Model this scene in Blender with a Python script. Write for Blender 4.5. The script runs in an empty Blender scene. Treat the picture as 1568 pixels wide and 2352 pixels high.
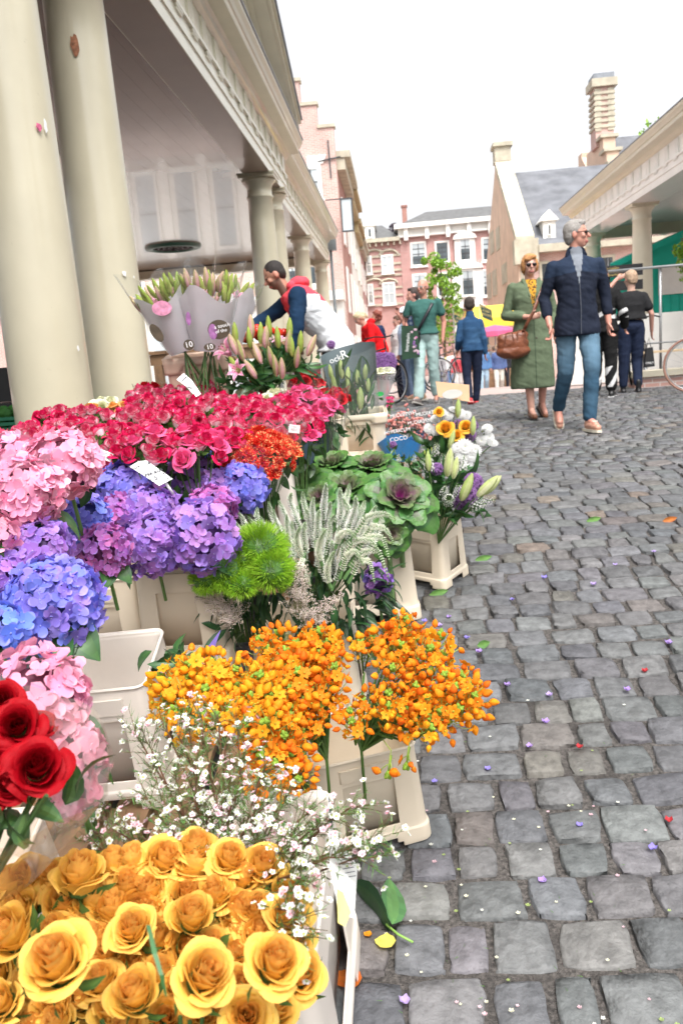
import bpy, math, random
import numpy as np
from mathutils import Vector, Matrix, noise
from math import sin, cos, pi, sqrt, radians
random.seed(7); rng = np.random.default_rng(7)
SC = bpy.context.scene; COL = SC.collection
# ---------------------------------------------------------------- camera
CZ = 1.7; FX = 1880.0; PCX, PCY = 784.0, 1176.0          # photo measured on a 1568 x 2352 sheet
def _n(v): v = np.array(v, float); return v/np.linalg.norm(v)
_Y = _n((128, 364, -FX)); _Z = -_n((763, -9784, -FX)); _Z = _n(_Z-_Y*_Z.dot(_Y)); _X = np.cross(_Y, _Z)
RM = np.array([_X, _Y, _Z])
cam = bpy.data.cameras.new('camera'); camo = bpy.data.objects.new('camera', cam); COL.objects.link(camo)
cam.sensor_fit = 'VERTICAL'; cam.sensor_height = 36; cam.lens = FX/2352*36
cam.clip_start = 0.05; cam.clip_end = 500
camo.matrix_world = Matrix.Translation((0, 0, CZ)) @ Matrix(RM.tolist()).to_4x4()
cam.dof.use_dof = True; cam.dof.focus_distance = 2.1; cam.dof.aperture_fstop = 7.0
SC.camera = camo
def ray(px, py): return RM @ (np.array([px-PCX, -(py-PCY), -FX])/FX)
def atz(px, py, d): return ray(px, py)*d + np.array([0, 0, CZ])           # point at depth d from the viewpoint
def atY(px, py, Y): r = ray(px, py); return r*(Y/r[1]) + np.array([0, 0, CZ])
def gz(y):                                                                  # the hump of the bridge deck
    if y > 9.6: return max(0.0, .93-.0035*max(0, y-13)**2) if y < 29 else 0.0
    return .93-.0106*(y-9.6)**2
def slope(y): return .0212*(9.6-y) if y < 9.6 else 0.0
# ---------------------------------------------------------------- light
SUN_EL, SUN_ROT = radians(60), radians(160)
w = bpy.data.worlds.new('World'); SC.world = w; w.use_nodes = True
nt = w.node_tree; bgn = nt.nodes['Background']
sky = nt.nodes.new('ShaderNodeTexSky'); sky.sky_type = 'NISHITA'; sky.sun_disc = False
sky.sun_elevation = SUN_EL; sky.sun_rotation = SUN_ROT; sky.air_density = 1.0; sky.dust_density = 6.0; sky.ozone_density = 1.0
hs = nt.nodes.new('ShaderNodeHueSaturation'); hs.inputs['Saturation'].default_value = .12; hs.inputs['Value'].default_value = 1.55
nt.links.new(sky.outputs[0], hs.inputs['Color']); nt.links.new(hs.outputs[0], bgn.inputs[0]); bgn.inputs[1].default_value = .15
sd = bpy.data.lights.new('sun', 'SUN'); sd.energy = 1.0; sd.angle = radians(12); sd.color = (1, .96, .9)
so = bpy.data.objects.new('sun', sd); COL.objects.link(so)
so.rotation_euler = (Vector((sin(SUN_ROT)*cos(SUN_EL), cos(SUN_ROT)*cos(SUN_EL), sin(SUN_EL)))).to_track_quat('Z', 'Y').to_euler()
SC.view_settings.view_transform = 'Standard'; SC.view_settings.look = 'None'; SC.view_settings.gamma = 1
SC.view_settings.exposure = .68
SC.cycles.max_bounces = 8; SC.cycles.transparent_max_bounces = 16; SC.cycles.use_denoising = True
SC.cycles.sample_clamp_indirect = 6
# ---------------------------------------------------------------- tags
def tag(o, label=None, cat=None, group=None, kind=None):
    if label: o['label'] = label
    if cat: o['category'] = cat
    if group: o['group'] = group
    if kind: o['kind'] = kind
    return o
def empty(name, loc, label=None, cat=None, group=None, rz=0, mat=None):
    o = bpy.data.objects.new(name, None); COL.objects.link(o); o.empty_display_size = .1
    if mat is not None: o.matrix_world = mat
    else: o.location = tuple(float(a) for a in loc); o.rotation_euler = (0, 0, rz)
    return tag(o, label, cat, group)
# ---------------------------------------------------------------- materials
MATS = {}
def srgb(*c): return tuple(((x/255+.055)/1.055)**2.4 if x > 10 else x/255/12.92 for x in c)
def mat(name, col=(.5, .5, .5), rough=.6, var=.12, vscale=8, bump=0, bscale=60, vc=False, trans=0, metal=0, spec=.5, dirt=None, coat=0):
    """painted, cloth, leaf and petal materials: colour (x vertex colour) broken by noise, with bump"""
    if name in MATS: return MATS[name]
    m = bpy.data.materials.new(name); m.use_nodes = True; t = m.node_tree; N = t.nodes; L = t.links
    b = N['Principled BSDF']; out = N['Material Output']
    b.inputs['Roughness'].default_value = rough; b.inputs['Metallic'].default_value = metal
    b.inputs['Specular IOR Level'].default_value = spec; b.inputs['Coat Weight'].default_value = coat
    tc = N.new('ShaderNodeTexCoord'); no = N.new('ShaderNodeTexNoise'); no.inputs['Scale'].default_value = vscale; no.inputs['Detail'].default_value = 4
    L.new(tc.outputs['Object'], no.inputs['Vector'])
    mr = N.new('ShaderNodeMapRange'); mr.inputs[1].default_value = .3; mr.inputs[2].default_value = .7
    mr.inputs[3].default_value = 1-var; mr.inputs[4].default_value = 1+var
    L.new(no.outputs[0], mr.inputs[0])
    if vc:
        a = N.new('ShaderNodeVertexColor'); a.layer_name = 'Col'; src = a.outputs[0]
    else:
        a = N.new('ShaderNodeRGB'); a.outputs[0].default_value = (*col, 1); src = a.outputs[0]
    vm = N.new('ShaderNodeVectorMath'); vm.operation = 'SCALE'; L.new(src, vm.inputs[0]); L.new(mr.outputs[0], vm.inputs['Scale'])
    cs = vm.outputs[0]
    if dirt:
        n2 = N.new('ShaderNodeTexNoise'); n2.inputs['Scale'].default_value = dirt[1]; n2.inputs['Detail'].default_value = 8; n2.inputs['Roughness'].default_value = .7
        L.new(tc.outputs['Object'], n2.inputs['Vector'])
        r2 = N.new('ShaderNodeMapRange'); r2.inputs[1].default_value = dirt[2]; r2.inputs[2].default_value = dirt[2]+.14; r2.inputs[4].default_value = dirt[3]
        L.new(n2.outputs[0], r2.inputs[0])
        mx = N.new('ShaderNodeMix'); mx.data_type = 'RGBA'; L.new(r2.outputs[0], mx.inputs[0]); L.new(cs, mx.inputs[6]); mx.inputs[7].default_value = (*dirt[0], 1)
        cs = mx.outputs[2]
    L.new(cs, b.inputs['Base Color'])
    if bump:
        n3 = N.new('ShaderNodeTexNoise'); n3.inputs['Scale'].default_value = bscale; n3.inputs['Detail'].default_value = 5
        L.new(tc.outputs['Object'], n3.inputs['Vector'])
        bp = N.new('ShaderNodeBump'); bp.inputs['Strength'].default_value = bump; bp.inputs['Distance'].default_value = .01
        L.new(n3.outputs[0], bp.inputs['Height']); L.new(bp.outputs[0], b.inputs['Normal'])
    if trans:
        tr = N.new('ShaderNodeBsdfTranslucent'); L.new(cs, tr.inputs[0]); ms = N.new('ShaderNodeMixShader'); ms.inputs[0].default_value = trans
        L.new(b.outputs[0], ms.inputs[1]); L.new(tr.outputs[0], ms.inputs[2]); L.new(ms.outputs[0], out.inputs[0])
    MATS[name] = m; return m
def film(name, col=(1, 1, 1), op=.12, rough=.22):
    """cellophane: mostly see-through with a glossy sheen"""
    if name in MATS: return MATS[name]
    m = bpy.data.materials.new(name); m.use_nodes = True; t = m.node_tree; N = t.nodes; L = t.links
    for x in list(N): N.remove(x)
    out = N.new('ShaderNodeOutputMaterial'); tr = N.new('ShaderNodeBsdfTransparent'); tr.inputs[0].default_value = (*col, 1)
    gl = N.new('ShaderNodeBsdfGlossy'); gl.inputs['Roughness'].default_value = rough
    di = N.new('ShaderNodeBsdfDiffuse'); di.inputs[0].default_value = (*[min(1, c*.9) for c in col], 1)
    lw = N.new('ShaderNodeLayerWeight'); lw.inputs[0].default_value = .25
    tc = N.new('ShaderNodeTexCoord'); no = N.new('ShaderNodeTexNoise'); no.inputs['Scale'].default_value = 14; L.new(tc.outputs['Object'], no.inputs[0])
    bp = N.new('ShaderNodeBump'); bp.inputs['Strength'].default_value = .8; bp.inputs['Distance'].default_value = .02; L.new(no.outputs[0], bp.inputs['Height'])
    L.new(bp.outputs[0], gl.inputs['Normal']); L.new(bp.outputs[0], lw.inputs['Normal'])
    mp = N.new('ShaderNodeMapRange'); mp.inputs[3].default_value = .02; mp.inputs[4].default_value = .38; L.new(lw.outputs['Fresnel'], mp.inputs[0])
    m1 = N.new('ShaderNodeMixShader'); m1.inputs[0].default_value = op; L.new(tr.outputs[0], m1.inputs[1]); L.new(di.outputs[0], m1.inputs[2])
    m2 = N.new('ShaderNodeMixShader'); L.new(mp.outputs[0], m2.inputs[0]); L.new(m1.outputs[0], m2.inputs[1]); L.new(gl.outputs[0], m2.inputs[2])
    L.new(m2.outputs[0], out.inputs[0]); MATS[name] = m; return m
def brick(name, c1, c2, mortar, scale=1.0, bw=.22, rh=.065, axis='XZ'):
    if name in MATS: return MATS[name]
    m = bpy.data.materials.new(name); m.use_nodes = True; t = m.node_tree; N = t.nodes; L = t.links; b = N['Principled BSDF']; b.inputs['Roughness'].default_value = .85
    tc = N.new('ShaderNodeTexCoord'); sp = N.new('ShaderNodeSeparateXYZ'); cb = N.new('ShaderNodeCombineXYZ'); L.new(tc.outputs['Object'], sp.inputs[0])
    ad = N.new('ShaderNodeMath'); L.new(sp.outputs[0], ad.inputs[0]); L.new(sp.outputs[1], ad.inputs[1])
    L.new(ad.outputs[0], cb.inputs[0]); L.new(sp.outputs[2], cb.inputs[1])
    br = N.new('ShaderNodeTexBrick'); L.new(cb.outputs[0], br.inputs[0]); br.inputs['Scale'].default_value = 1/scale
    br.inputs['Brick Width'].default_value = bw; br.inputs['Row Height'].default_value = rh; br.inputs['Mortar Size'].default_value = .008
    br.inputs['Color1'].default_value = (*c1, 1); br.inputs['Color2'].default_value = (*c2, 1); br.inputs['Mortar'].default_value = (*mortar, 1)
    no = N.new('ShaderNodeTexNoise'); no.inputs['Scale'].default_value = .7; no.inputs['Detail'].default_value = 6; L.new(tc.outputs['Object'], no.inputs[0])
    mr = N.new('ShaderNodeMapRange'); mr.inputs[1].default_value = .3; mr.inputs[2].default_value = .7; mr.inputs[3].default_value = .82; mr.inputs[4].default_value = 1.15; L.new(no.outputs[0], mr.inputs[0])
    vm = N.new('ShaderNodeVectorMath'); vm.operation = 'SCALE'; L.new(br.outputs[0], vm.inputs[0]); L.new(mr.outputs[0], vm.inputs['Scale']); L.new(vm.outputs[0], b.inputs['Base Color'])
    MATS[name] = m; return m
# ---------------------------------------------------------------- mesh tools
class MB:
    def __init__(s): s.V = []; s.F = []; s.C = []; s.M = []; s.n = 0
    def add(s, vf, col=(.5, .5, .5), mi=0, xf=None):
        v, f = vf[0], vf[1]; v = np.asarray(v, float)
        if xf is not None: xf = np.asarray(xf); v = v @ xf[:3, :3].T + xf[:3, 3]
        n = s.n; s.V.append(v); s.n += len(v)
        s.F += [tuple(i+n for i in q) for q in f]
        if len(vf) > 2 and vf[2] is not None: s.C += [tuple(c) for c in vf[2]]
        else: s.C += [tuple(col)]*len(f)
        s.M += [mi]*len(f); return s
    def box(s, c, d, col=(.5, .5, .5), mi=0, xf=None): return s.add(box(c, d), col, mi, xf)
    def raw(s): return np.concatenate(s.V), s.F, s.C
    def mesh(s, name, mats, smooth=True):
        me = bpy.data.meshes.new(name); V = np.concatenate(s.V) if s.V else np.zeros((0, 3))
        me.from_pydata(V.tolist(), [], s.F)
        for m in (mats if isinstance(mats, (list, tuple)) else [mats]): me.materials.append(m)
        if me.polygons:
            me.polygons.foreach_set('material_index', s.M)
            me.polygons.foreach_set('use_smooth', [smooth]*len(me.polygons))
            ca = me.color_attributes.new('Col', 'BYTE_COLOR', 'CORNER')
            ln = np.array([len(f) for f in s.F]); C = np.repeat(np.clip(np.array(s.C, float)[:, :3], 0, 1), ln, axis=0)
            ca.data.foreach_set('color', np.hstack([C, np.ones((len(C), 1))]).ravel())
        me.update(); return me
    def build(s, name, mats, parent=None, smooth=False, mw=None):
        return put(s.mesh(name, mats, smooth), name, parent, mw)
def put(me, name, parent=None, mw=None):
    o = bpy.data.objects.new(name, me); COL.objects.link(o)
    if parent: o.parent = parent
    if mw is not None: o.matrix_local = Matrix(np.asarray(mw).tolist())
    return o
def box(c, d):
    x, y, z = c; a, b, e = d[0]/2, d[1]/2, d[2]/2
    v = [(x-a, y-b, z-e), (x+a, y-b, z-e), (x+a, y+b, z-e), (x-a, y+b, z-e), (x-a, y-b, z+e), (x+a, y-b, z+e), (x+a, y+b, z+e), (x-a, y+b, z+e)]
    return v, [(3, 2, 1, 0), (4, 5, 6, 7), (0, 1, 5, 4), (1, 2, 6, 5), (2, 3, 7, 6), (3, 0, 4, 7)]
def bx2(a, b): return box([(a[i]+b[i])/2 for i in range(3)], [abs(b[i]-a[i]) for i in range(3)])
def rings(R, closed=True, cap=True):
    """R: (m, n, 3) array of rings"""
    R = np.asarray(R, float); m, n = R.shape[:2]; F = []
    for i in range(m-1):
        for j in range(n if closed else n-1):
            k = (j+1) % n; F.append((i*n+j, i*n+k, (i+1)*n+k, (i+1)*n+j))
    if closed and cap: F.append(tuple(range(n-1, -1, -1))); F.append(tuple((m-1)*n+j for j in range(n)))
    return R.reshape(-1, 3), F
def lathe(prof, n=16, cap=True):
    a = np.arange(n)*2*pi/n
    return rings([[(r*cos(t), r*sin(t), z) for t in a] for r, z in prof], cap=cap)
def frame_of(d):
    d = _n(d); u = np.cross((0, 0, 1), d)
    if np.linalg.norm(u) < 1e-3: u = np.array([1., 0, 0])
    u = _n(u); return u, np.cross(d, u), d
def tube(P, r, n=6, cap=True):
    P = np.asarray(P, float); r = np.broadcast_to(np.asarray(r, float), (len(P),)); out = []
    T = np.gradient(P, axis=0); u, v, _ = frame_of(T[0]); a = np.arange(n)*2*pi/n
    for i, p in enumerate(P):
        d = _n(T[i]); u = u-d*u.dot(d); u = _n(u); v = np.cross(d, u)
        out.append(p+r[i]*(np.outer(np.cos(a), u)+np.outer(np.sin(a), v)))
    return rings(out, cap=cap)
def patch(G):
    G = np.asarray(G, float); m, n = G.shape[:2]
    return G.reshape(-1, 3), [(i*n+j, i*n+j+1, (i+1)*n+j+1, (i+1)*n+j) for i in range(m-1) for j in range(n-1)]
def ball(r=1, n=10, m=7, sc=(1, 1, 1)):
    return (lambda q: (q[0]*np.array(sc), q[1]))(lathe([(max(1e-4, r*sin(pi*i/m)), -r*cos(pi*i/m)) for i in range(m+1)], n, cap=False))
def prism(poly, y0, y1, plane='XZ'):
    """polygon in a plane extruded"""
    n = len(poly)
    if plane == 'XZ': v = [(x, y0, z) for x, z in poly]+[(x, y1, z) for x, z in poly]
    elif plane == 'YZ': v = [(y0, x, z) for x, z in poly]+[(y1, x, z) for x, z in poly]
    else: v = [(x, z, y0) for x, z in poly]+[(x, z, y1) for x, z in poly]
    return v, [tuple(range(n)), tuple(range(2*n-1, n-1, -1))]+[(i, i+n, (i+1) % n+n, (i+1) % n) for i in range(n)]
def xf(loc=(0, 0, 0), d=None, spin=0, s=1.0, rz=None):
    """4x4: local +Z along d, spun"""
    M = np.eye(4)
    if rz is not None: R = np.array([[cos(rz), -sin(rz), 0], [sin(rz), cos(rz), 0], [0, 0, 1.]])
    elif d is not None:
        u, v, d = frame_of(d); c, q = cos(spin), sin(spin); R = np.column_stack([u*c+v*q, v*c-u*q, d])
    else: R = np.eye(3)
    M[:3, :3] = R*np.asarray(s); M[:3, 3] = loc; return M
def lerp(a, b, t): return tuple(a[i]+(b[i]-a[i])*t for i in range(3))
def jit(c, a=.1): k = 1+random.uniform(-a, a); return tuple(min(1, max(0, x*k*(1+random.uniform(-a, a)*.3))) for x in c)
def text_mesh(s, size, name='lettering', ext=.001, align='CENTER'):
    cu = bpy.data.curves.new(name, 'FONT'); cu.body = s; cu.size = size; cu.extrude = ext; cu.align_x = align; cu.align_y = 'CENTER'; cu.resolution_u = 2
    o = bpy.data.objects.new('tmp', cu); COL.objects.link(o); bpy.context.view_layer.update()
    me = bpy.data.meshes.new_from_object(o.evaluated_get(bpy.context.evaluated_depsgraph_get())); me.name = name
    bpy.data.objects.remove(o); bpy.data.curves.remove(cu); return me
def text(s, size, m, parent, mw, name='lettering'):
    me = text_mesh(s, size, name); me.materials.clear(); me.materials.append(m); return put(me, name, parent, mw)
CAMP = np.array([0, 0, CZ])
def tocam(p): return _n(CAMP-np.asarray(p))
# ================================================================ materials of the place
CREAM = (.58, .535, .40)
m_cream = mat('cream_paint', CREAM, .28, .05, 3, bump=.06, bscale=9, dirt=((.30, .26, .18), 22, .66, .55), coat=.3)
m_creamw = mat('pale_cream_paint', (.70, .67, .55), .3, .05, 3, dirt=((.4, .36, .26), 9, .68, .5), coat=.2)
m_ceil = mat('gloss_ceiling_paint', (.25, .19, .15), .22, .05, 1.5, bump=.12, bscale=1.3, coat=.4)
m_ceilw = mat('white_ceiling_paint', (.78, .77, .78), .2, .04, 1.5, bump=.1, bscale=1.5)
m_lead = mat('lead_sheet', (.22, .24, .27), .5, .2, 6)
m_white = mat('white_woodwork', (.78, .77, .73), .5, .05, 3)
m_stone = mat('pale_stone', (.46, .42, .33), .85, .2, 2.5, bump=.3, bscale=20)
m_slate = mat('slate_roof', (.15, .155, .17), .8, .25, 1.2, bump=.3, bscale=12, dirt=((.24, .25, .24), 2.2, .58, .45), spec=.25)
m_tile = mat('grey_roof_tiles', (.12, .12, .12), .8, .25, 3, bump=.5, bscale=5)
m_glass = mat('window_glass', (.06, .08, .09), .06, .3, 1.0, spec=.9)
m_glassw = mat('window_glass_with_blind', (.45, .50, .52), .1, .15, .6, spec=.8)
m_dark = mat('dark_metal', (.05, .055, .06), .4, .1, 10)
m_zinc = mat('zinc_grey', (.16, .18, .19), .5, .1, 10)
m_brick = brick('red_brick', (.42, .19, .17), (.48, .23, .21), (.48, .42, .39))
m_brickd = brick('dark_red_brick', (.30, .11, .09), (.36, .14, .11), (.34, .27, .23))
m_brickp = brick('pink_brick', (.50, .28, .24), (.58, .36, .31), (.62, .56, .52))
m_plaster = mat('pale_orange_brickwork', (.64, .47, .36), .85, .12, 1.2, bump=.2, bscale=12)
m_wood = mat('brown_planks', (.26, .15, .08), .65, .3, 6, bump=.2, bscale=40, dirt=((.10, .06, .04), 5, .55, .7))
m_bark = mat('bark', (.12, .09, .06), .9, .3, 10)
m_black = mat('black_plastic', (.02, .02, .022), .4, .1, 10)
m_steel = mat('galvanised_steel', (.42, .43, .44), .4, .1, 10, metal=.6)
# ================================================================ the ground
def sheet(name, x0, x1, ys, m, dz=0, nx=2):
    xs = np.linspace(x0, x1, nx)
    G = [[(x, y, gz(y)+dz) for x in xs] for y in ys]
    b = MB(); v, f = patch(G); b.add((v, f)); o = b.build(name, m, smooth=True); o['kind'] = 'structure'; return o
m_joint = mat('gritty_joint_sand', (.095, .085, .078), .9, .65, 90, bump=1.0, bscale=220, dirt=((.03, .026, .024), 3, .52, .8))
m_cob = mat('basalt_setts', (.1, .1, .1), .6, .30, 26, bump=.8, bscale=55, vc=True, dirt=((.05, .045, .042), 6, .62, .5), spec=.4)
m_street = brick('pink_clinker_paving', (.40, .30, .28), (.46, .36, .33), (.38, .32, .29), 1, .2, .1)
ys = [-2+.25*i for i in range(64)]
sheet('ground', -14, 16, ys, m_joint, -.016)
g2 = MB(); g2.add(([(-150, 13.7, gz(13.7)-.03), (150, 13.7, gz(13.7)-.03), (150, 22, gz(22)-.03), (-150, 22, gz(22)-.03), (150, 29.2, -.03), (-150, 29.2, -.03), (150, 400, -.03), (-150, 400, -.03)],
        [(0, 1, 2, 3), (3, 2, 4, 5), (5, 4, 6, 7)])); 
g2 = MB(); xs = [-150, -14, 16, 150]; yy = [13.7, 15, 17, 19, 21, 23, 25, 27, 29, 60, 400]
g2.add(patch([[(x, y, gz(y)-.03+(0 if y > 13.8 else 0)) for x in xs] for y in yy])); o = g2.build('street', m_street); o['kind'] = 'structure'
# setts: rows of hand-cut stones, each with its own outline and crown
cb = MB(); y = .7; row = 0
pal = [(.112, .114, .118), (.126, .127, .130), (.098, .100, .105), (.142, .142, .142), (.124, .117, .108), (.155, .130, .105)]
N6 = 6; lin = np.linspace(-1, 1, N6); AA, BB = np.meshgrid(lin, lin)
edge = np.maximum(np.abs(AA), np.abs(BB))
while y < 13.6:
    rd = .126+random.uniform(-.010, .012)+(.012 if y < 3 else 0); x = -3.2+random.uniform(0, .1)
    fine = y < 6
    n = 6 if fine else 4
    l2 = np.array([-1, -.965, -.90, -.35, .35, .90, .965, 1]) if fine else np.array([-1, -.88, .88, 1]); A, B = np.meshgrid(l2, l2)
    while x < 8.2:
        L = random.choice([.11, .125, .14, .15, .165, .19])*random.uniform(.94, 1.06)
        if -.35 < x+L or y > 3 or True:
            gp = random.uniform(.002, .005) if y > 4 else random.uniform(.005, .010); hx, hy = L/2-gp, rd/2-gp
            cx, cy = x+L/2, y+rd/2+random.uniform(-.003, .003)+.01*sin(x*1.3+row)
            jx = [random.uniform(-.008, .008) for _ in range(4)]; jy = [random.uniform(-.006, .006) for _ in range(4)]
            wts = [(1-A)*(1-B)/4, (1+A)*(1-B)/4, (1+A)*(1+B)/4, (1-A)*(1+B)/4]
            rr = (A**4*B**4)*.09          # round the corners in plan
            X = cx+A*hx*(1-rr)+sum(w_*j for w_, j in zip(wts, jx)); Y = cy+B*hy*(1-rr)+sum(w_*j for w_, j in zip(wts, jy))
            ed = np.maximum(np.abs(A), np.abs(B))
            X = X+(ed > .8)*rng.uniform(-.005, .005, A.shape); Y = Y+(ed > .8)*rng.uniform(-.0035, .0035, A.shape)
            h = random.uniform(-.005, .004); tx, ty = random.uniform(-.035, .035), random.uniform(-.035, .035)
            Z = h-.0012*(A**2+B**2)-.0022*(ed > .95)+tx*A*hx*2+ty*B*hy*2+rng.uniform(-.0018, .0018, A.shape)
            Z = np.where(ed > .97, Z-.034, Z)
            gzv = np.array([[gz(float(q)) for q in r_] for r_ in Y]); Z = Z+gzv
            c = jit(random.choices(pal, [5, 5, 4, 3, 2, .35])[0], .12)
            cb.add(patch(np.dstack([X, Y, Z])), c)
        x += L
    y += rd; row += 1
o = cb.build('cobblestones', m_cob, smooth=True); o['kind'] = 'structure'
# ================================================================ the covered market hall on the left
def column(parent, x, y, z0, zt, r0=.235, r1=.20, m=None, name='column'):
    m = m or m_cream; b = MB(); H = zt-z0
    pr = [(r0*1.28, 0), (r0*1.28, .10), (r0*1.12, .11), (r0*1.16, .16), (r0*1.05, .20), (r0, .22)]
    for i in range(1, 9): t = i/8; pr.append((r0+(r1-r0)*t**1.6, .22+(H-.22-.36)*t))
    zt0 = H-.36
    pr += [(r1+.018, zt0+.01), (r1+.018, zt0+.035), (r1, zt0+.045), (r1, zt0+.17), (r1+.015, zt0+.18), (r1+.015, zt0+.20), (r1+.04, zt0+.225), (r1+.07, zt0+.265), (r1+.075, zt0+.285), (r1+.05, zt0+.29)]
    b.add(lathe(pr, 40, cap=False), xf=xf((x, y, z0))); s = (r1+.09)*2
    o = b.build(name, m, parent, smooth=True)
    q = MB(); q.box((x, y, zt-.045), (s, s, .05)); q.box((x, y, zt-.0125), (s+.03, s+.03, .024)); q.build('capital', m, o)
    return o
def entab(parent, y0, y1, x, s, z=4.7, dp=.43, name='entablature', m=None, mc=None, trig=.62, rot=None):
    """architrave, frieze with triglyphs and moulded cornice running along y; outer face at x, s=+1 faces +x"""
    m = m or m_creamw; mc = mc or m_cream; e = MB()
    X = lambda d: x+s*d
    e.add(bx2((X(0), y0, z), (X(-dp), y1, z+.15)), mi=0); e.add(bx2((X(.018), y0, z+.15), (X(-dp), y1, z+.29)), mi=0)
    e.add(bx2((X(.05), y0, z+.29), (X(-dp), y1, z+.325)), mi=0)                 # taenia
    e.add(bx2((X(-.01), y0, z+.325), (X(-dp), y1, z+.66)), mi=0)
    n = int((y1-y0)/trig)
    for i in range(n+1):
        yc = y0+.2+i*(y1-y0-.4)/n
        for k in (-1, 0, 1): e.add(bx2((X(-.01), yc+k*.075-.026, z+.325), (X(.018), yc+k*.075+.026, z+.64)), mi=0)
        e.add(bx2((X(.018), yc-.12, z+.265), (X(.045), yc+.12, z+.29)), mi=0)
        for k in range(5): e.add(bx2((X(.018), yc-.1+k*.045, z+.235), (X(.04), yc-.08+k*.045, z+.265)), mi=0)
    pr = [(.0, .66), (.03, .68), (.05, .70), (.07, .74), (.10, .76), (.26, .77), (.27, .79), (.27, .84), (.29, .85), (.31, .89), (.345, .94), (.35, .98), (-dp, 1.02), (-dp, .66)]
    e.add(prism([(X(a), z+b_) for a, b_ in pr], y0-.3, y1+.3), mi=1)
    e.add(bx2((X(-.012), y0, z-.004), (X(-dp+.012), y1, z-.0005)), mi=2)  # added underside strip; on the cream hall its brown stands for shade
    o = e.build(name, [m, mc, m_ceilw if m is not m_creamw else mat('brown_soffit_shade', (.27, .21, .165), .3, .06, 3, coat=.3)], parent); g = MB(); g.add(bx2((X(.33), y0-.3, z+.981), (X(.365), y1+.3, z+1.0))); g.add(prism([(X(.36), z+1.0), (X(.1), z+1.04), (X(-dp-1.5), z+1.25), (X(-dp-1.5), z+1.02), (X(.1), z+1.0)], y0-.29, y1+.29)); g.build('gutter', m_lead, o)
    return o
hall = empty('market_hall', (-2.1, 10, gz(10)), 'cream painted open market hall with round columns and pediment over the flower stall', 'market hall')
hall_loc = Vector(hall.location)
def hp(o):
    o.matrix_parent_inverse = Matrix.Translation(-hall_loc); return o
for y_ in (4.83, 6.07, 13.98, 15.28): hp(column(hall, -2.07, y_, gz(y_)-.03, 4.7))
for y_ in (21.0, 26.4): hp(column(hall, -2.2, y_, gz(y_)-.03, 4.7, .23, .19))
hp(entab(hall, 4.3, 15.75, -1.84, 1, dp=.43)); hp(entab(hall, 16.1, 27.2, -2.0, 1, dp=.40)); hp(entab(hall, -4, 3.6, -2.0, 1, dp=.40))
pb = MB()                                                                   # pediment
ya, yb_, yc = 4.0, 16.05, 10.02; zb = 5.70; ap = zb+(yb_-ya)/2*.35
pb.add(prism([(ya+.4, zb), (yb_-.4, zb), (yc, ap-.15)], -2.2, -1.92, 'YZ'), mi=0)
for sg, (p0, p1) in ((1, ((ya, zb), (yc, ap))), (-1, ((yb_, zb), (yc, ap)))):
    for a, b_, o0, o1 in ((-2.2, -1.86, -.02, .10), (-2.2, -1.78, .10, .14), (-2.2, -1.58, .14, .17), (-2.2, -1.53, .17, .27), (-2.2, -1.49, .27, .33)):
        q = [(p0[0], p0[1]+o0), (p1[0], p1[1]+o0), (p1[0], p1[1]+o1), (p0[0], p0[1]+o1)]
        pb.add(prism(q, a, b_, 'YZ'), mi=1)
    q = [(p0[0], p0[1]+.332), (p1[0], p1[1]+.332), (p1[0], p1[1]+.36), (p0[0], p0[1]+.36)]
    pb.add(prism(q, -6, -1.46, 'YZ'), mi=2)
hp(pb.build('pediment', [m_creamw, m_cream, m_lead], hall))
cl = MB()                                                                  # boarded ceiling
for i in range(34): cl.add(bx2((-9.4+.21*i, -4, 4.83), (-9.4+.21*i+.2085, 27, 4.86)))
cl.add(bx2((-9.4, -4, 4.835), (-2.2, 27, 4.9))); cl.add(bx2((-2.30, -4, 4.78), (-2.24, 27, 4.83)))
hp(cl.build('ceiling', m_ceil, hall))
eb = MB(); eb.add(bx2((-9.4, 26.0, 4.62), (-2.41, 26.4, 4.8))); eb.add(bx2((-9.4, 25.95, 4.55), (-2.41, 26.45, 4.62))); eb.add(bx2((-9.4, 26.4, 4.8), (-2.41, 26.6, 5.6))); hp(eb.build('end_beam', m_cream, hall))
for y_ in (5, 14, 21, 26.4): hp(column(hall, -9.2, y_, gz(y_)-.03, 4.7, .23, .19))
eb = MB(); eb.add(bx2((-9.4, -4, 4.7), (-9.0, 25.9, 4.83))); eb.add(bx2((-9.6, -4, 4.71), (-9.41, 27, 5.8))); hp(eb.build('rear_beam', m_cream, hall))
m_vg = mat('green_cast_iron', (.02, .10, .07), .4, .1, 10)
vt = empty('ceiling_vent', (-5.55, 21.6, 4.80), 'round green cast iron vent grille set in the market hall ceiling', 'vent')
b = MB(); a = np.arange(48)*2*pi/48
for r0_, r1_, za, zb_ in ((.55, .72, 0, .0),):
    b.add(rings([[(r*cos(t), r*sin(t), z) for t in a] for r, z in ((.52, .03), (.52, -.03), (.60, -.05), (.70, -.03), (.72, .03))], cap=False))
b.build('rim', m_vg, vt, smooth=True)
b = MB()
for k in range(12): t = k*pi/6; b.add(tube([(0.1*cos(t), .1*sin(t), -.01), (.52*cos(t), .52*sin(t), -.01)], .012, 5))
for r in (.12, .25, .38): b.add(tube([(r*cos(t), r*sin(t), -.01) for t in a]+[(r, 0, -.01)], .014, 5))
for k in range(12):
    t = k*pi/6+.26; b.add(tube([(.42*cos(t)+.06*cos(u), .42*sin(t)+.06*sin(u), -.01) for u in np.linspace(0, 2*pi, 10)], .01, 4))
b.build('grille', m_black, vt); b = MB(); b.add(lathe([(.001, .024), (.52, .024)], 32, False)); b.build('backplate', m_black, vt)
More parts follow.
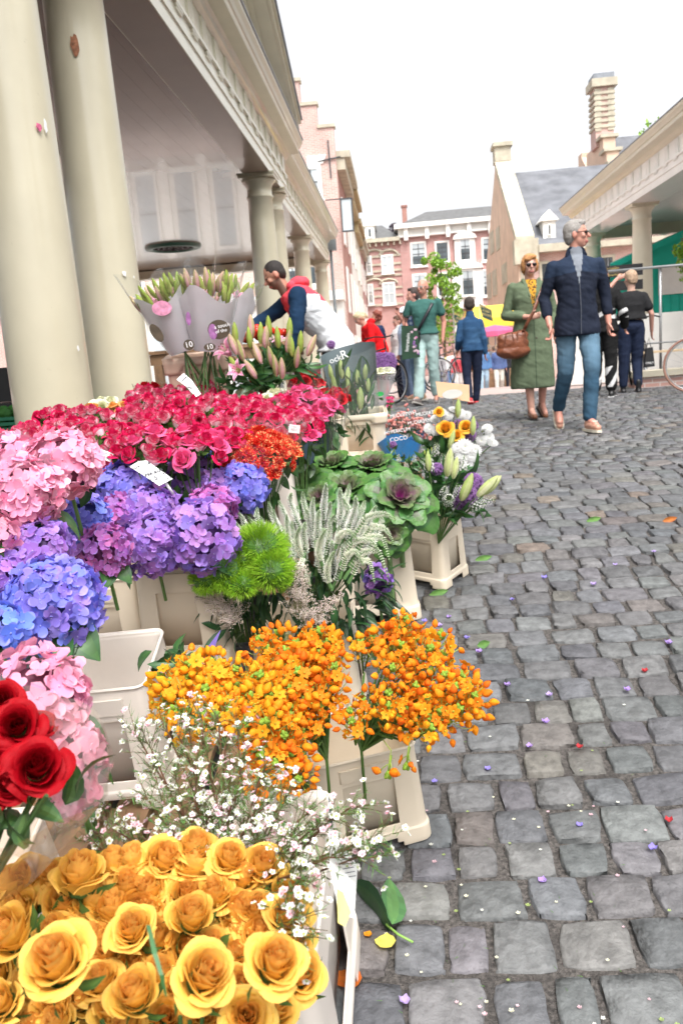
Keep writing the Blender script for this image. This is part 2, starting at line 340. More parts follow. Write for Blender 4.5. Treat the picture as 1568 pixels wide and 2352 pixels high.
# scuffs and stickers on the first two columns
m_rust = mat('flaked_rust', (.30, .13, .07), .9, .5, 40); m_chip = mat('white_filler', (.8, .8, .8), .8, .1, 10); m_st = mat('torn_sticker', (.5, .1, .2), .6, .6, 60)
def flake(px, py, yc, sx, sz, m, lab, r=.25):
    rr = ray(px, py); t = yc/rr[1]; best = None
    for k in range(400):
        t_ = (yc-.4)/rr[1]+k*.002; p = rr*t_+np.array([0, 0, CZ]); R = .25+(.205-.25)*max(0, min(1, (p[2]-.8)/3.7))**1.6
        if (p[0]+2.07)**2+(p[1]-yc)**2 < (R+.0015)**2: best = p; break
    if best is None: return
    c = np.array([-2.07, yc, best[2]]); nrm = _n(best-c); a0 = math.atan2(nrm[1], nrm[0]); R = np.linalg.norm(best-c); b = MB(); P_ = []
    for i in range(14):
        t = i/14*2*pi; k = random.uniform(.55, 1); P_.append((c[0]+(R+.001)*cos(a0+sx*k*cos(t)/R), c[1]+(R+.001)*sin(a0+sx*k*cos(t)/R), best[2]+sz*k*sin(t)))
    cc = (c[0]+(R+.002)*cos(a0), c[1]+(R+.002)*sin(a0), best[2]); b.add((P_+[cc], [(i, (i+1) % 14, 14) for i in range(14)])); o = b.build('paint_flake', m, hall); hp(o)
    if lab: o['label'] = lab
flake(171, 103, 6.07, .035, .085, m_rust, 'flaked patch of rusty bare metal high on the second column'); flake(90, 292, 4.83, .02, .03, m_st, 'torn red sticker scrap'); flake(105, 290, 4.83, .015, .045, m_chip, None)
flake(180, 800-0, 4.83, .012, .02, m_chip, None); flake(286, 628, 6.07, .02, .025, m_chip, None); flake(308, 636, 6.07, .008, .012, m_chip, None)
# street lamp at the far corner of the hall
lp = atY(758, 560, 27.9); lm = empty('street_lamp', (lp[0], lp[1], gz(27.9)), 'grey square street lamp at the far corner of the left market hall', 'street lamp')
b = MB(); b.add(tube([(0, 0, 0), (0, 0, lp[2]-gz(27.9)-.2)], .05, 8)); b.build('post', m_zinc, lm, smooth=True)
b = MB(); zz = lp[2]-gz(27.9); b.box((0, 0, zz), (.38, .38, .42)); b.box((0, 0, zz+.25), (.46, .46, .05)); b.add(lathe([(.16, .27), (.1, .42), (.1, .5), (.02, .62)], 8), xf=xf((0, 0, zz))); b.build('lantern', m_zinc, lm)
# ================================================================ the hall on the right
rh = empty('market_hall', (5.9, 18, gz(18)), 'white and cream open market hall with round columns on the right side of the bridge', 'market hall')
hall_loc = Vector(rh.location)
m_rw = mat('white_hall_paint', (.88, .87, .82), .35, .04, 3); m_rc = mat('ivory_hall_paint', (.70, .66, .52), .35, .05, 3)
for y_ in (9, 14.5, 20.7, 25.6): hp(column(rh, 5.93, y_, gz(y_)-.03, 4.7, .25, .21, m=m_rc))
hp(entab(rh, 4, 26.6, 5.58, -1, dp=.70, z=4.7, m=m_rw, mc=m_rc))
cl = MB()
for i in range(30): cl.add(bx2((6.3+.21*i, 4, 4.84), (6.3+.21*i+.206, 26.5, 4.87)))
cl.add(bx2((6.3, 4, 4.874), (12.6, 26.5, 4.9))); hp(cl.build('ceiling', m_ceilw, rh))
eb = MB(); eb.add(bx2((6.2, 25.4, 4.58), (12.6, 25.8, 4.84))); eb.add(bx2((6.2, 25.35, 4.52), (12.6, 25.85, 4.58))); eb.add(bx2((6.29, 26.3, 4.9), (12.6, 26.6, 5.6))); hp(eb.build('end_beam', m_cream, rh))
rf = MB(); rf.add(prism([(5.3, 5.66), (12.8, 5.66), (9, 7.4)], 4, 26.7)); hp(rf.build('roof', m_lead, rh))
pd = MB(); pd.add(prism([(4.0, 5.70), (16.0, 5.70), (10.0, 7.9)], 5.5, 5.8, 'YZ')); hp(pd.build('pediment', m_cream, rh))
# ================================================================ houses
def win(parent, x0, x1, z0, z1, y, nx=2, nz=3, fr=m_white, pane=m_glass, fw=.09, name='window', sill=True, bars=m_dark, split=0):
    b = MB(); yo = y-.05
    b.add(bx2((x0, yo, z0), (x0+fw, y+.1, z1))); b.add(bx2((x1-fw, yo, z0), (x1, y+.1, z1))); b.add(bx2((x0+fw, yo, z1-fw), (x1-fw, y+.1, z1))); b.add(bx2((x0+fw, yo, z0), (x1-fw, y+.1, z0+fw)))
    if sill: b.add(bx2((x0-.06, yo-.08, z0-.09), (x1+.06, y+.05, z0-.002)))
    o = b.build(name, fr, parent)
    p = MB(); p.add(bx2((x0+fw, y-.012, z0+fw), (x1-fw, y-.004, z1-fw)), mi=0)
    if split: p.add(bx2((x0+fw, y-.016, z1-fw-(z1-z0)*split), (x1-fw, y-.013, z1-fw)), mi=1)
    p.build('pane', [pane, m_glassw], o)
    g = MB()
    for i in range(1, nx): xx = x0+fw+(x1-x0-2*fw)*i/nx; g.add(bx2((xx-.022, y-.04, z0+fw), (xx+.022, y-.017, z1-fw)))
    for i in range(1, nz): zz = z0+fw+(z1-z0-2*fw)*i/nz; g.add(bx2((x0+fw, y-.038, zz-.022), (x1-fw, y-.018, zz+.022)))
    if nx*nz > 1: g.build('glazing_bar', bars, o)
    return o
def rc(x0, y0, x1, y1, Y):
    """picture rectangle on the plane y=Y -> x0,x1,z0,z1"""
    xm, ym = (x0+x1)/2, (y0+y1)/2
    return atY(x0, ym, Y)[0], atY(x1, ym, Y)[0], atY(xm, y1, Y)[2], atY(xm, y0, Y)[2]
# --- red brick house with the white cornice
YA = 60; xl = atY(923, 640, YA)[0]; xr = atY(1141, 600, YA)[0]+4; zc0 = atY(1030, 533, YA)[2]; zc1 = atY(1030, 507, YA)[2]
h1 = empty('brick_house', ((xl+xr)/2, YA, 0), 'wide red brick house with tall white framed windows and a grey tiled roof', 'house'); hall_loc = Vector(h1.location)
b = MB(); b.add(bx2((xl, YA, 0), (xr, YA+10, zc1-.3))); hp(b.build('wall', m_brick, h1))
b = MB(); b.add(bx2((xl-.1, YA-.12, zc0), (xr+.1, YA-.002, zc1-.3))); b.add(bx2((xl-.35, YA-.6, zc1-.3), (xr+.1, YA+10.2, zc1))); b.add(bx2((xl-.2, YA-.3, zc0-.12), (xr, YA-.002, zc0)))
for i in range(8): xx = xl+.3+i*1.45; b.add(bx2((xx, YA-.45, zc0-.35), (xx+.28, YA-.121, zc1-.3)))
hp(b.build('cornice', m_white, h1))
zr = atY(1100, 473, YA+4)[2]
b = MB(); xa = xl+.1; b.add(([(xa, YA-.4, zc1), (xr, YA-.4, zc1), (xr, YA+10, zc1), (xa, YA+10, zc1), (xa+2.0, YA+4.5, zr), (xr, YA+4.5, zr)], [(0, 1, 5, 4), (1, 2, 5), (2, 3, 4, 5), (3, 0, 4), (0, 3, 2, 1)])); 
for i in range(44): xx = xa+.3+i*.25; 
hp(b.build('roof', m_tile, h1))
r_ = rc(923, 476, 934, 512, YA+3); b = MB(); b.add(bx2((r_[0], YA+2.8, zc1-.2), (r_[1], YA+3.3, r_[3]))); b.add(bx2((r_[0]-.06, YA+2.74, r_[3]), (r_[1]+.06, YA+3.36, r_[3]+.12))); hp(b.build('chimney', m_brickd, h1))
for q, sp in (((942, 555, 979, 612), .5), ((998, 553, 1032, 604), 0), ((1105, 544, 1140, 600), .45), ((947, 628, 981, 690), .55), ((1002, 625, 1034, 683), 0), ((1106, 618, 1132, 681), .55)):
    hp(win(h1, *rc(*q, YA), YA, 2, 4, split=sp, fw=.13))
for (q, p_) in (((1043, 537, 1090, 606), (1054, 549, 1080, 600)), ((1038, 606, 1106, 704), (1059, 620, 1088, 680))):
    X0, X1, Z0, Z1 = rc(*q, YA); b = MB(); b.add(bx2((X0, YA-.25, Z0), (X1, YA-.002, Z1-.35))); xm = (X0+X1)/2
    b.add(prism([(X0-.12, Z1-.35), (X1+.12, Z1-.35), (X1+.0, Z1-.1), (xm+.35, Z1+.08), (xm-.35, Z1+.08), (X0, Z1-.1)], YA-.4, YA-.003)); b.add(bx2((X0-.12, YA-.36, Z0-.12), (X1+.12, YA-.003, Z0)))
    hp(b.build('window_surround', m_white, h1)); hp(win(h1, *rc(*p_, YA), YA-.26, 2, 3, split=.4 if q[0] == 1043 else .35, fw=.08))
b = MB(); 
for q in ((950, 745, 985, 800), (1045, 735, 1100, 800), (1110, 728, 1140, 800)): hp(win(h1, *rc(*q, YA), YA-.02, 2, 2, fw=.12, split=.3))
# --- left red house with arches and white bands
xl2 = atY(836, 640, YA)[0]; xr2 = xl-.01; zt = atY(885, 556, YA)[2]
h2 = empty('brick_house', ((xl2+xr2)/2, YA, 0), 'narrow red brick house with white stone bands and arched windows', 'house'); hall_loc = Vector(h2.location)
b = MB(); b.add(bx2((xl2-3, YA+.05, 0), (xr2, YA+9, zt))); hp(b.build('wall', m_brick, h2))
b = MB(); b.add(bx2((xl2-.2, YA-.4, zt), (xr2, YA+9, zt+.25)))
for i in range(7): b.add(bx2((xl2+.1+i*.42, YA-.3, zt-.25), (xl2+.2+i*.42, YA+.045, zt)))
for yy_ in (588, 607, 622, 633, 662, 680, 700): z_ = atY(880, yy_, YA)[2]; b.add(bx2((xl2, YA-.02, z_-.07), (xr2, YA+.045, z_+.07)))
for xx_ in (858, 892):
    for yy_ in (578, 645):
        c_ = atY(xx_, yy_+8, YA); b.add(tube([(c_[0]+.62*cos(t), YA-.03, c_[2]+.35*sin(t)) for t in np.linspace(.1, pi-.1, 9)], .09, 4))
hp(b.build('stone_trim', m_stone, h2))
for q, sp in (((840, 587, 854, 630), .3), ((875, 585, 903, 628), .0), ((844, 652, 858, 700), .3), ((878, 648, 908, 700), 0)): hp(win(h2, *rc(*q, YA), YA-.03, 2, 2, pane=m_glassw if sp == 0 else m_glass, bars=m_white, split=sp, fw=.12))
b = MB(); z0_, z1_ = zt+.25, atY(880, 515, YA+3)[2]; b.add(([(xl2-2, YA-.3, z0_), (xr2, YA-.3, z0_), (xr2-1.2, YA+3.5, z1_), (xl2-2, YA+3.5, z1_), (xr2, YA+8, z0_), (xl2-2, YA+8, z0_)], [(0, 1, 2, 3), (1, 4, 2), (4, 5, 3, 2), (5, 0, 3), (0, 5, 4, 1)])); hp(b.build('roof', m_tile, h2))
X0, X1, Z0, Z1 = rc(838, 520, 860, 552, YA); b = MB(); b.add(bx2((X0, YA-.2, Z0), (X1, YA+2, Z1))); b.add(prism([(X0-.15, Z1), (X1+.15, Z1), ((X0+X1)/2, Z1+.4)], YA-.3, YA+2)); dm = hp(b.build('dormer', m_white, h2)); hp(win(h2, X0+.15, X1-.15, Z0+.1, Z1-.1, YA-.22, 1, 2, fw=.1, sill=False))
# --- stepped gable house facing us behind the left hall, and the row of house fronts receding along the street
YG = 34; xg = atY(785, 560, YG)[0]
gs = [(atY(a, b_, YG)[0], atY(a, b_, YG)[2]) for a, b_ in ((686, 186), (726, 240), (766, 291))]
h3 = empty('gable_house', (xg-5, YG, 0), 'pink brick house with a stepped gable rising behind the left market hall', 'house'); hall_loc = Vector(h3.location)
xx0 = gs[0][0]; xs1 = gs[1][0]; b = MB(); xc_ = xx0-.5
poly = [(xg, 0), (xg, gs[2][1]), (xs1, gs[2][1]), (xs1, gs[1][1]), (xx0, gs[1][1]), (xx0, gs[0][1]), (xc_-.6, gs[0][1])]
poly += [(xc_-.6, gs[1][1]), (xc_-1.7, gs[1][1]), (xc_-1.7, gs[2][1]), (xc_-2.8, gs[2][1]), (xc_-2.8, gs[2][1]-1.5), (xc_-4, gs[2][1]-1.5), (xc_-4, 0)]
b.add(prism(poly[::-1], YG, YG+.4)); b.add(bx2((xc_-4, YG+.41, 0), (xg-.01, YG+7, gs[2][1]-2.2))); hp(b.build('wall', m_brickp, h3))
b = MB()
for (x_, z_, w_) in ((xg-.5*(xg-xs1), gs[2][1], xg-xs1), ((xs1+xx0)/2, gs[1][1], xs1-xx0), (xx0-.55, gs[0][1], 1.1)): b.add(bx2((x_-w_/2-.03, YG-.06, z_), (x_+w_/2+.06, YG+.46, z_+.12)))
hp(b.build('coping', m_stone, h3))
r_ = rc(690, 379, 745, 459, YG); hp(win(h3, r_[0], r_[1]-.1, r_[2], r_[3], YG-.02, 2, 2, split=.6, fw=.16)); r_ = rc(705, 357, 750, 377, YG); b = MB(); b.add(prism([(r_[0], r_[2]), (r_[1]-.15, r_[2]), (r_[1], r_[3]), (r_[0], r_[3])], YG-.05, YG-.002)); hp(b.build('lintel', m_white, h3))
c_ = atY(756, 366, YG); b = MB(); b.add(tube([(c_[0], YG-.05, c_[2]+.7), (c_[0]+.02, YG-.05, c_[2]-.7)], .03, 5)); b.add(tube([(c_[0]-.45, YG-.05, c_[2]-.05), (c_[0]+.45, YG-.05, c_[2]+.05)], .03, 5)); hp(b.build('wall_anchor', m_dark, h3))
for q in ((700, 560, 742, 660), (600, 640, 640, 700), (655, 590, 690, 670)): hp(win(h3, *rc(*q, YG), YG-.02, 2, 2, split=.3, fw=.14))
# shop fronts at street level below it, seen between the columns
h4 = empty('shop_front', (-7, YG-1.5, 0), 'white painted shop front with arched windows, seen between the left market hall columns', 'building'); hall_loc = Vector(h4.location)
zt4 = atY(640, 700, YG-1.5)[2]; b = MB(); b.add(bx2((-13, YG-1.45, 0), (xg-.05, YG-.12, zt4))); b.add(bx2((-13, YG-1.75, zt4), (xg, YG-.12, zt4+.35)))
for i in range(9): xx_ = xg-.5-i*1.5; b.add(bx2((xx_-.18, YG-1.6, 0), (xx_+.18, YG-1.455, zt4)))
hp(b.build('wall', m_white, h4))
for i in range(8): xx_ = xg-1.25-i*1.5; hp(win(h4, xx_-.45, xx_+.45, .5, zt4-.4, YG-1.52, 1, 2, pane=m_glassw, fw=.1))
h4b = empty('upper_house', (-10.5, YG, 0), 'brick house above the white shop front, seen under the market hall ceiling', 'building'); hall_loc = Vector(h4b.location)
b = MB(); b.add(bx2((-22, YG+.1, 0), (xc_-4.02, YG+6, 9))); hp(b.build('wall', m_brickp, h4b))
for i in range(7): hp(win(h4b, -11-i*1.8, -10.1-i*1.8, zt4+.6, zt4+2.6, YG+.06, 2, 3, fw=.12, split=.3))
# receding row on the left side of the street
def hx(px, py, X): r = ray(px, py); return r*(X/r[0])+np.array([0, 0, CZ])
def rowhouse(y0, y1, zt, m, label, corn=.5, mc=m_white, nw=2, levels=3, dx=0, zb=0):
    t = empty('row_house', (xg+dx-3, (y0+y1)/2, 0), label, 'house', 'houses in the receding street row'); global hall_loc; hall_loc = Vector(t.location)
    X = xg+dx; b = MB(); b.add(bx2((X-6, y0, 0), (X, y1-.01, zt))); hp(b.build('wall', m, t))
    b = MB(); b.add(bx2((X-6, y0-.05, zt), (X+corn, y1, zt+.25))); b.add(bx2((X+.001, y0, zt-.45), (X+corn*.6, y1, zt-.001))); hp(b.build('cornice', mc, t))
    W = (y1-y0)/nw
    for L_ in range(levels):
        for i in range(nw):
            ym = y0+W*(i+.5); z0 = .8+L_*(zt-1.2)/levels; z1 = z0+(zt-1.2)/levels*.68
            f = MB(); f.add(bx2((X+.001, ym-.55, z0), (X+.06, ym+.55, z1))); o = hp(f.build('window', m_white, t)); g = MB(); g.add(bx2((X+.061, ym-.42, z0+.12), (X+.068, ym-.03, z1-.12))); g.add(bx2((X+.061, ym+.03, z0+.12), (X+.068, ym+.42, z1-.12))); g.build('pane', m_glass, o).matrix_parent_inverse = Matrix.Translation(-hall_loc)
    return t
m_yel = mat('ochre_wood', (.42, .33, .18), .7, .1, 4)
za = atY(775, 345, YG+1)[2]
rowhouse(YG+.5, 41, za-.4, m_brickd, 'dark brick house front with a pale cornice next to the stepped gable', .55, m_stone)
rowhouse(41, 47, atY(805, 470, 42)[2]+.4, m_white, 'white plastered house front with ochre eaves in the receding row', .5, m_yel)
rowhouse(47, 53, atY(820, 520, 48)[2], m_creamw, 'cream house front with a brown gutter, second last in the receding row', .4, m_yel, 2)
rowhouse(53, 60, atY(832, 560, 54)[2], m_brick, 'low red brick house front at the far end of the receding row', .4, m_stone, 2)
sg = atY(797, 494, 33.5); t = empty('hanging_sign', sg, 'glazed box sign in a black frame hanging from the gable house corner', 'sign'); b = MB(); b.box((0, 0, 0), (.42, .12, 1.15)); b.build('panel', m_glassw, t)
b = MB()
for x_ in (-.21, .21): b.box((x_, 0, 0), (.05, .16, 1.2))
for z_ in (-.6, .6): b.box((0, 0, z_), (.47, .165, .05))
b.box((-.5, 0, .62), (.6, .04, .04)); b.build('frame', m_dark, t)
# --- pale gabled building with slate roof on the right
XG = atY(1212, 600, 40)[0]
def px_on(px, py, X=None): return hx(px, py, XG if X is None else X)
apx = px_on(1155, 386); near = px_on(1208, 566); far = px_on(1131, 640)
h5 = empty('gabled_hall', (XG+4, near[1], 0), 'pale old building with a tall grey slate roof, plain gable and small white dormer', 'building'); hall_loc = Vector(h5.location)
yn, yf, ya_ = near[1], far[1], apx[1]; ze = near[2]; zA = apx[2]
b = MB(); b.add(prism([(yn, 0), (yn, ze+.3), (ya_-.5, zA), (ya_-.5, zA+1), (ya_+.5, zA+1), (ya_+.5, zA), (yf, ze+.3), (yf, 0)], XG-.4, XG, 'YZ')); hp(b.build('gable_wall', m_plaster, h5))
b = MB(); b.add(bx2((XG+.01, yn+.05, 0), (XG+16, yf, ze))); hp(b.build('wall', m_brickp, h5))
b = MB(); b.add(([(XG+.01, yn-.3, ze), (XG+16, yn-.3, ze), (XG+16, ya_, zA-.3), (XG+.01, ya_, zA-.3), (XG+.01, yf, ze), (XG+16, yf, ze)], [(0, 1, 2, 3), (3, 2, 5, 4), (0, 3, 4), (1, 5, 2)])); hp(b.build('roof', m_slate, h5))
b = MB(); b.add(prism([(yn-.2, ze+.1), (yn-.2, ze+.45), (ya_-.5, zA+.25), (ya_-.5, zA-.1)], XG-.5, XG+.35, 'YZ')); b.add(bx2((XG-.48, ya_-.53, zA+.26), (XG+.36, ya_+.53, zA+1.0))); b.add(bx2((XG-.58, ya_-.66, zA+1.0), (XG+.46, ya_+.66, zA+1.2))); b.add(bx2((XG-.6, yn-.35, ze-.8), (XG+.5, yn+.3, ze+.3))); b.add(bx2((XG+.5, yn-.45, ze-.35), (XG+16, yn+.04, ze-.01))); hp(b.build('coping', m_stone, h5))
for (a, b_, c_, d_) in ((1141, 530, 1150, 582), (1156, 520, 1165, 573), (1134, 627, 1143, 686), (1147, 618, 1157, 678), (1170, 604, 1182, 650)):
    p0, p1 = px_on(a, (b_+d_)/2), px_on(c_, (b_+d_)/2); z0, z1 = px_on((a+c_)/2, d_)[2], px_on((a+c_)/2, b_)[2]
    ylo, yhi = sorted((p0[1], p1[1])); f = MB(); f.add(bx2((XG-.44, ylo, z0), (XG-.401, yhi, z1))); o = hp(f.build('window', m_stone, h5)); g = MB(); ym = (ylo+yhi)/2; zm = z0+(z1-z0)*.6
    for u0, u1 in ((ylo+.15, ym-.07), (ym+.07, yhi-.15)):
        for v0, v1 in ((z0+.15, zm-.06), (zm+.06, z1-.15)): g.add(bx2((XG-.447, u0, v0), (XG-.441, u1, v1)))
    g.build('pane', m_glass, o).matrix_parent_inverse = Matrix.Translation(-hall_loc)
for q in ((1238, 600, 1262, 650), (1374, 585, 1412, 625), (1195, 618, 1206, 660), (1500, 572, 1530, 600)): hp(win(h5, *rc(*q, yn), yn+.02, 4, 3, fr=m_stone, fw=.12))
ydm = yn; q = None
while q is None or ze+(ydm-yn+.3)/(ya_-yn+.3)*(zA-.3-ze) < q[2]-.15: ydm += .1; q = rc(1246, 507, 1275, 541, ydm)
b = MB(); b.add(bx2((q[0], ydm, q[2]-.3), (q[1], ydm+3, q[3]))); b.add(prism([(q[0]-.15, q[3]), (q[1]+.15, q[3]), ((q[0]+q[1])/2, q[3]+.5)], ydm-.15, ydm+3)); hp(b.build('dormer', m_white, h5)); hp(win(h5, q[0]+.2, q[1]-.2, q[2], q[3]-.15, ydm-.02, 3, 4, fw=.05, sill=False))
# --- stepped gable with the tall chimney behind it
YT = yf+4; pT = atY(1415, 360, YT); XT = pT[0]
def pT_(px, py): return hx(px, py, XT)
h6 = empty('chimney_building', (XT+3, YT, 0), 'tall old building with a stepped gable and an ornate banded brick chimney', 'building'); hall_loc = Vector(h6.location)
y2 = [pT_(a, 350)[1] for a in (1418, 1410, 1402, 1392, 1374, 1362, 1350, 1342)]; z2 = [pT_(a, b_)[2] for a, b_ in ((1415, 378), (1410, 346), (1403, 313), (1355, 322), (1348, 352), (1342, 400))]
b = MB(); b.add(prism([(y2[0], 0), (y2[0], z2[0]), (y2[1], z2[0]), (y2[1], z2[1]), (y2[2], z2[1]), (y2[2], z2[2]), (y2[5], z2[2]), (y2[5], z2[2]-1), (y2[6], z2[3]-1), (y2[6], z2[4]), (y2[7], z2[4]), (y2[7], 0)], XT-.5, XT+.3, 'YZ')); hp(b.build('gable_wall', m_plaster, h6))
b = MB(); b.add(([(XT+.31, y2[0], z2[0]-1), (XT+16, y2[0], z2[0]-1), (XT+16, y2[3], z2[2]+.2), (XT+.31, y2[3], z2[2]+.2), (XT+.31, y2[7]+4, z2[0]-1), (XT+16, y2[7]+4, z2[0]-1)], [(0, 1, 2, 3), (3, 2, 5, 4), (0, 3, 4)])); b.add(bx2((XT+.31, y2[0]+.1, 0), (XT+16, y2[7], z2[0]-1.05))); hp(b.build('roof', m_slate, h6))
b = MB()
for i, z_ in ((0, z2[0]), (1, z2[1]), (2, z2[2])): b.add(bx2((XT-.7, y2[i]-.15, z_), (XT+.5, y2[i+1]+.4, z_+.2)))
hp(b.build('coping', m_stone, h6))
c0, c1 = atY(1366, 240, y2[3]), atY(1408, 240, y2[3]); zc_b = atY(1388, 300, y2[3])[2]; zc_t = atY(1388, 180, y2[3])[2]; yy0 = y2[3]; b = MB()
b.add(bx2((c0[0], yy0, zc_b-1), (c1[0], yy0+1.5, zc_t-.5)), mi=0)
for k in range(7): z_ = zc_b+.2+k*(zc_t-zc_b-1)/6.5; b.add(bx2((c0[0]-.1, yy0-.1, z_), (c1[0]+.1, yy0+1.6, z_+.18)), mi=1)
for x_ in (c0[0], c1[0]-.35): b.add(bx2((x_-.04, yy0-.06, zc_b), (x_+.38, yy0-.001, zc_t-.6)), mi=1)
b.add(bx2((c0[0]-.25, yy0-.25, zc_t-.5), (c1[0]+.25, yy0+1.7, zc_t)), mi=1); b.add(bx2((c0[0]-.1, yy0-.1, zc_t), (c1[0]+.05, yy0+1.5, zc_t+.35)), mi=2); hp(b.build('chimney', [m_brickp, m_stone, m_lead], h6))
# --- teal market hut with white tent roof behind the right hall
m_teal = mat('teal_boards', (.0, .42, .31), .5, .08, 5); YH = 23.0
q = rc(1412, 545, 1568, 715, YH); t = empty('market_hut', (q[0]+2.4, YH, 0), 'teal wooden market hut with white shutter panel and gable roof on the right', 'hut'); hall_loc = Vector(t.location)
zr0 = atY(1410, 620, YH)[2]; zr1 = atY(1568, 545, YH)[2]; X0 = q[0]-.15; W2 = atY(1568, 600, YH)[0]-X0; b = MB()
b.add(prism([(X0, 0), (X0+2*W2+1, 0), (X0+2*W2+1, zr0), (X0+W2+.5, zr1+.2), (X0, zr0)], YH, YH+3)); 
for i in range(30): b.add(bx2((X0+.05+i*.22, YH-.02, 0), (X0+.07+i*.22, YH-.001, zr0)))
hp(b.build('wall', m_teal, t))
b = MB(); b.add(prism([(X0-.2, zr0-.06), (X0+W2+.5, zr1+.2), (X0+2*W2+1.2, zr0-.06), (X0+2*W2+1.2, zr0+.08), (X0+W2+.5, zr1+.36), (X0-.2, zr0+.08)], YH-.3, YH+3.2)); hp(b.build('roof', m_teal, t))
q = rc(1510, 607, 1610, 674, YH); b = MB(); b.add(bx2((q[0], YH-.06, q[2]), (q[1], YH-.021, q[3]))); o = hp(b.build('shutter', m_white, t)); q = rc(1396, 545, 1410, 560, YH)
m_canv = mat('white_canvas', (.75, .75, .74), .8, .06, 2, bump=.1, bscale=8)
t = empty('market_tent', atY(1385, 640, 24.5)*[1, 1, 0], 'white canvas tent roof beside the teal hut', 'tent'); b = MB(); hall_loc = Vector(t.location)
P4 = [atY(*a, 24.5) for a in ((1345, 640), (1446, 628), (1446, 592))]; b.add(([P4[0], P4[1], P4[2], P4[0]+[0, 2, 0], P4[1]+[0, 2, 0], P4[2]+[0, 1, 0]], [(0, 1, 2), (3, 5, 4), (0, 3, 4, 1), (0, 2, 5, 3), (1, 4, 5, 2)])); hp(b.build('canopy', m_canv, t))
b = MB()
for p in (P4[0]+[.1, .1, 0], P4[1]+[-.1, .1, 0]): b.add(tube([(p[0], p[1], 0), (p[0], p[1], p[2])], .04, 6))
hp(b.build('post', m_steel, t))
# ================================================================ buckets
m_buck = mat('cream_plastic', (.74, .64, .50), .42, .05, 4, bump=.05, bscale=30, dirt=((.34, .25, .16), 7, .66, .55))
m_buckw = mat('worn_white_plastic', (.76, .69, .62), .45, .05, 5, bump=.05, bscale=30, dirt=((.36, .30, .24), 9, .66, .5))
m_buckg = mat('slate_blue_plastic', (.035, .055, .08), .42, .1, 5, dirt=((.15, .16, .17), 9, .62, .4))
m_buckp = mat('peach_plastic', (.74, .52, .40), .42, .05, 4, dirt=((.34, .25, .2), 9, .66, .4))
def ring_xy(w, d, r=.03, nu=11, nv=9, arc=3):
    """closed outline of a rounded rectangle as (side, u, x, y)"""
    out = []; hw, hd = w/2, d/2
    sides = [((-hw+r, -hd), (hw-r, -hd), nu), ((hw, -hd+r), (hw, hd-r), nv), ((hw-r, hd), (-hw+r, hd), nu), ((-hw, hd-r), (-hw, -hd+r), nv)]
    cs = [(hw-r, -hd+r), (hw-r, hd-r), (-hw+r, hd-r), (-hw+r, -hd+r)]
    US = {11: [0, .14, .20, .26, .32, .5, .68, .74, .80, .86, 1], 9: [0, .16, .24, .32, .5, .68, .76, .84, 1]}
    for k, (a, b_, n) in enumerate(sides):
        for u in US[n]: out.append((k, u, a[0]+(b_[0]-a[0])*u, a[1]+(b_[1]-a[1])*u))
        a0 = -pi/2+k*pi/2
        for i in range(1, arc+1): t = a0+(pi/2)*i/(arc+1); out.append((k, 9, cs[k][0]+r*cos(t), cs[k][1]+r*sin(t)))
    return out
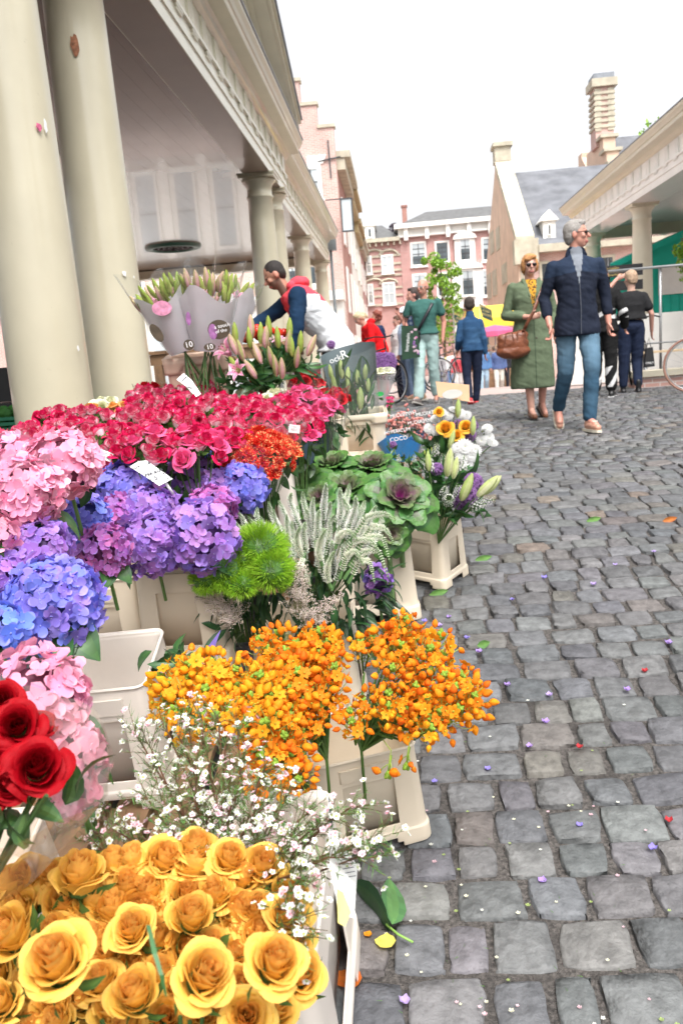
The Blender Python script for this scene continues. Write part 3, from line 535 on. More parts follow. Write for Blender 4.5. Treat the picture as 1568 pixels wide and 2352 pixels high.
def bucket(label, loc, yaw, w=.3, d=.25, h=.3, m=None, flare=1.16, tilt=None, group='cream flower buckets', collar=False, win=(.24, .74), name='flower_bucket', lean=(0, 0), opening=False, wr=(.20, .80), closed=False):
    m = m or m_buck; s = slope(loc[1]) if tilt is None else tilt
    n = _n((0, -s, 1)); u = np.array([cos(yaw), sin(yaw), 0.]); u = _n(u-n*u.dot(n)); v = np.cross(n, u)
    M = np.eye(4); M[:3, 0] = u; M[:3, 1] = v; M[:3, 2] = n; M[:3, 3] = loc
    if lean != (0, 0): M = M @ np.array(Matrix.Rotation(lean[0], 4, 'X') @ Matrix.Rotation(lean[1], 4, 'Y'))
    t = empty(name, loc, label, 'bucket', group, mat=Matrix(M.tolist()))
    ring = ring_xy(1, 1, .10); fl = flare
    lv = [0, .05, .10, .155, .17, win[0], .5, win[1], win[1]+.03, .86, .97, 1.0]
    V = []; idx = {}
    for i, l in enumerate(lv):
        k = 1+(fl-1)*(1-l)**1.0
        if l < .16: k *= 1.035; 
        for (sd_, uu, x, y) in ring: V.append((x*w*k, y*d*k, l*h))
    nr = len(ring); F = []
    for i in range(len(lv)-1):
        la, lb = lv[i], lv[i+1]
        for j in range(nr):
            j2 = (j+1) % nr; a, b_ = ring[j], ring[j2]
            if a[0] == b_[0] and a[1] != 9 and b_[1] != 9:
                lo, hi = a[1], b_[1]; mid = (lo+hi)/2
                wl, wh = (wr[0]-.001, wr[1]+.001) if len([1 for q in ring if q[0] == a[0]]) > 12 else (.24, .76)
                if not closed and win[0]-.001 <= la and lb <= win[1]+.001 and wl < mid < wh: continue
                if lb <= .10+.001 and ((i == 0 and .20 < mid < .80) or (i == 1 and .26 < mid < .74)): continue
            F.append((i*nr+j, i*nr+j2, (i+1)*nr+j2, (i+1)*nr+j))
    V = np.array(V)
    for i in (0,):                                             # slanted sides of the foot arches
        for j, (sd_, uu, x, y) in enumerate(ring):
            if uu in (.20, .24): pass
    b = MB(); b.add((V, F)); o = b.build('frame', m, t, smooth=True)
    md = o.modifiers.new('Solidify', 'SOLIDIFY'); md.thickness = .006; md.offset = -1
    mb_ = o.modifiers.new('Bevel', 'BEVEL'); mb_.width = .0022; mb_.segments = 2; mb_.limit_method = 'ANGLE'; mb_.angle_limit = radians(40)
    r2 = np.array([(x, y) for _, _, x, y in ring])
    L = [(1.0, .985), (.955, .975), (.76, .965), (.12, .90), (.12, .74)]
    Vc = np.concatenate([np.column_stack([r2[:, 0]*w*k, r2[:, 1]*d*k, np.full(nr, l*h+(.002 if l == 1 else 0))]) for l, k in L[:4]])
    Fc = [(i*nr+j, i*nr+(j+1) % nr, (i+1)*nr+(j+1) % nr, (i+1)*nr+j) for i in range(3) for j in range(nr)]; Fc.append(tuple(3*nr+j for j in range(nr)))
    b = MB(); b.add((Vc, Fc)); o = b.build('container', m, t, smooth=True); md = o.modifiers.new('Solidify', 'SOLIDIFY'); md.thickness = .004; md.offset = 0
    b = MB()                                                   # rolled rim
    for k_, zz in ((1.005, 1.0),):
        P_ = [(x*w*k_, y*d*k_, h*zz+.002) for _, _, x, y in ring]; b.add(tube(P_+[P_[0]], .0042, 6))
    # grip panels on the two broad sides
    for sy in (-1, 1):
        yy = sy*(d/2*(1+(fl-1)*.14)+.0015); 
        b.add(rings([[(x_*w*sc, yy+sy*o_, z_*h) for x_, z_ in ((-.26, .80), (.26, .80), (.26, .93), (-.26, .93))][::sy] for sc, o_ in ((1.06, -.002), (1.0, .0045))]))
    o = b.build('rim', m, t, smooth=False); 
    if collar:
        b = MB(); ring2 = ring_xy(1, 1, .08); nr2 = len(ring2); V = []; lv2 = [.80, .845, .90, .93, 1.015]; ko = [1.06, 1.06, 1.07, 1.075, 1.09]
        for l, k in zip(lv2, ko):
            for (_, _, x, y) in ring2: V.append((x*w*k, y*d*k, l*h))
        F = []
        for i in range(4):
            for j in range(nr2):
                a, b2 = ring2[j], ring2[(j+1) % nr2]; mid = (a[1]+b2[1])/2 if (a[1] != 9 and b2[1] != 9 and a[0] == b2[0]) else 0
                if (i == 0 and .2 < mid < .8) or (i == 1 and .26 < mid < .74): continue
                F.append((i*nr2+j, i*nr2+(j+1) % nr2, (i+1)*nr2+(j+1) % nr2, (i+1)*nr2+j))
        b.add((V, F)); o = b.build('collar', m, t, smooth=True); md = o.modifiers.new('Solidify', 'SOLIDIFY'); md.thickness = .006; md.offset = 0
    return t, M
# ================================================================ petals, leaves, blooms
m_petal = mat('petals', rough=.62, var=.10, vscale=45, bump=.25, bscale=90, vc=True, trans=.3, spec=.18)
m_hyd = mat('hydrangea_petals', rough=.55, var=.14, vscale=9, vc=True, trans=.28, spec=.3)
m_leaf = mat('leaves', rough=.38, var=.15, vscale=20, vc=True, trans=.18, spec=.5)
m_kale = mat('kale_leaves', rough=.42, var=.12, vscale=30, bump=.5, bscale=45, vc=True, trans=.15)
m_stem = mat('stems', rough=.5, var=.15, vscale=20, vc=True)
G1, G2, G3 = (.035, .11, .03), (.02, .065, .03), (.16, .30, .04)
def leaf(L=.1, W=.035, bend=.5, fold=.25, n=6, col=G1, serr=0):
    G = []; C = []
    for i in range(n+1):
        v = i/n; wd = W/2*max(.03, sin(pi*min(1, v**.8*1.0))**.8); a = bend*v; z = L*v*cos(a*.7); y = -L*v*sin(a*.7)
        row_ = []
        for j, u in enumerate((-1, -.5, 0, .5, 1)): row_.append((u*wd*(1+serr*((i+j) % 2)*.2), y+abs(u)*wd*fold*-1*-1, z))
        G.append(row_)
        if i < n:
            for j in range(4): C.append(jit(lerp(col, (col[0]*1.5+.02, col[1]*1.4+.02, col[2]*1.2), .5 if j in (1, 2) else 0), .12))
    v, f = patch(G); return v, f, C
def rose(R=.03, H=.04, n=22, cin=(.8, .3, .02), cmid=(.85, .45, .03), cout=(.8, .6, .08), edge=None, g=5, open_=1.0, wav=.06, ed0=.72):
    """spiral of overlapping petals: a tight high heart, looser outer petals whose rims roll back"""
    b = MB(); ph = random.uniform(0, 6)
    for i in range(n):
        t = i/(n-1); ph += 2.399+random.uniform(-.25, .25); r0 = R*(.05+.80*t**.9)*random.uniform(.96, 1.04); wh = (1.9-1.15*t**.6)*random.uniform(.92, 1.08)
        hh = H*(1.0-.34*t**1.4)*random.uniform(.96, 1.03); curl = max(0, (t-.35)/.65)*open_; G = []; C = []; k1, k2 = random.uniform(0, 6), random.uniform(0, 6); n2 = g+2
        for a in range(g+1):
            v = a/g; row_ = []
            for c in range(n2+1):
                u = c/n2*2-1; th = ph+u*wh*(.60+.40*sin(pi*.5*min(1, v*1.4)))+.12*u*v
                prof = (.30+.70*min(1, v*1.25)**.7)*(1-.10*(1-t)*v) ; roll = max(0, v-.68)/.32
                rr = r0*prof*(1+.10*u*t)+R*.34*curl*roll**1.4*(1-.3*u*u)+R*wav*v*v*sin(2.6*u+k2)
                z = hh*v*(1-.16*abs(u)**3*v) - H*.24*curl*roll**2 + H*.025*v*sin(4*u+k1) - H*.05*abs(u)**2*curl
                row_.append((rr*cos(th), rr*sin(th), z))
            G.append(row_)
        for a in range(g):
            for c in range(n2):
                v = (a+.5)/g; u = abs((c+.5)/n2*2-1); base = lerp(cin, cmid, min(1, t*1.7)) if t < .6 else lerp(cmid, cout, (t-.6)/.4*.6+.4*(1-v)*(t-.6)/.4)
                if edge is not None: base = lerp(base, edge, max(0, min(1, (max(v, u*.95)-ed0)/.22)))
                C.append(jit(base, .04))
        v_, f_ = patch(G); b.add((v_, f_, C))
    for k in range(5): b.add(leaf(H*.6, R*.5, .9, .2, 3, (.08, .16, .04)), xf=xf((R*.25*cos(k*1.256), R*.25*sin(k*1.256), -H*.05), (cos(k*1.256), sin(k*1.256), .3), spin=1.57))
    b.add(lathe([(R*.12, -H*.25), (R*.3, -H*.02), (R*.5, H*.10), (R*.3, H*.3)], 8, cap=False), (.09, .18, .05))
    return b
def hydrangea(R=.1, nf=230, fs=.021, cols=((.2, .1, .6),), flat=.82, hue2=.0, edge=(.5, .3, .8), seed=0):
    """mophead: a dome of four-petalled florets of uneven size and turn"""
    rs = np.random.default_rng(seed); b = MB(); ga = pi*(3-sqrt(5)); blobs = rs.normal(0, 1, (5, 3))
    for i in range(nf):
        if rs.random() < .02: continue
        z = 1-1.72*(i+.5)/nf; r = sqrt(max(0, 1-z*z)); th = ga*i; d = np.array([r*cos(th), r*sin(th), z])
        d = _n(d+rs.normal(0, .06, 3)); lump = 1+.08*sum(math.tanh(2*(d@_n(q))-.6) for q in blobs)*.6
        p = d*R*lump*np.array([1, 1, flat])*(1+rs.normal(0, .035)); nrm = _n(d*np.array([1, 1, 1/flat])+rs.normal(0, .30, 3))
        u, v, _ = frame_of(nrm); sp = rs.uniform(0, pi/2); s = fs*rs.uniform(.78, 1.2)
        c0 = cols[rs.integers(len(cols))]; k = noise.noise(Vector(d*1.6+seed*3.1)); c0 = lerp(c0, cols[int(abs(k)*7) % len(cols)], .6); c0 = jit(c0, .16)
        cup = rs.uniform(.05, .4)
        for q in range(4):
            a = sp+q*pi/2+rs.normal(0, .09); e1 = u*cos(a)+v*sin(a); e2 = -u*sin(a)+v*cos(a); s_ = s*(1.0 if q % 2 else .9); tw = rs.normal(0, .16); dr = rs.normal(0, .12)
            pts = []
            for (x, y, zz) in ((.04, -.12, 0), (.04, .12, 0), (.45, -.46, cup*.42+tw*.4), (.45, 0, cup*.20), (.45, .46, cup*.42-tw*.4), (.80, -.42, cup*.72+tw+dr*.6), (.84, 0, cup*.48+dr*.6), (.80, .42, cup*.72-tw+dr*.6), (1.02, -.13, cup*.74+dr), (1.02, .13, cup*.74+dr)):
                pts.append(p+(e1*x+e2*y+nrm*zz)*s_)
            cc = jit(c0, .07); b.add((pts, [(0, 1, 3), (0, 3, 2), (1, 4, 3), (2, 3, 6, 5), (3, 4, 7, 6), (5, 6, 9, 8), (6, 7, 9)], [cc, cc, cc, cc, cc, lerp(cc, edge, .35), lerp(cc, edge, .35)]))
        b.add(ball(s*.09, 5, 3), lerp(c0, (.75, .75, .9), .4), xf=xf(p+nrm*s*.06))
    b.add(ball(R*.74, 14, 9, (1, 1, flat)), tuple(x*.22 for x in cols[0])); return b
def lily_bud(L=.09, r=.014, c0=(.30, .42, .08), c1=(.75, .35, .40), open_=0):
    b = MB(); n = 12; R = []; C = []
    pr = [(0, .25), (.08, .62), (.25, .92), (.45, 1), (.65, .88), (.82, .62), (.94, .32), (1, .06)]
    for z, k in pr: R.append([(r*k*(1+.13*cos(3*t))*cos(t), r*k*(1+.13*cos(3*t))*sin(t), z*L) for t in np.arange(n)*2*pi/n])
    v, f = rings(R, cap=False)
    for i in range(len(pr)-1):
        for j in range(n): tt = (pr[i][0]); C.append(jit(lerp(c0, c1, (1 if (j % 4) in (1, 2) else .35)*(1-tt*.5)), .06))
    b.add((v, f, C)); return b
def lily_open(L=.09, c=(.85, .25, .45)):
    b = MB()
    for k in range(6):
        a = k*pi/3; G = []; C = []
        for i in range(7):
            v = i/6; w_ = L*.2*sin(pi*min(1, .12+v*.88))**.8; r = L*(.12+.75*v**1.5+.0*v); z = L*(.75*sin(v*pi*.55))-L*.25*max(0, v-.6)
            G.append([((r)*cos(a)-w_*u*sin(a), r*sin(a)+w_*u*cos(a), z+abs(u)*w_*.3) for u in (-1, -.5, 0, .5, 1)])
            if i < 6: C += [lerp(c, (.95, .75, .8), .6 if j in (0, 3) else .1) for j in range(4)]
        v_, f_ = patch(G); b.add((v_, f_, C))
    for k in range(6): a = k*pi/3+.3; b.add(tube([(0, 0, L*.2), (L*.2*cos(a), L*.2*sin(a), L*.85)], .0012, 4), (.5, .6, .3)); b.add(ball(.004, 5, 3), (.25, .08, .03), xf=xf((L*.2*cos(a), L*.2*sin(a), L*.85)))
    return b
def star_head(R=.045, n=16, bud=.016, seed=0, cols=((.85, .24, .012), (.86, .32, .015), (.80, .17, .012))):
    """orange star flower: buds on curved stalks round an axis, a few open, green tip"""
    rs = random.Random(seed); b = MB(); base = -R*1.6
    b.add(tube([(0, 0, base), (0, 0, 0), (0, 0, R*.7)], [.0035, .003, .002], 5), (.22, .36, .05))
    for i in range(n):
        t = i/n; a = i*2.4; el = .1+1.15*t+rs.uniform(-.15, .15); d = np.array([cos(a)*cos(el), sin(a)*cos(el), sin(el)]); z0 = base*.5*(1-t)+R*.3*t
        rr = R*rs.uniform(.6, 1.3); p0 = np.array([0, 0, z0]); p3 = d*rr; p1 = p0+np.array([d[0], d[1], .1])*rr*.5
        b.add(tube([p0, (p0+p1)/2, (p1+p3)/2, p3], .0013, 4), (.40, .52, .12)); c = jit(rs.choice(cols), .1); dd = _n(d+np.array([0, 0, rs.uniform(-.9, .3)])); s = bud*rs.uniform(.5, 1.12)
        if rs.random() < .58:
            R_ = []; C = []
            for z, k in ((-.3, .12), (.1, .60), (.6, .86), (1.2, .74), (1.75, .42), (2.1, .08)): R_.append([(s*k*(1+.10*cos(3*q))*cos(q), s*k*(1+.10*cos(3*q))*sin(q), z*s) for q in np.arange(9)*2*pi/9])
            v_, f_ = rings(R_, cap=False)
            for i_ in range(5): C += [lerp(c, (.75, .55, .08), .30 if i_ < 1 else 0) for _ in range(9)]
            b.add((v_, f_, C), xf=xf(p3, dd))
        else:
            for k in range(6):
                q = k*pi/3; L = s*1.7; G = [[(L*.06*cos(q)-w_*u*sin(q)+L*v*.8*cos(q), w_*u*cos(q)+L*v*.8*sin(q)+L*.06*sin(q), L*(.45*v-.25*v*v)) for u, w_ in ((-1, L*.30*ww), (0, 0), (1, L*.30*ww))] for v, ww in ((0, .4), (.4, 1), (.75, .8), (1, .15))]
                b.add(patch(G), lerp(c, (.88, .36, .02), .4), xf=xf(p3, dd))
            b.add(ball(s*.28, 5, 4), (.5, .45, .05), xf=xf(p3+dd*s*.3))
    for i in range(7): a = i*2.4; b.add(ball(bud*.5, 6, 4, (1, 1, 1.6)), jit((.28, .45, .06), .2), xf=xf((R*.10*cos(a), R*.10*sin(a), R*(.62+.05*i)), (cos(a), sin(a), 1.2)))
    return b
def wax_branch(P, n=16, fs=.0052, seed=0):
    rs = random.Random(seed); b = MB(); P = np.asarray(P, float); b.add(tube(P, np.linspace(.0024, .0009, len(P)), 4), (.16, .07, .04))
    L = len(P)-1
    for i in range(n):
        t = .25+.75*i/n; k = min(L-1, int(t*L)); p = P[k]+(P[k+1]-P[k])*(t*L-k); d = _n(P[k+1]-P[k])
        sd_ = _n(np.cross(d, [rs.gauss(0, 1) for _ in range(3)])+d*.9); q = p+sd_*rs.uniform(.02, .05)
        b.add(tube([p, (p+q)/2+[0, 0, .002], q], [.0009, .0006, .0005], 3), (.16, .10, .05))
        for _ in range(9):
            m_ = p+(q-p)*rs.random(); dd = _n(sd_+np.array([rs.gauss(0, .7) for _ in range(3)])+[0, 0, .3]); ll = rs.uniform(.010, .022); w_ = np.cross(dd, [0, 0, 1])*.0010
            b.add(([m_-w_, m_+w_, m_+dd*ll], [(0, 1, 2)]), jit((.10, .22, .05), .3))
        for _ in range(rs.choice((0, 1, 1, 2, 2))):
            c = q+np.array([rs.gauss(0, .006) for _ in range(3)]); nn = _n(tocam(c)*.6+_n(sd_)*.5+np.array([rs.gauss(0, .45) for _ in range(3)])); pk = rs.random() < .30
            col = jit((.85, .60, .66) if pk else (.86, .86, .82), .05); s = fs*rs.uniform(.8, 1.15); u, v, _ = frame_of(nn); V = [c]; F = []
            for j in range(5):
                a = j*1.2566+rs.random()*.2; k0 = len(V)
                for (x, y, zz) in ((.35, -.3, .1), (.8, -.42, .3), (1.05, 0, .35), (.8, .42, .3), (.35, .3, .1)): V.append(c+(u*(x*cos(a)-y*sin(a))+v*(x*sin(a)+y*cos(a))+nn*zz)*s)
                F.append((k0, k0+1, k0+2, k0+3, k0+4))
            b.add((V, F), col); b.add(lathe([(.0001, s*.12), (s*.32, s*.2), (s*.42, s*.02)], 7, False), jit((.42, .5, .12) if not pk else (.6, .25, .3), .15), xf=xf(c, nn))
    return b
def spike(P, r=.011, seed=0, cw=(.90, .91, .84)):
    """veronica spike: rows of tiny florets tapering to a green tip"""
    rs = random.Random(seed); b = MB(); P = np.asarray(P, float); b.add(tube(P, np.linspace(.006, .0012, len(P)), 5), (.12, .24, .08)); L = len(P)-1; n = 26
    for i in range(n):
        t = i/n; k = min(L-1, int((.15+.85*t)*L)); tt = (.15+.85*t)*L-k; p = P[k]+(P[k+1]-P[k])*tt; d = _n(P[k+1]-P[k]); u, v, _ = frame_of(d); rr = r*(1-t)**.62*(1 if t > .12 else .7)+.0014
        for j in range(7):
            a = j*.8976+i*.5+rs.uniform(-.1, .1); e = u*cos(a)+v*sin(a); c = p+e*rr*.7; s = rr*.25+.0008
            col = jit(lerp(cw, (.22, .36, .12), min(1, max(0, t-.42)/.45) if (i+j) % 2 else max(0, t-.5)/.5*.45), .1)
            b.add(([c+e*s*1.5+d*s*.9, c+u*s, c+v*s, c-u*s, c-v*s, c-e*s*.6-d*s], [(0, 1, 2), (0, 2, 3), (0, 3, 4), (0, 4, 1), (5, 2, 1), (5, 3, 2), (5, 4, 3), (5, 1, 4)]), col)
    return b
def green_ball(R=.06, n=1500, seed=0):
    rs = np.random.default_rng(seed); b = MB(); V = []; F = []; C = []
    tufts = [_n(rs.normal(0, 1, 3)+[0, 0, .45]) for _ in range(70)]
    for i in range(n):
        tf = tufts[i % 70]; d = _n(tf+rs.normal(0, .16, 3)); p = d*R*.72*np.array([1, 1, .85]); q = _n(d*.8+tf*.6+rs.normal(0, .16, 3)); L = R*rs.uniform(.25, .42); w_ = _n(np.cross(q, rs.normal(0, 1, 3)))*.0010
        k = len(V); V += [p-w_, p+w_, p+q*L*.6+w_*.8, p+q*L, p+q*L*.6-w_*.8]; F.append((k, k+1, k+2, k+3, k+4)); C.append(jit(lerp((.20, .42, .02), (.36, .56, .05), rs.random()), .15))
    b.add((V, F, C)); b.add(ball(R*.72, 12, 8, (1, 1, .85)), (.06, .15, .02)); return b
def kale_head(R=.15, n=26, seed=0, core=(.35, .05, .25), size_t=1.0):
    rs = random.Random(seed); b = MB(); g = 8
    for i in range(n):
        t = i/(n-1); ph = i*2.4+rs.uniform(-.2, .2); L = R*(.35+.75*t); W = L*(.75+.2*t); el = 1.35-1.25*t+rs.uniform(-.1, .1); G = []; C = []; k1 = rs.uniform(0, 6)
        for a in range(g+1):
            v = a/g; row_ = []
            for c in range(g+1):
                u = c/g*2-1; wd = W*.5*(.12+.88*sin(pi*.5*min(1, v*1.5))**1.3)*(1-.35*max(0, v-.75)*4*abs(u)); r = L*v*(1-.28*abs(u)**2.2*v); e = el-.9*v*(.3+t*.5)
                x = L*.05+r*cos(el-.45*v*t); z = r*sin(el-.75*v*t*.9)+R*.05; ruff = R*.035*(v**1.5)*(abs(u)**.5*.6+.4)*sin(9*u+k1+3*v)+.018*W/.1*abs(u)**2*.3
                yv = u*wd; row_.append((x*cos(ph)-yv*sin(ph)-ruff*sin(el)*cos(ph)*.4, x*sin(ph)+yv*cos(ph)-ruff*sin(el)*sin(ph)*.4, z+ruff*cos(el)+abs(u)*wd*.15))
            G.append(row_)
        for a in range(g):
            for c in range(g):
                v = (a+.5)/g; u = abs((c+.5)/g*2-1); grn = lerp((.035, .13, .035), (.10, .24, .035), .1+.4*(1-t)+.35*(v > .8)); vein = max(0, 1-u*3.6)*max(0, 1-v*1.0)
                cc = lerp(grn, (.26, .04, .19), min(1, vein*1.3)*(1 if (t < .8) else .4)*size_t); cc = lerp(cc, core, min(1, max(0, (1-t*2.0))*(1.1-.7*v)*1.2*size_t)); C.append(jit(cc, .10))
        v_, f_ = patch(G); b.add((v_, f_, C))
    return b
def daisy(R=.03, n=15, c=(.60, .60, .59), eye=(.45, .55, .08)):
    b = MB()
    for ringi, (k, el, m_) in enumerate(((1, .15, n), (.8, .45, n-4), (.5, .8, n-8))):
        for i in range(m_):
            a = i*2*pi/m_+ringi*.2; L = R*k; w_ = R*.13; G = [[((L*v*cos(el*(1-.6*v)))*cos(a)-u*w_*ww*sin(a), (L*v*cos(el*(1-.6*v)))*sin(a)+u*w_*ww*cos(a), L*v*sin(el*(1-.5*v))+.003*ringi) for u in (-1, 0, 1)] for v, ww in ((.1, .5), (.5, 1), (.85, 1), (1, .4))]
            b.add(patch(G), jit(c, .04))
    b.add(ball(R*.26, 10, 5, (1, 1, .5)), eye, xf=xf((0, 0, R*.1))); return b
def allium(R=.04, n=420, c=(.32, .14, .42), seed=0):
    rs = np.random.default_rng(seed); b = MB(); V = []; F = []; C = []
    for i in range(n):
        d = _n(rs.normal(0, 1, 3)); p = d*R*rs.uniform(.85, 1.0); u, v, _ = frame_of(_n(d+rs.normal(0, .25, 3))); s = .0055; a0 = rs.uniform(0, 1)
        for j in range(5):
            a = a0+j*1.2566; e = u*cos(a)+v*sin(a); f = u*cos(a+1.57)+v*sin(a+1.57); k = len(V); V += [p, p+e*s*.6+f*s*.22, p+e*s+d*s*.3, p+e*s*.6-f*s*.22]; F.append((k, k+1, k+2, k+3)); C.append(jit(lerp(c, (.62, .42, .7), rs.random()*.5), .15))
    b.add((V, F, C)); b.add(ball(R*.82, 10, 7), tuple(x*.35 for x in c)); return b
def carnation(R=.03, n=26, c=(.66, .015, .012), e=(.86, .50, .22), seed=0):
    rs = random.Random(seed); b = MB()
    for i in range(n):
        t = i/(n-1); ph = i*2.4; L = R*(.5+.55*t); W = R*.75; el = 1.4-1.15*t; G = []; C = []
        for a in range(5):
            v = a/4; row_ = []
            for c_ in range(8):
                u = c_/7*2-1; r = L*v; ruf = R*.14*v*v*sin(c_*2.3+i)+rs.uniform(-.01, .01)*R; x = r*cos(el); z = r*sin(el)+R*.1; yv = u*W*.5*v**.8
                row_.append((x*cos(ph)-yv*sin(ph)+ruf*cos(ph), x*sin(ph)+yv*cos(ph)+ruf*sin(ph), z+ruf*.6))
            G.append(row_)
            if a < 4: C += [jit(lerp(c, e, .9 if (a == 3 and rs.random() < .22) else .03), .12) for _ in range(7)]
        v_, f_ = patch(G); b.add((v_, f_, C))
    b.add(lathe([(R*.15, -R*.9), (R*.35, -R*.3), (R*.3, R*.1)], 7, False), (.10, .2, .06)); return b
def plume(P, n=260, seed=0, c=(.62, .48, .45)):
    """astilbe: side sprays of tiny beads along a stem"""
    rs = random.Random(seed); b = MB(); P = np.asarray(P, float); b.add(tube(P, .0015, 4), (.2, .2, .08)); L = len(P)-1
    for i in range(18):
        t = i/18; k = min(L-1, int(t*L)); p = P[k]+(P[k+1]-P[k])*(t*L-k); d = _n(P[k+1]-P[k]); sd_ = _n(np.cross(d, [rs.gauss(0, 1) for _ in range(3)])+d*.7); ll = .045*(1-t)**.7+.008; q = p+sd_*ll; b.add(tube([p, q], .0006, 3), (.4, .35, .2))
        for _ in range(n//18):
            c_ = p+(q-p)*rs.uniform(.1, 1)+np.array([rs.gauss(0, .0032) for _ in range(3)]); s = rs.uniform(.0011, .0021); b.add(([c_+[s, 0, 0], c_+[0, s, 0], c_-[s, 0, 0], c_-[0, s, 0], c_+[0, 0, s], c_-[0, 0, s]], [(0, 1, 4), (1, 2, 4), (2, 3, 4), (3, 0, 4), (1, 0, 5), (2, 1, 5), (3, 2, 5), (0, 3, 5)]), jit(lerp(c, (.8, .74, .66), rs.random()*.8), .1))
    return b
def cone_wrap(R0, R1, H, ns=28, ruffle=.06, seed=0, hi=.1, z0=0):
    """open paper or film sleeve: ring of folds widening upwards, uneven top edge"""
    rs = random.Random(seed); k1, k2 = rs.uniform(0, 6), rs.uniform(0, 6); R_ = []
    for i in range(9):
        v = i/8; R_.append([((R0+(R1-R0)*v**.9)*(1+ruffle*v*sin(5*t+k1)+ruffle*.6*v*sin(9*t+k2))*cos(t), (R0+(R1-R0)*v**.9)*(1+ruffle*v*sin(5*t+k1)+ruffle*.6*v*sin(9*t+k2))*sin(t), z0+H*v*(1+hi*v*sin(3*t+k2)*.6)) for t in np.arange(ns)*2*pi/ns])
    return rings(R_, cap=False)
def aim(p, up=.5, j=.2, side=None):
    d = tocam(p)*(1-up)+np.array([0, 0, 1])*up
    if side is not None: d = d+np.asarray(side)
    return _n(d+rng.normal(0, j, 3))
def leafy(b, p, n, spread=.05, L=.08, W=.025, col=G1, up=.3, mi=0):
    for _ in range(n):
        d = _n(np.array([random.gauss(0, 1), random.gauss(0, 1), random.gauss(up, .6)])); b.add(leaf(L*random.uniform(.7, 1.2), W*random.uniform(.8, 1.2), random.uniform(.3, 1.2), .3, 5, jit(col, .25)), mi=mi, xf=xf(np.asarray(p)+rng.normal(0, spread, 3)*[1, 1, .6], d, random.uniform(0, 6)))
# ================================================================ stall: benches, pallets, buckets
CREAMG = 'cream plastic flower buckets'
def bench(label, x0, x1, y0, y1, z, name='display_bench', cat='bench'):
    t = empty(name, ((x0+x1)/2, (y0+y1)/2, gz((y0+y1)/2)), label, cat); L_ = Vector(t.location); b = MB(); n = int((x1-x0)/.14)
    for i in range(n): a = x0+(x1-x0)*i/n; b.add(bx2((a, y0, z-.03+random.uniform(-.002, .002)), (a+(x1-x0)/n-.012, y1, z)))
    o = b.build('tabletop', m_wood, t); o.matrix_parent_inverse = Matrix.Translation(-L_)
    b = MB()
    for yy in (y0+.06, (y0+y1)/2, y1-.06): b.add(bx2((x0, yy-.04, z-.12), (x1, yy+.04, z-.031)))
    o = b.build('crossbar', m_wood, t); o.matrix_parent_inverse = Matrix.Translation(-L_)
    for xx in (x0+.06, x1-.06):
        for yy in (y0+.06, y1-.06): b = MB(); g_ = gz(yy)-.02; b.add(bx2((xx-.035, yy-.039, g_), (xx+.035, yy+.039, z-.121))); o = b.build('leg', m_wood, t); o.matrix_parent_inverse = Matrix.Translation(-L_)
    return t
bench('low wooden bench under the rose buckets, hidden behind the hydrangeas', -2.3, -.42, 3.05, 4.2, .93)
bench('wooden bench under the lily buckets behind the roses', -2.0, .10, 4.3, 5.5, 1.07)
def pallet(x0, x1, y0, y1, dz, label):
    t = empty('wooden_pallet', ((x0+x1)/2, (y0+y1)/2, gz((y0+y1)/2)), label, 'pallet', mat=Matrix.Translation(((x0+x1)/2, (y0+y1)/2, gz((y0+y1)/2))) @ Matrix.Rotation(math.atan(slope((y0+y1)/2)), 4, 'X'))
    w, d = x1-x0, y1-y0; b = MB(); n = int(w/.12)
    for i in range(n): b.box((-w/2+(i+.5)*w/n, random.uniform(-.01, .01), dz-.012), (w/n-.03, d, .024))
    b.build('deck', m_wood, t)
    for yy in (-d/2+.06, 0, d/2-.06): b = MB(); b.box((0, yy, dz/2-.02), (w, .09, dz-.022)); b.build('bearer', m_wood, t)
pallet(-1.25, -.36, 1.35, 2.75, .20, 'brown wooden pallet beneath the empty cream bucket')
pallet(-1.9, -.5, 2.8, 3.04, .33, 'brown wooden pallet stack beneath the purple hydrangea bucket') if 0 else None
def bk(label, px, py, zc, yaw, w, d, h, **k):
    P_ = atz(px, py, zc); s = slope(P_[1]); n = _n((0, -s, 1)); u = np.array([cos(yaw), sin(yaw), 0.]); v = np.cross(n, _n(u-n*u.dot(n)))
    return bucket(label, P_-n*h+v*d/2, yaw, w, d, h, **k)
bA = bucket('cream bucket of orange star flowers standing on the cobbles, nearest the front', (-.193, 2.212, .353), .328, .291, .249, .302, group=CREAMG)
bB = bk('empty open white bucket with black 00 marks on a wooden pallet', 213, 1592, 2.16, .1, .27, .33, .36, m=m_buckw, group=CREAMG, wr=(.2, .8))
bC = bk('cream bucket holding the purple hydrangeas, behind the empty bucket', 392, 1300, 2.55, -.05, .25, .24, .36, group=CREAMG)
bD = bk('cream bucket holding white veronica spikes and green dianthus', 690, 1456, 2.72, .02, .33, .25, .36, group=CREAMG)
bE = bucket('tall cream bucket under the purple and green ornamental kale', (-.18, 3.609, .552), .132, .337, .25, .392, group=CREAMG)
bF = bucket('cream bucket turned corner first, holding the lily and allium bouquet', (.113, 3.962, .595), -.579, .225, .215, .30, group=CREAMG)
bG = bk('dirty cream bucket under the red and yellow carnations', 588, 1078, 3.3, .02, .27, .24, .33, m=m_buckw, group=CREAMG)
bH = bk('cream bucket with a deep stepped rim holding the grey lily sleeve', 823, 955, 4.8, .05, .31, .26, .28, group=CREAMG, collar=True, flare=.98)
bI = bk('peach pink bucket with a deep rim holding two wrapped lily bunches', 446, 822, 4.3, .12, .31, .25, .40, m=m_buckp, group=CREAMG, collar=True, flare=.92)
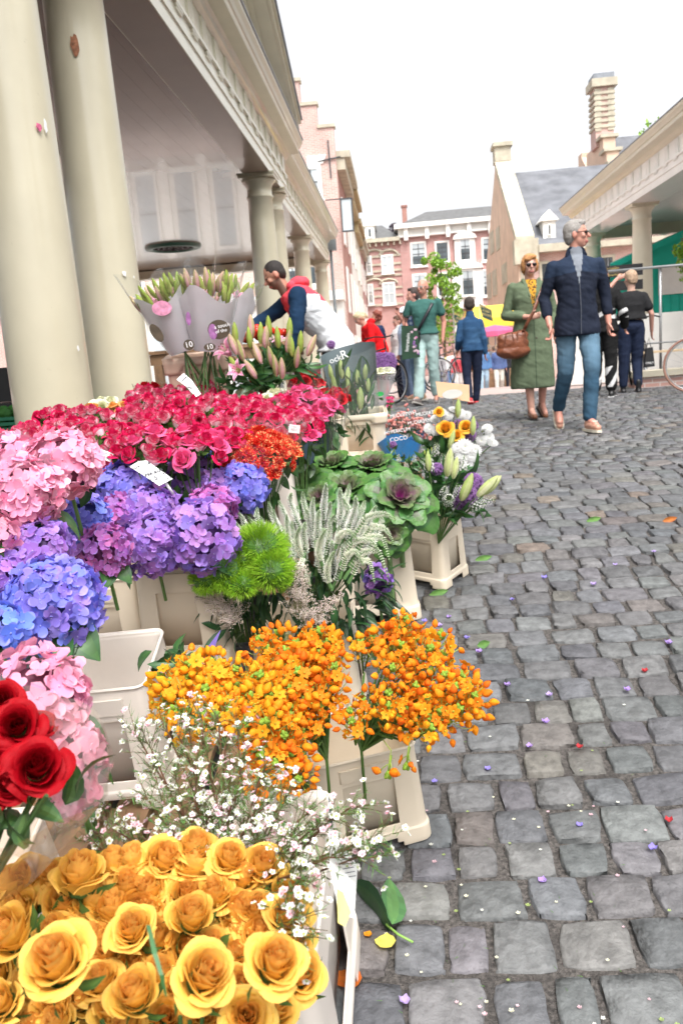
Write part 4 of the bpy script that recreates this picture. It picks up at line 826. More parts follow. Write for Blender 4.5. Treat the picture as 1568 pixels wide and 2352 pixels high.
bJ = bk('slate blue bucket beside the red carnations', 645, 1012, 3.8, .0, .28, .24, .36, m=m_buckg, group='slate blue flower buckets')
bK = bk('slate blue bucket behind another one, left of the deep rimmed cream bucket', 690, 972, 4.25, .0, .28, .24, .36, m=m_buckg, group='slate blue flower buckets')
bL = bucket('white bucket with a paper tag, holding white waxflower, at the front edge', (-.357, 1.55, .245), -.015, .29, .495, .443, m=m_buckw, group=CREAMG)
bM = bucket('large white bucket with a strip of tape below the red roses', (-.89, 1.378, .513), .09, .256, .321, .30, m=m_buckw, group=CREAMG, closed=True)
bench('low wooden stand under the taped white bucket', -1.10, -.70, 1.18, 1.58, .51)
bN = bk('cream bucket under the blue hydrangeas at the left edge', 215, 1338, 2.66, .05, .25, .22, .36, group=CREAMG)
bO = None if 1 else bk('cream bucket under the big blue hydrangea head', 100, 1440, 1.95, .0, .25, .22, .36, group=CREAMG)
bH2 = bk('narrow cream bucket seen edge on between slate blue and cream buckets', 752, 968, 4.55, .3, .20, .22, .34, group=CREAMG)
# rows of black buckets that carry the rose bunches
for i, (px, py, zc) in enumerate(((100, 1075, 2.95), (230, 1085, 2.95), (345, 1095, 2.85), (465, 1085, 2.95), (560, 1010, 3.6), (420, 1030, 3.7), (250, 1030, 3.7))):
    bk('black bucket under the two-tone roses, '+('leftmost in the front row', 'second in the front row from the left', 'third in the front row, behind the price card', 'front row next to the carnations', 'second row right', 'second row middle', 'second row left')[i], px, py, zc, 0, .24, .24, .36, m=m_black, group='black rose buckets', closed=True)
crate_m = mat('green_crate_plastic', (.01, .14, .07), .45, .1, 10)
# writing on the buckets
t, M = bB
Mi = M @ np.array(Matrix.Translation((.035, -.33/2*.93, .225)) @ Matrix.Rotation(radians(90), 4, 'X'))
text('OO', .055, m_black, t, np.linalg.inv(M) @ Mi, 'marker_writing')
m_paper = mat('paper', (.82, .82, .80), .7, .04, 10); m_ink = mat('ink', (.03, .03, .05), .6, .1, 10); m_card = mat('brown_card', (.42, .27, .16), .8, .1, 8)
m_yell = mat('yellow_label', (.75, .66, .20), .6, .05, 10)
tg = empty('paper_label', atz(780, 1960, 1.28), 'white printed paper label with a black strip on the side of the waxflower bucket', 'label', mat=Matrix((M @ np.eye(4)).tolist()) if 0 else None)
Lp = Vector(tg.location)
P4 = [atz(753, 1824, 1.30), atz(765, 1905, 1.24), atz(820, 1990, 1.22), atz(812, 2110, 1.10), atz(778, 2100, 1.08), atz(757, 1990, 1.14)]
b = MB(); b.add(([p-np.array(Lp) for p in P4], [(0, 1, 2, 3, 4, 5)])); o = b.build('sheet', m_paper, tg); md = o.modifiers.new('Solidify', 'SOLIDIFY'); md.thickness = .0008
P4 = [atz(754, 1826, 1.297), atz(763, 1856, 1.267), atz(764, 1900, 1.235), atz(757, 1900, 1.225)]; b = MB(); b.add(([p-np.array(Lp)+tocam(p)*.002 for p in P4], [(0, 1, 2, 3)])); b.build('black_strip', m_ink, tg)
b = MB()
for i in range(9): p = atz(775+i*2, 1935+i*10, 1.17); b.add(([p-np.array(Lp)+np.array(q) for q in ((0, 0, 0), (.016, .004, .0), (.016, .004, -.0012), (0, 0, -.0012))], [(0, 1, 2, 3)]))
b.build('print_line', m_ink, tg)
b = MB(); P4 = [atz(773, 2040, 1.10), atz(788, 2050, 1.09), atz(806, 2095, 1.06), atz(792, 2128, 1.04), atz(776, 2120, 1.04)]; b.add(([p-np.array(Lp) for p in P4], [(0, 1, 2, 3, 4)])); b.build('yellow_flap', m_yell, tg)
# ================================================================ hydrangeas
PK = [(.86, .33, .50), (.84, .40, .58), (.88, .30, .44), (.86, .45, .58)]; PKe = (.90, .55, .60)
BL = [(.17, .20, .72), (.24, .20, .70), (.33, .20, .66), (.22, .27, .76)]; PU = [(.34, .15, .56), (.44, .22, .62), (.26, .18, .64), (.50, .24, .56)]; MG = [(.46, .10, .38), (.40, .14, .46), (.55, .16, .42), (.33, .15, .52)]; BB = [(.13, .22, .76), (.17, .28, .78), (.2, .2, .72)]
HM = {}
def hyd(label, px, py, rpx, zc, kind, group, fpx=34, fl=.84, tiltd=None, leafn=3):
    R = rpx*zc/FX; cols = dict(pk=PK, bl=BL, pu=PU, mg=MG, bb=BB)[kind]; fs = fpx/2*zc/FX*1.05; nf = int(min(420, 3.6*(R/fs)**2*2.1))
    c = atz(px, py, zc+R*.4); d = aim(c, .62, .08) if tiltd is None else _n(tiltd); t = empty('hydrangea', c, label, 'hydrangea', group)
    M = xf((0, 0, 0), d, random.uniform(0, 6)); o = hydrangea(R, nf, fs, cols, fl, edge=PKe if kind == 'pk' else (.42, .36, .86), seed=random.randint(0, 999)).build('flower_head', m_hyd, t, smooth=True, mw=M)
    b = MB(); b.add(tube([d*-R*.3, -d*R*1.0+[0, .02, -R*.2], -d*R*1.1+[0, .05, -.12]], .005, 6), (.10, .2, .05)); b.build('stem', m_stem, t)
    b = MB()
    for k in range(leafn): a = random.uniform(0, 6.28); e = np.array([cos(a), sin(a), -.1]); b.add(leaf(R*1.1, R*.75, .9, .2, 7, jit(G1, .2), .25), xf=xf(-d*R*.55+e*R*.35, _n(e+tocam(c)*.4-[0, 0, .2]), random.uniform(-.6, .6)))
    b.build('foliage', m_leaf, t, smooth=True); return t
gp, gb = 'pink hydrangea heads', 'blue and purple hydrangea heads'
hyd('pink hydrangea head at the back left, in front of the pink roses', 150, 1068, 88, 1.95, 'pk', gp, 46)
hyd('pink hydrangea head cut by the left edge behind the blue ones', 20, 1055, 62, 2.0, 'pk', gp, 44)
hyd('pink hydrangea head between the rear pink head and the blue ones', 62, 1135, 96, 1.75, 'pk', gp, 50)
hyd('small pink hydrangea just showing at the left edge', -12, 1225, 45, 1.65, 'pk', gp, 50)
hyd('large pale pink hydrangea nearest the red roses', 95, 1615, 125, 1.22, 'pk', gp, 66, .95)
hyd('deeper pink hydrangea low at the right of the red roses', 165, 1735, 76, 1.22, 'pk', gp, 66, 1.0)
hyd('deep pink hydrangea tuft below the others, above the waxflower', 172, 1825, 44, 1.18, 'pk', gp, 70, 1.0)
hyd('big blue hydrangea head at the left, largest of the blue ones', 128, 1375, 118, 1.62, 'bl', gb, 44, 1.0)
hyd('blue hydrangea cut by the left edge of the stall', 12, 1445, 62, 1.55, 'bb', gb, 46, 1.0)
hyd('purple hydrangea behind the big blue one', 92, 1260, 78, 1.72, 'pu', gb, 40)
hyd('violet hydrangea at the left edge under the pink ones', 15, 1320, 68, 1.66, 'pu', gb, 42)
hyd('blue violet hydrangea left of the magenta one', 192, 1195, 62, 2.15, 'bl', gb, 36)
hyd('magenta purple hydrangea drooping over the rear bucket', 240, 1270, 62, 2.1, 'mg', gb, 32, 1.1)
hyd('blue hydrangea directly left of the white price card', 292, 1118, 66, 2.75, 'bl', gb, 34)
hyd('lilac hydrangea below the price card stick', 345, 1168, 62, 2.6, 'pu', gb, 34)
hyd('dark magenta hydrangea behind the lilac one', 272, 1175, 40, 2.6, 'mg', gb, 30)
hyd('purple hydrangea over the left front of the cream bucket', 352, 1245, 80, 2.38, 'pu', gb, 34, .95)
hyd('blue purple hydrangea over the right of the cream bucket', 448, 1232, 84, 2.40, 'pu', gb, 38, 1.0)
hyd('violet pink hydrangea above the others beside the white veronica', 490, 1165, 56, 2.62, 'mg', gb, 32)
hyd('lilac hydrangea right of the price card', 438, 1100, 58, 2.9, 'pu', gb, 32)
hyd('bright blue small hydrangea by the red carnations', 502, 1066, 30, 3.0, 'bb', gb, 24, 1.0)
hyd('blue violet hydrangea in front of the red carnations', 560, 1115, 60, 2.85, 'bl', gb, 30, 1.0)
hyd('purple hydrangea between card and carnations', 500, 1118, 45, 2.8, 'pu', gb, 30)
hyd('small purple hydrangea hanging right of the white veronica', 866, 1335, 30, 2.70, 'pu', gb, 28, 1.2)
# ================================================================ bunches of roses
def mk(f, n, m, *a, **k): return [f(*a, **k).mesh(f.__name__+'_bloom', m, True) for _ in range(n)]
TT = mk(rose, 4, m_petal, .026, .038, 15, (.66, .02, .10), (.82, .18, .34), (.88, .58, .66), (.68, .012, .10), 4, .9, ed0=.60)+mk(rose, 3, m_petal, .025, .042, 10, (.74, .05, .16), (.88, .50, .58), (.88, .74, .76), (.74, .02, .14), 4, .4, ed0=.7)
PKR = mk(rose, 3, m_petal, .030, .036, 18, (.78, .06, .22), (.86, .16, .36), (.88, .42, .58), (.80, .08, .26), 4, 1.1)
RDR = mk(rose, 3, m_petal, .030, .038, 16, (.45, .0, .01), (.55, .01, .02), (.6, .02, .03), None, 4, 1.0)
CRR = mk(rose, 3, m_petal, .032, .034, 18, (.72, .72, .42), (.80, .80, .58), (.84, .84, .70), None, 4, 1.1)
ORR = mk(rose, 2, m_petal, .032, .036, 18, (.80, .30, .05), (.85, .42, .12), (.85, .5, .2), None, 4, 1.1)
CAR = [carnation(.031, 22, seed=i).mesh('carnation_bloom', m_petal, True) for i in range(4)]
CARY = [carnation(.031, 22, (.72, .04, .02), (.88, .55, .20), seed=9+i).mesh('carnation_bloom', m_petal, True) for i in range(2)]
f_clear = film('clear_film', (.98, .99, .99), .02); f_print = film('printed_film', (.9, .9, .92), .35)
def bunch(label, px, py, zc, meshes, n=18, R=.105, sc=1.0, group=None, cat='rose bunch', name='rose_bunch', up=.72, dome=.06, part='bloom', wrap=.0, ln=.38, leaves=26, jitter=.75):
    c = atz(px, py, zc); ax = aim(c, up, .05); t = empty(name, c, label, cat, group); u, v, _ = frame_of(ax); hx_ = []
    for i in range(n):
        r = R*sqrt((i+.5)/n); a = i*2.39996+random.uniform(-.15, .15); hx_.append((r, a))
    for i, (r, a) in enumerate(hx_):
        p = u*r*cos(a)+v*r*sin(a)-ax*dome*(r/R)**2+rng.normal(0, .004, 3); d = _n(ax+(u*cos(a)+v*sin(a))*(.75*r/R)+rng.normal(0, jitter*.4, 3)); put(meshes[random.randrange(len(meshes))], part, t, xf(p, d, random.uniform(0, 6), sc*random.uniform(.88, 1.12)))
    b = MB()
    for i, (r, a) in enumerate(hx_[::2]):
        p = u*r*cos(a)*.9+v*r*sin(a)*.9-ax*(dome*(r/R)**2+.01); b.add(tube([p, p*.5-np.array([0, 0, ln*.55]), p*.25-np.array([0, 0, ln])], .0025, 4), (.06, .13, .03))
    b.build('stem', m_stem, t); b = MB()
    for i in range(leaves):
        r = R*random.uniform(.5, 1.0); a = random.uniform(0, 6.28); q = u*cos(a)*r+v*sin(a)*r-ax*(dome+random.uniform(.02, .12)); b.add(leaf(.065, .034, .6, .2, 4, jit((.03, .085, .025), .3)), xf=xf(q, _n(q+rng.normal(0, .05, 3)), random.uniform(0, 6)))
    b.build('foliage', m_leaf, t, smooth=True)
    if wrap:
        b = MB(); b.add(cone_wrap(R*.45, R*1.18, ln*.75+wrap, seed=random.randint(0, 99), z0=-ln*.75)); b.build('film_wrap', f_clear, t, smooth=True, mw=xf((0, 0, 0), _n(ax+np.array([0, 0, .5]))))
    return t
g_ = 'two-tone pink and red rose bunches'
rows = [((62, 1000, 2.85, 'at the far left end of the front row'), (160, 985, 2.95, 'second from the left in the front row'), (255, 1010, 2.85, 'third in the front row'), (345, 1010, 2.75, 'front centre, above the price card'), (440, 1005, 2.78, 'front row right of centre'), (505, 985, 2.95, 'front row next to the carnations')),
        ((205, 958, 3.35, 'second row at the left'), (290, 962, 3.3, 'second row left of centre'), (375, 960, 3.25, 'second row centre'), (455, 955, 3.3, 'second row right of centre'), (525, 945, 3.4, 'second row right end'), (600, 955, 3.25, 'third from right, behind the carnations'), (680, 962, 3.35, 'at the right end over the slate bucket'), (130, 955, 3.5, 'second row far left by the column')),
        ((330, 925, 3.85, 'third row left'), (415, 925, 3.8, 'third row centre'), (500, 925, 3.85, 'third row right'), (580, 930, 3.75, 'third row right end'), (645, 930, 3.8, 'third row below the cream roses')),
        ((330, 905, 4.3, 'rear row left'), (400, 902, 4.3, 'rear row at the wooden price card'), (470, 900, 4.3, 'rear row right'))]
for ri, r_ in enumerate(rows):
    for (px, py, zc, where) in r_: bunch('bunch of red edged pink roses, '+where, px, py, zc, TT+(PKR if px in (345, 440, 525, 680, 645) else TT[4:]), 19, .098 if ri else .10, 1.26, g_, wrap=0, leaves=22 if ri < 2 else 6, ln=.3)
for px, py, zc, where in ((690, 905, 3.95, 'right behind the barcode label'), (735, 922, 3.95, 'rightmost beside the lily sleeve')): bunch('bunch of bright pink roses, '+where, px, py, zc, PKR, 14, .085, 1.15, 'bright pink rose bunches', wrap=.04, leaves=20)
for px, py, zc, where in ((240, 925, 4.0, 'far left by the second column'), (560, 908, 4.2, 'in the rear middle of the stall'), (632, 905, 4.1, 'right, in front of the red roses')): bunch('bunch of cream roses, '+where, px, py, zc, CRR, 9, .065, 1.05, 'cream rose bunches', leaves=4)
bunch('small bunch of apricot roses beside cream ones', 275, 932, 3.9, ORR, 6, .045, .9, leaves=3)
bunch('small bunch of apricot roses by the left column', 212, 933, 3.95, ORR, 4, .035, .9, leaves=3)
for px, py, zc, where in ((590, 886, 4.35, 'left of the dark collar'), (700, 868, 4.45, 'wrapped in film with a dark collar'), (345, 892, 4.5, 'at the rear left'), (760, 905, 4.2, 'low beside the lily sleeve')): bunch('bunch of dark red roses, '+where, px, py, zc, RDR, 10, .08, 1.1, 'dark red rose bunches', leaves=4, wrap=.03)
bunch('dense bunch of red and yellow carnations in clear film', 592, 1008, 2.96, CAR+CARY, 60, .145, .95, None, 'carnation bunch', 'carnation_bunch', up=.7, dome=.07, wrap=.03, part='carnation_bloom', leaves=30, ln=.3)
# dark collar sheet of the red roses and stickers with bar codes
def card(name, label, corners, m, cat, parts=None, th=.001):
    c = sum(corners)/len(corners); t = empty(name, c, label, cat); b = MB(); b.add(([p-c for p in corners], [tuple(range(len(corners)))])); o = b.build('sheet', m, t); md = o.modifiers.new('Solidify', 'SOLIDIFY'); md.thickness = th; md.offset = 0
    return t, c
m_maroon = mat('dark_maroon_paper', (.05, .02, .02), .5, .1, 5)
card('paper_collar', 'dark maroon paper collar standing behind the wrapped red roses', [atz(655, 845, 4.5), atz(672, 834, 4.5), atz(737, 833, 4.5), atz(736, 878, 4.5), atz(700, 876, 4.45), atz(656, 872, 4.45)], m_maroon, 'paper collar')
def barcode(px, py, zc, w, h, a, label):
    rt = R_cam @ np.array([cos(a), -sin(a), 0]); up_ = R_cam @ np.array([sin(a), cos(a), 0]); c = atz(px, py, zc); t, c = card('barcode_sticker', label, [c-rt*w-up_*h, c+rt*w-up_*h, c+rt*w+up_*h, c-rt*w+up_*h], m_paper, 'sticker'); b = MB(); n_ = tocam(c)*.0012
    for i in range(9): x = -w*.5+i*w*.125; ww = w*random.choice((.03, .06)); b.add(([rt*x-up_*h*.6+n_, rt*(x+ww)-up_*h*.6+n_, rt*(x+ww)+up_*h*.1+n_, rt*x+up_*h*.1+n_], [(0, 1, 2, 3)]))
    b.add(([rt*-w*.5+up_*h*.4+n_, rt*w*.3+up_*h*.4+n_, rt*w*.3+up_*h*.5+n_, rt*-w*.5+up_*h*.5+n_], [(0, 1, 2, 3)])); b.build('barcode', m_ink, t)
R_cam = RM
barcode(676, 985, 3.2, .022, .016, .1, 'white barcode sticker on the right hand rose wrapping'); barcode(245, 1047, 2.72, .020, .015, .35, 'white barcode sticker under the front left roses')
# ================================================================ big yellow roses at the front
YR = []
for i in range(6): YR.append(rose(.034, .060, 30, (.90, .50, .10), (.90, .57, .10), (.90, .62, .12), (.88, .50, .16), 7, random.uniform(.15, .95), .12, .86).mesh('rose_bloom', m_petal, True))
RBIG = [rose(.036, .052, 28, (.22, .0, .004), (.34, .0, .006), (.42, .002, .008), None, 7, 1.0, .10).mesh('rose_bloom', m_petal, True) for _ in range(3)]
cy_ = atz(330, 2190, .92); yb2 = empty('rose_bouquet', cy_, 'large bouquet of yellow orange roses in clear film with a black printed band', 'rose bouquet'); Lb = np.array(cy_)
ylist = [(109, 2051, 88), (190, 2040, 112), (356, 2018, 68), (409, 1993, 88), (277, 2085, 76), (174, 2101, 76), (45, 2150, 125), (213, 2141, 92), (311, 2147, 112), (389, 2063, 80), (150, 2225, 160), (244, 2267, 105), (320, 2292, 118), (20, 2300, 110), (100, 2345, 100), (526, 1990, 105), (498, 2072, 104), (594, 2061, 95), (440, 2117, 112), (532, 2151, 100), (652, 2123, 106), (622, 2222, 150), (456, 2245, 130), (566, 2325, 115), (431, 2345, 90), (480, 2020, 70), (385, 2130, 70), (545, 2230, 80), (380, 2210, 90), (60, 2230, 90), (205, 2340, 90), (640, 2300, 80), (10, 2215, 80)]
YP = []; poly_ = [(-30, 2090), (60, 2015), (200, 2000), (340, 2000), (400, 1965), (540, 1955), (640, 2030), (690, 2130), (690, 2250), (600, 2360), (-30, 2360)]; rs_ = random.Random(4)
for _ in range(4000):
    x_, y_ = rs_.uniform(-30, 690), rs_.uniform(1955, 2360); ins = False
    for i in range(len(poly_)):
        (x1, y1), (x2, y2) = poly_[i], poly_[i-1]
        if (y1 > y_) != (y2 > y_) and x_ < (x2-x1)*(y_-y1)/(y2-y1)+x1: ins = not ins
    if ins and len(ylist) < 98 and all((x_-a)**2+(y_-b_)**2 > (.43*c_)**2 for a, b_, c_ in ylist): ylist.append((x_, y_, 104))
for i, (px, py, dpx) in enumerate(ylist):
    zc = .070*FX/dpx*1.0; zc = .4*zc+.6*(.86+(2300-py)/300*.22); s = dpx*zc/FX/.078; p = atz(px, py+dpx*.10, zc+.03*s+(.008 if i > 32 else 0)); out = np.array([(px-330)/900, .25*(2100-py)/300, 0]); YP.append(p-Lb); put(YR[i % 6], 'rose_bloom', yb2, xf(p-Lb, _n(tocam(p)*.55+np.array([0, 0, .75])+out+rng.normal(0, .16, 3)), random.uniform(0, 6), s*1.22*random.uniform(.9, 1.08)))
b = MB(); 
for i in range(26): b.add(tube([rng.normal(0, .05, 3)*[1, 1, 0]+[0, .03, -.13], [0, 0.02, -.45]], .003, 5), (.05, .12, .03))
b.build('stem', m_stem, yb2); b = MB()
for (px, py, zc) in ((465, 2200, 1.02), (90, 2190, 1.05)): leafy(b, atz(px, py, zc)-Lb, 3, .015, .05, .022, (.08, .17, .04))
b.build('foliage', m_leaf, yb2, smooth=True)
b = MB(); a_ = _n(np.array([.05, .25, 1])); b.add(cone_wrap(.07, .225, .30, 40, .035, 3, .06, -.34)); yc_ = np.mean(YP, 0); b = MB(); b.add(cone_wrap(.08, np.percentile([np.linalg.norm((q-yc_)[:2]) for q in YP], 88)+.02, .30, 40, .03, 3, .04, -.34)); b.build('film_wrap', f_clear, yb2, smooth=True, mw=xf(yc_+[0, 0, .03], a_))
m_bband = mat('black_printed_film', (.02, .02, .025), .25, .1, 10); b = MB(); b.add(cone_wrap(.084, np.percentile([np.linalg.norm((q-yc_)[:2]) for q in YP], 88)*.93, .22, 40, .03, 3, .04, -.34)); b.build('black_band', m_bband, yb2, smooth=True, mw=xf(yc_+[0, 0, 0.0], a_))
b = MB(); b.add(patch([[p-Lb for p in (atz(336, 2125, .80), atz(346, 2124, .80))], [p-Lb for p in (atz(350, 2190, .79), atz(362, 2190, .79))], [p-Lb for p in (atz(366, 2240, .78), atz(376, 2240, .78))], [p-Lb for p in (atz(380, 2290, .78), atz(384, 2288, .78))]])); 
for i in range(3): b.C[i] = (.05, .16, .05)
b.build('grass_blade', m_leaf, yb2)
# red roses at the left edge
cr = atz(40, 1740, 1.0); rb = empty('rose_bouquet', cr, 'bouquet of large dark red roses in clear film at the left edge', 'rose bouquet')
for i, (px, py, dpx) in enumerate(((83, 1775, 128), (45, 1672, 105), (10, 1615, 90), (-20, 1760, 110), (-10, 1700, 90), (70, 1700, 70), (20, 1800, 95), (-40, 1830, 90), (95, 1665, 60))):
    zc = 1.0+(.05 if i in (4, 5, 8) else 0)+(1740-py)/100*.04; s = dpx*zc/FX/.083; p = atz(px, py+6, zc+.03); put(RBIG[i % 3], 'rose_bloom', rb, xf(p-cr, _n(tocam(p)+np.array([.1, 0, .35])+rng.normal(0, .12, 3)), random.uniform(0, 6), s*1.28))
b = MB()
for i in range(9): b.add(tube([rng.normal(0, .03, 3)*[1, 1, 0]+[0, 0, -.03], [-.08, -.02, -.2]], .003, 5), (.05, .10, .03))
leafy(b, (-.02, 0, -.06), 20, .03, .06, .03, (.04, .09, .03)); b.build('foliage', m_leaf, rb)
b = MB(); b.add(cone_wrap(.035, .13, .20, 36, .05, 8, .12, -.20)); b.build('film_wrap', film('amber_film', (.95, .90, .84), .10), rb, smooth=True, mw=xf((-.01, -.01, .0), _n(np.array([.30, -.25, 1]))))
# ================================================================ orange star flowers
SHD = [star_head(.050, 18, .0132, s_).mesh('flower_head', m_petal, True) for s_ in range(5)]; SHY = [star_head(.050, 18, .0132, 20+s_, ((.88, .42, .02), (.87, .36, .015), (.86, .28, .015))).mesh('flower_head', m_petal, True) for s_ in range(3)]
def stars(label, root, tips, hd, zr, group='bunches of orange star flowers', fan=1.0, sz=1.0, dirf=None):
    c = np.array(root); t = empty('star_flower_bunch', c, label, 'flower bunch', group); b = MB()
    for i, (px, py, zc) in enumerate(tips):
        p = atz(px, py, zc); d = _n(p-c+np.array([0, 0, .10])+rng.normal(0, .04, 3)) if dirf is None else _n(np.array(dirf)+rng.normal(0, .35, 3)); d = _n(d+tocam(p)*.35)
        put(hd[i % len(hd)], 'flower_head', t, xf(p-c, d, random.uniform(0, 6), sz*random.uniform(.85, 1.15))); q = p-d*.07; b.add(tube([q-c, (q-c)*.55+np.array([0, 0, .03]), np.array([0, 0, 0]), np.array([0, 0, -.14])], [.0028, .0035, .004, .004], 6), jit((.10, .20, .04), .2))
    b.build('stem', m_stem, t, smooth=True); return t
rA = atz(750, 1745, 2.12); rA2 = atz(830, 1725, 2.15)
def region(poly, n, z0, z1, seed):
    rs = random.Random(seed); xs_ = [p[0] for p in poly]; ys_ = [p[1] for p in poly]; out = []; tries = 0
    while len(out) < n and tries < 9000:
        tries += 1; x, y = rs.uniform(min(xs_), max(xs_)), rs.uniform(min(ys_), max(ys_)); ins = False
        for i in range(len(poly)):
            (x1, y1), (x2, y2) = poly[i], poly[i-1]
            if (y1 > y) != (y2 > y) and x < (x2-x1)*(y-y1)/(y2-y1)+x1: ins = not ins
        md_ = 23 if tries < 4500 else 16
        if ins and all((x-a)**2+(y-b_)**2 > md_**2 for a, b_, _ in out): t_ = (y-min(ys_))/(max(ys_)-min(ys_)); out.append((x, y, z0+(z1-z0)*t_+rs.uniform(-.05, .05)))
    return out
stars('loose orange star flowers leaning left behind the waxflower, yellower part', atz(690, 1700, 2.1), region([(385, 1575), (430, 1545), (520, 1540), (600, 1560), (640, 1610), (620, 1670), (500, 1660), (395, 1640)], 38, 2.0, 1.8, 1), SHY, 2.1, sz=.82)
stars('loose orange star flowers leaning left, deep orange part', rA, region([(570, 1500), (620, 1475), (700, 1470), (760, 1465), (770, 1560), (765, 1650), (730, 1700), (690, 1700), (640, 1640), (600, 1560)], 32, 2.15, 1.95, 2)+[(735, 1475, 2.1), (750, 1500, 2.1)], SHD, 2.1, sz=.82)
stars('orange star flowers lying low between waxflower and front bucket', atz(700, 1730, 2.0), region([(560, 1660), (640, 1655), (680, 1730), (690, 1790), (640, 1805), (585, 1790)], 16, 1.85, 1.75, 3), SHD, 2.1, sz=.78)
stars('orange star flowers spraying to the right from the front bucket', rA2, region([(875, 1540), (890, 1455), (930, 1440), (955, 1500), (985, 1470), (1025, 1540), (1085, 1600), (1065, 1650), (1015, 1690), (960, 1680), (885, 1680), (850, 1640), (890, 1600)], 32, 2.1, 1.92, 4)+[(800, 1640, 2.0), (835, 1630, 2.02), (810, 1675, 1.98), (830, 1500, 2.15), (850, 1490, 2.15), (925, 1455, 2.1), (1000, 1485, 2.1)], SHD+SHY[:1], 2.1, sz=.85)
b = MB(); p0 = atz(905, 1735, 1.98)
hg = empty('star_flower', p0, 'single orange star flower hanging over the rim of the front bucket', 'flower', 'hanging single star flowers')
for k, (px, py) in enumerate(((893, 1765), (935, 1745))):
    q = hg if k == 0 else empty('star_flower', p0+[.03, 0, 0], 'single orange star flower hanging right of another over the rim', 'flower', 'hanging single star flowers'); p = atz(px, py, 1.93); lo = np.array(q.location); bb_ = star_head(.02, 3, .012, 77+k); bb_.build('bloom', m_petal, q, True, xf(p-lo, (-.2, -.1, -1))); b = MB(); b.add(tube([p-lo+[0, 0, .01], p-lo+[.008, 0, .045], atz(880+40*k, 1700, 1.97)-lo], .0014, 4), (.35, .45, .1)); b.build('stem', m_stem, q)
# ================================================================ waxflower
wroot = atz(520, 2120, 1.30); wx = empty('waxflower_bunch', wroot, 'airy bunch of white waxflower with needle leaves in front of the orange flowers', 'waxflower'); br = []
tips = [(305, 1680, 1.40), (335, 1700, 1.38), (370, 1655, 1.42), (410, 1690, 1.38), (430, 1640, 1.45), (465, 1655, 1.42), (500, 1640, 1.45), (520, 1700, 1.38), (545, 1660, 1.42), (560, 1740, 1.36), (450, 1740, 1.34), (400, 1770, 1.33), (350, 1760, 1.35), (330, 1830, 1.3), (380, 1850, 1.28), (440, 1830, 1.28), (500, 1810, 1.3), (540, 1830, 1.28), (590, 1800, 1.32), (620, 1850, 1.28), (170, 1890, 1.25), (215, 1870, 1.28), (250, 1905, 1.22), (225, 1950, 1.18), (300, 1940, 1.2), (160, 1845, 1.3),
        (640, 1880, 1.25), (690, 1920, 1.2), (740, 1900, 1.22), (785, 1870, 1.22), (830, 1850, 1.24), (880, 1930, 1.16), (830, 1950, 1.15), (860, 1970, 1.14), (790, 1970, 1.14), (720, 1980, 1.13), (650, 1960, 1.16), (590, 1930, 1.2), (700, 2050, 1.08), (690, 2110, 1.04), (700, 2160, 1.0), (690, 2020, 1.1), (560, 1960, 1.2), (500, 1930, 1.22), (440, 1950, 1.2), (380, 1930, 1.22), (470, 1700, 1.4), (580, 1870, 1.26), (720, 1860, 1.26), (480, 1880, 1.26), (530, 1760, 1.34), (420, 1900, 1.22), (610, 1760, 1.32), (660, 1830, 1.28)]
for i, (px, py, zc) in enumerate(tips):
    p = atz(px, py, zc)-wroot; ra = np.array([random.uniform(-.04, .04), random.uniform(-.04, .04), -.05]); mid = (p*.5+ra*.5)+np.array([0, 0, .04])+rng.normal(0, .01, 3); q1 = p*.8+mid*.2+np.array([0, 0, .008])
    wax_branch([ra, mid, q1, p], 20, seed=i).build('branch', m_leaf, wx, smooth=False)
# ================================================================ veronica, green dianthus, astilbe
vr = atz(730, 1440, 2.80); ve = empty('veronica_bunch', vr, 'bunch of white veronica spikes fanning out above the cream bucket', 'veronica')
vt_ = [(525, 1185, 1), (542, 1205, 1), (552, 1178, 1), (572, 1190, 1), (585, 1165, 1), (598, 1185, 1), (612, 1158, 1), (628, 1172, 1), (640, 1150, 1), (655, 1180, 1), (662, 1128, 0), (676, 1160, 0), (690, 1135, 0), (704, 1165, 0), (716, 1140, 0), (730, 1170, 0), (742, 1112, 0), (756, 1150, 0), (768, 1180, 0), (786, 1120, 0), (800, 1150, 0), (806, 1112, 0), (822, 1145, 0), (836, 1150, 0), (845, 1180, 0), (862, 1165, 0), (880, 1185, 0), (700, 1200, 0), (740, 1210, 0), (780, 1205, 0), (820, 1205, 0), (670, 1205, 0), (850, 1215, 0), (640, 1200, 1), (605, 1210, 1), (660, 1240, 0), (720, 1240, 0), (760, 1240, 0), (800, 1240, 0)]
for i, (px, py, lft) in enumerate(vt_):
    p = atz(px, py, 2.62+random.uniform(-.08, .12)+(.1 if lft else 0))-vr; out = _n(np.array([p[0], p[1]*.5, 0])+rng.normal(0, .1, 3)*[1, 1, 0]); d = _n(np.array([0, 0, 1])+out*(.45*abs(p[0])*4+.12)+rng.normal(0, .10, 3)); s0 = p-d*.17+out*-.01; b = spike([s0, p-d*.09, p-d*.03+rng.normal(0, .004, 3), p+rng.normal(0, .006, 3)], random.uniform(.0125, .0165), i, (.93, .93, .87) if i % 3 else (.90, .91, .82)); b.add(tube([s0, s0*.5+[0, 0, .02], [random.uniform(-.06, .06), 0, -.05]], .0022, 4), (.09, .18, .05)); b.build('flower_spike', m_leaf, ve, smooth=False)
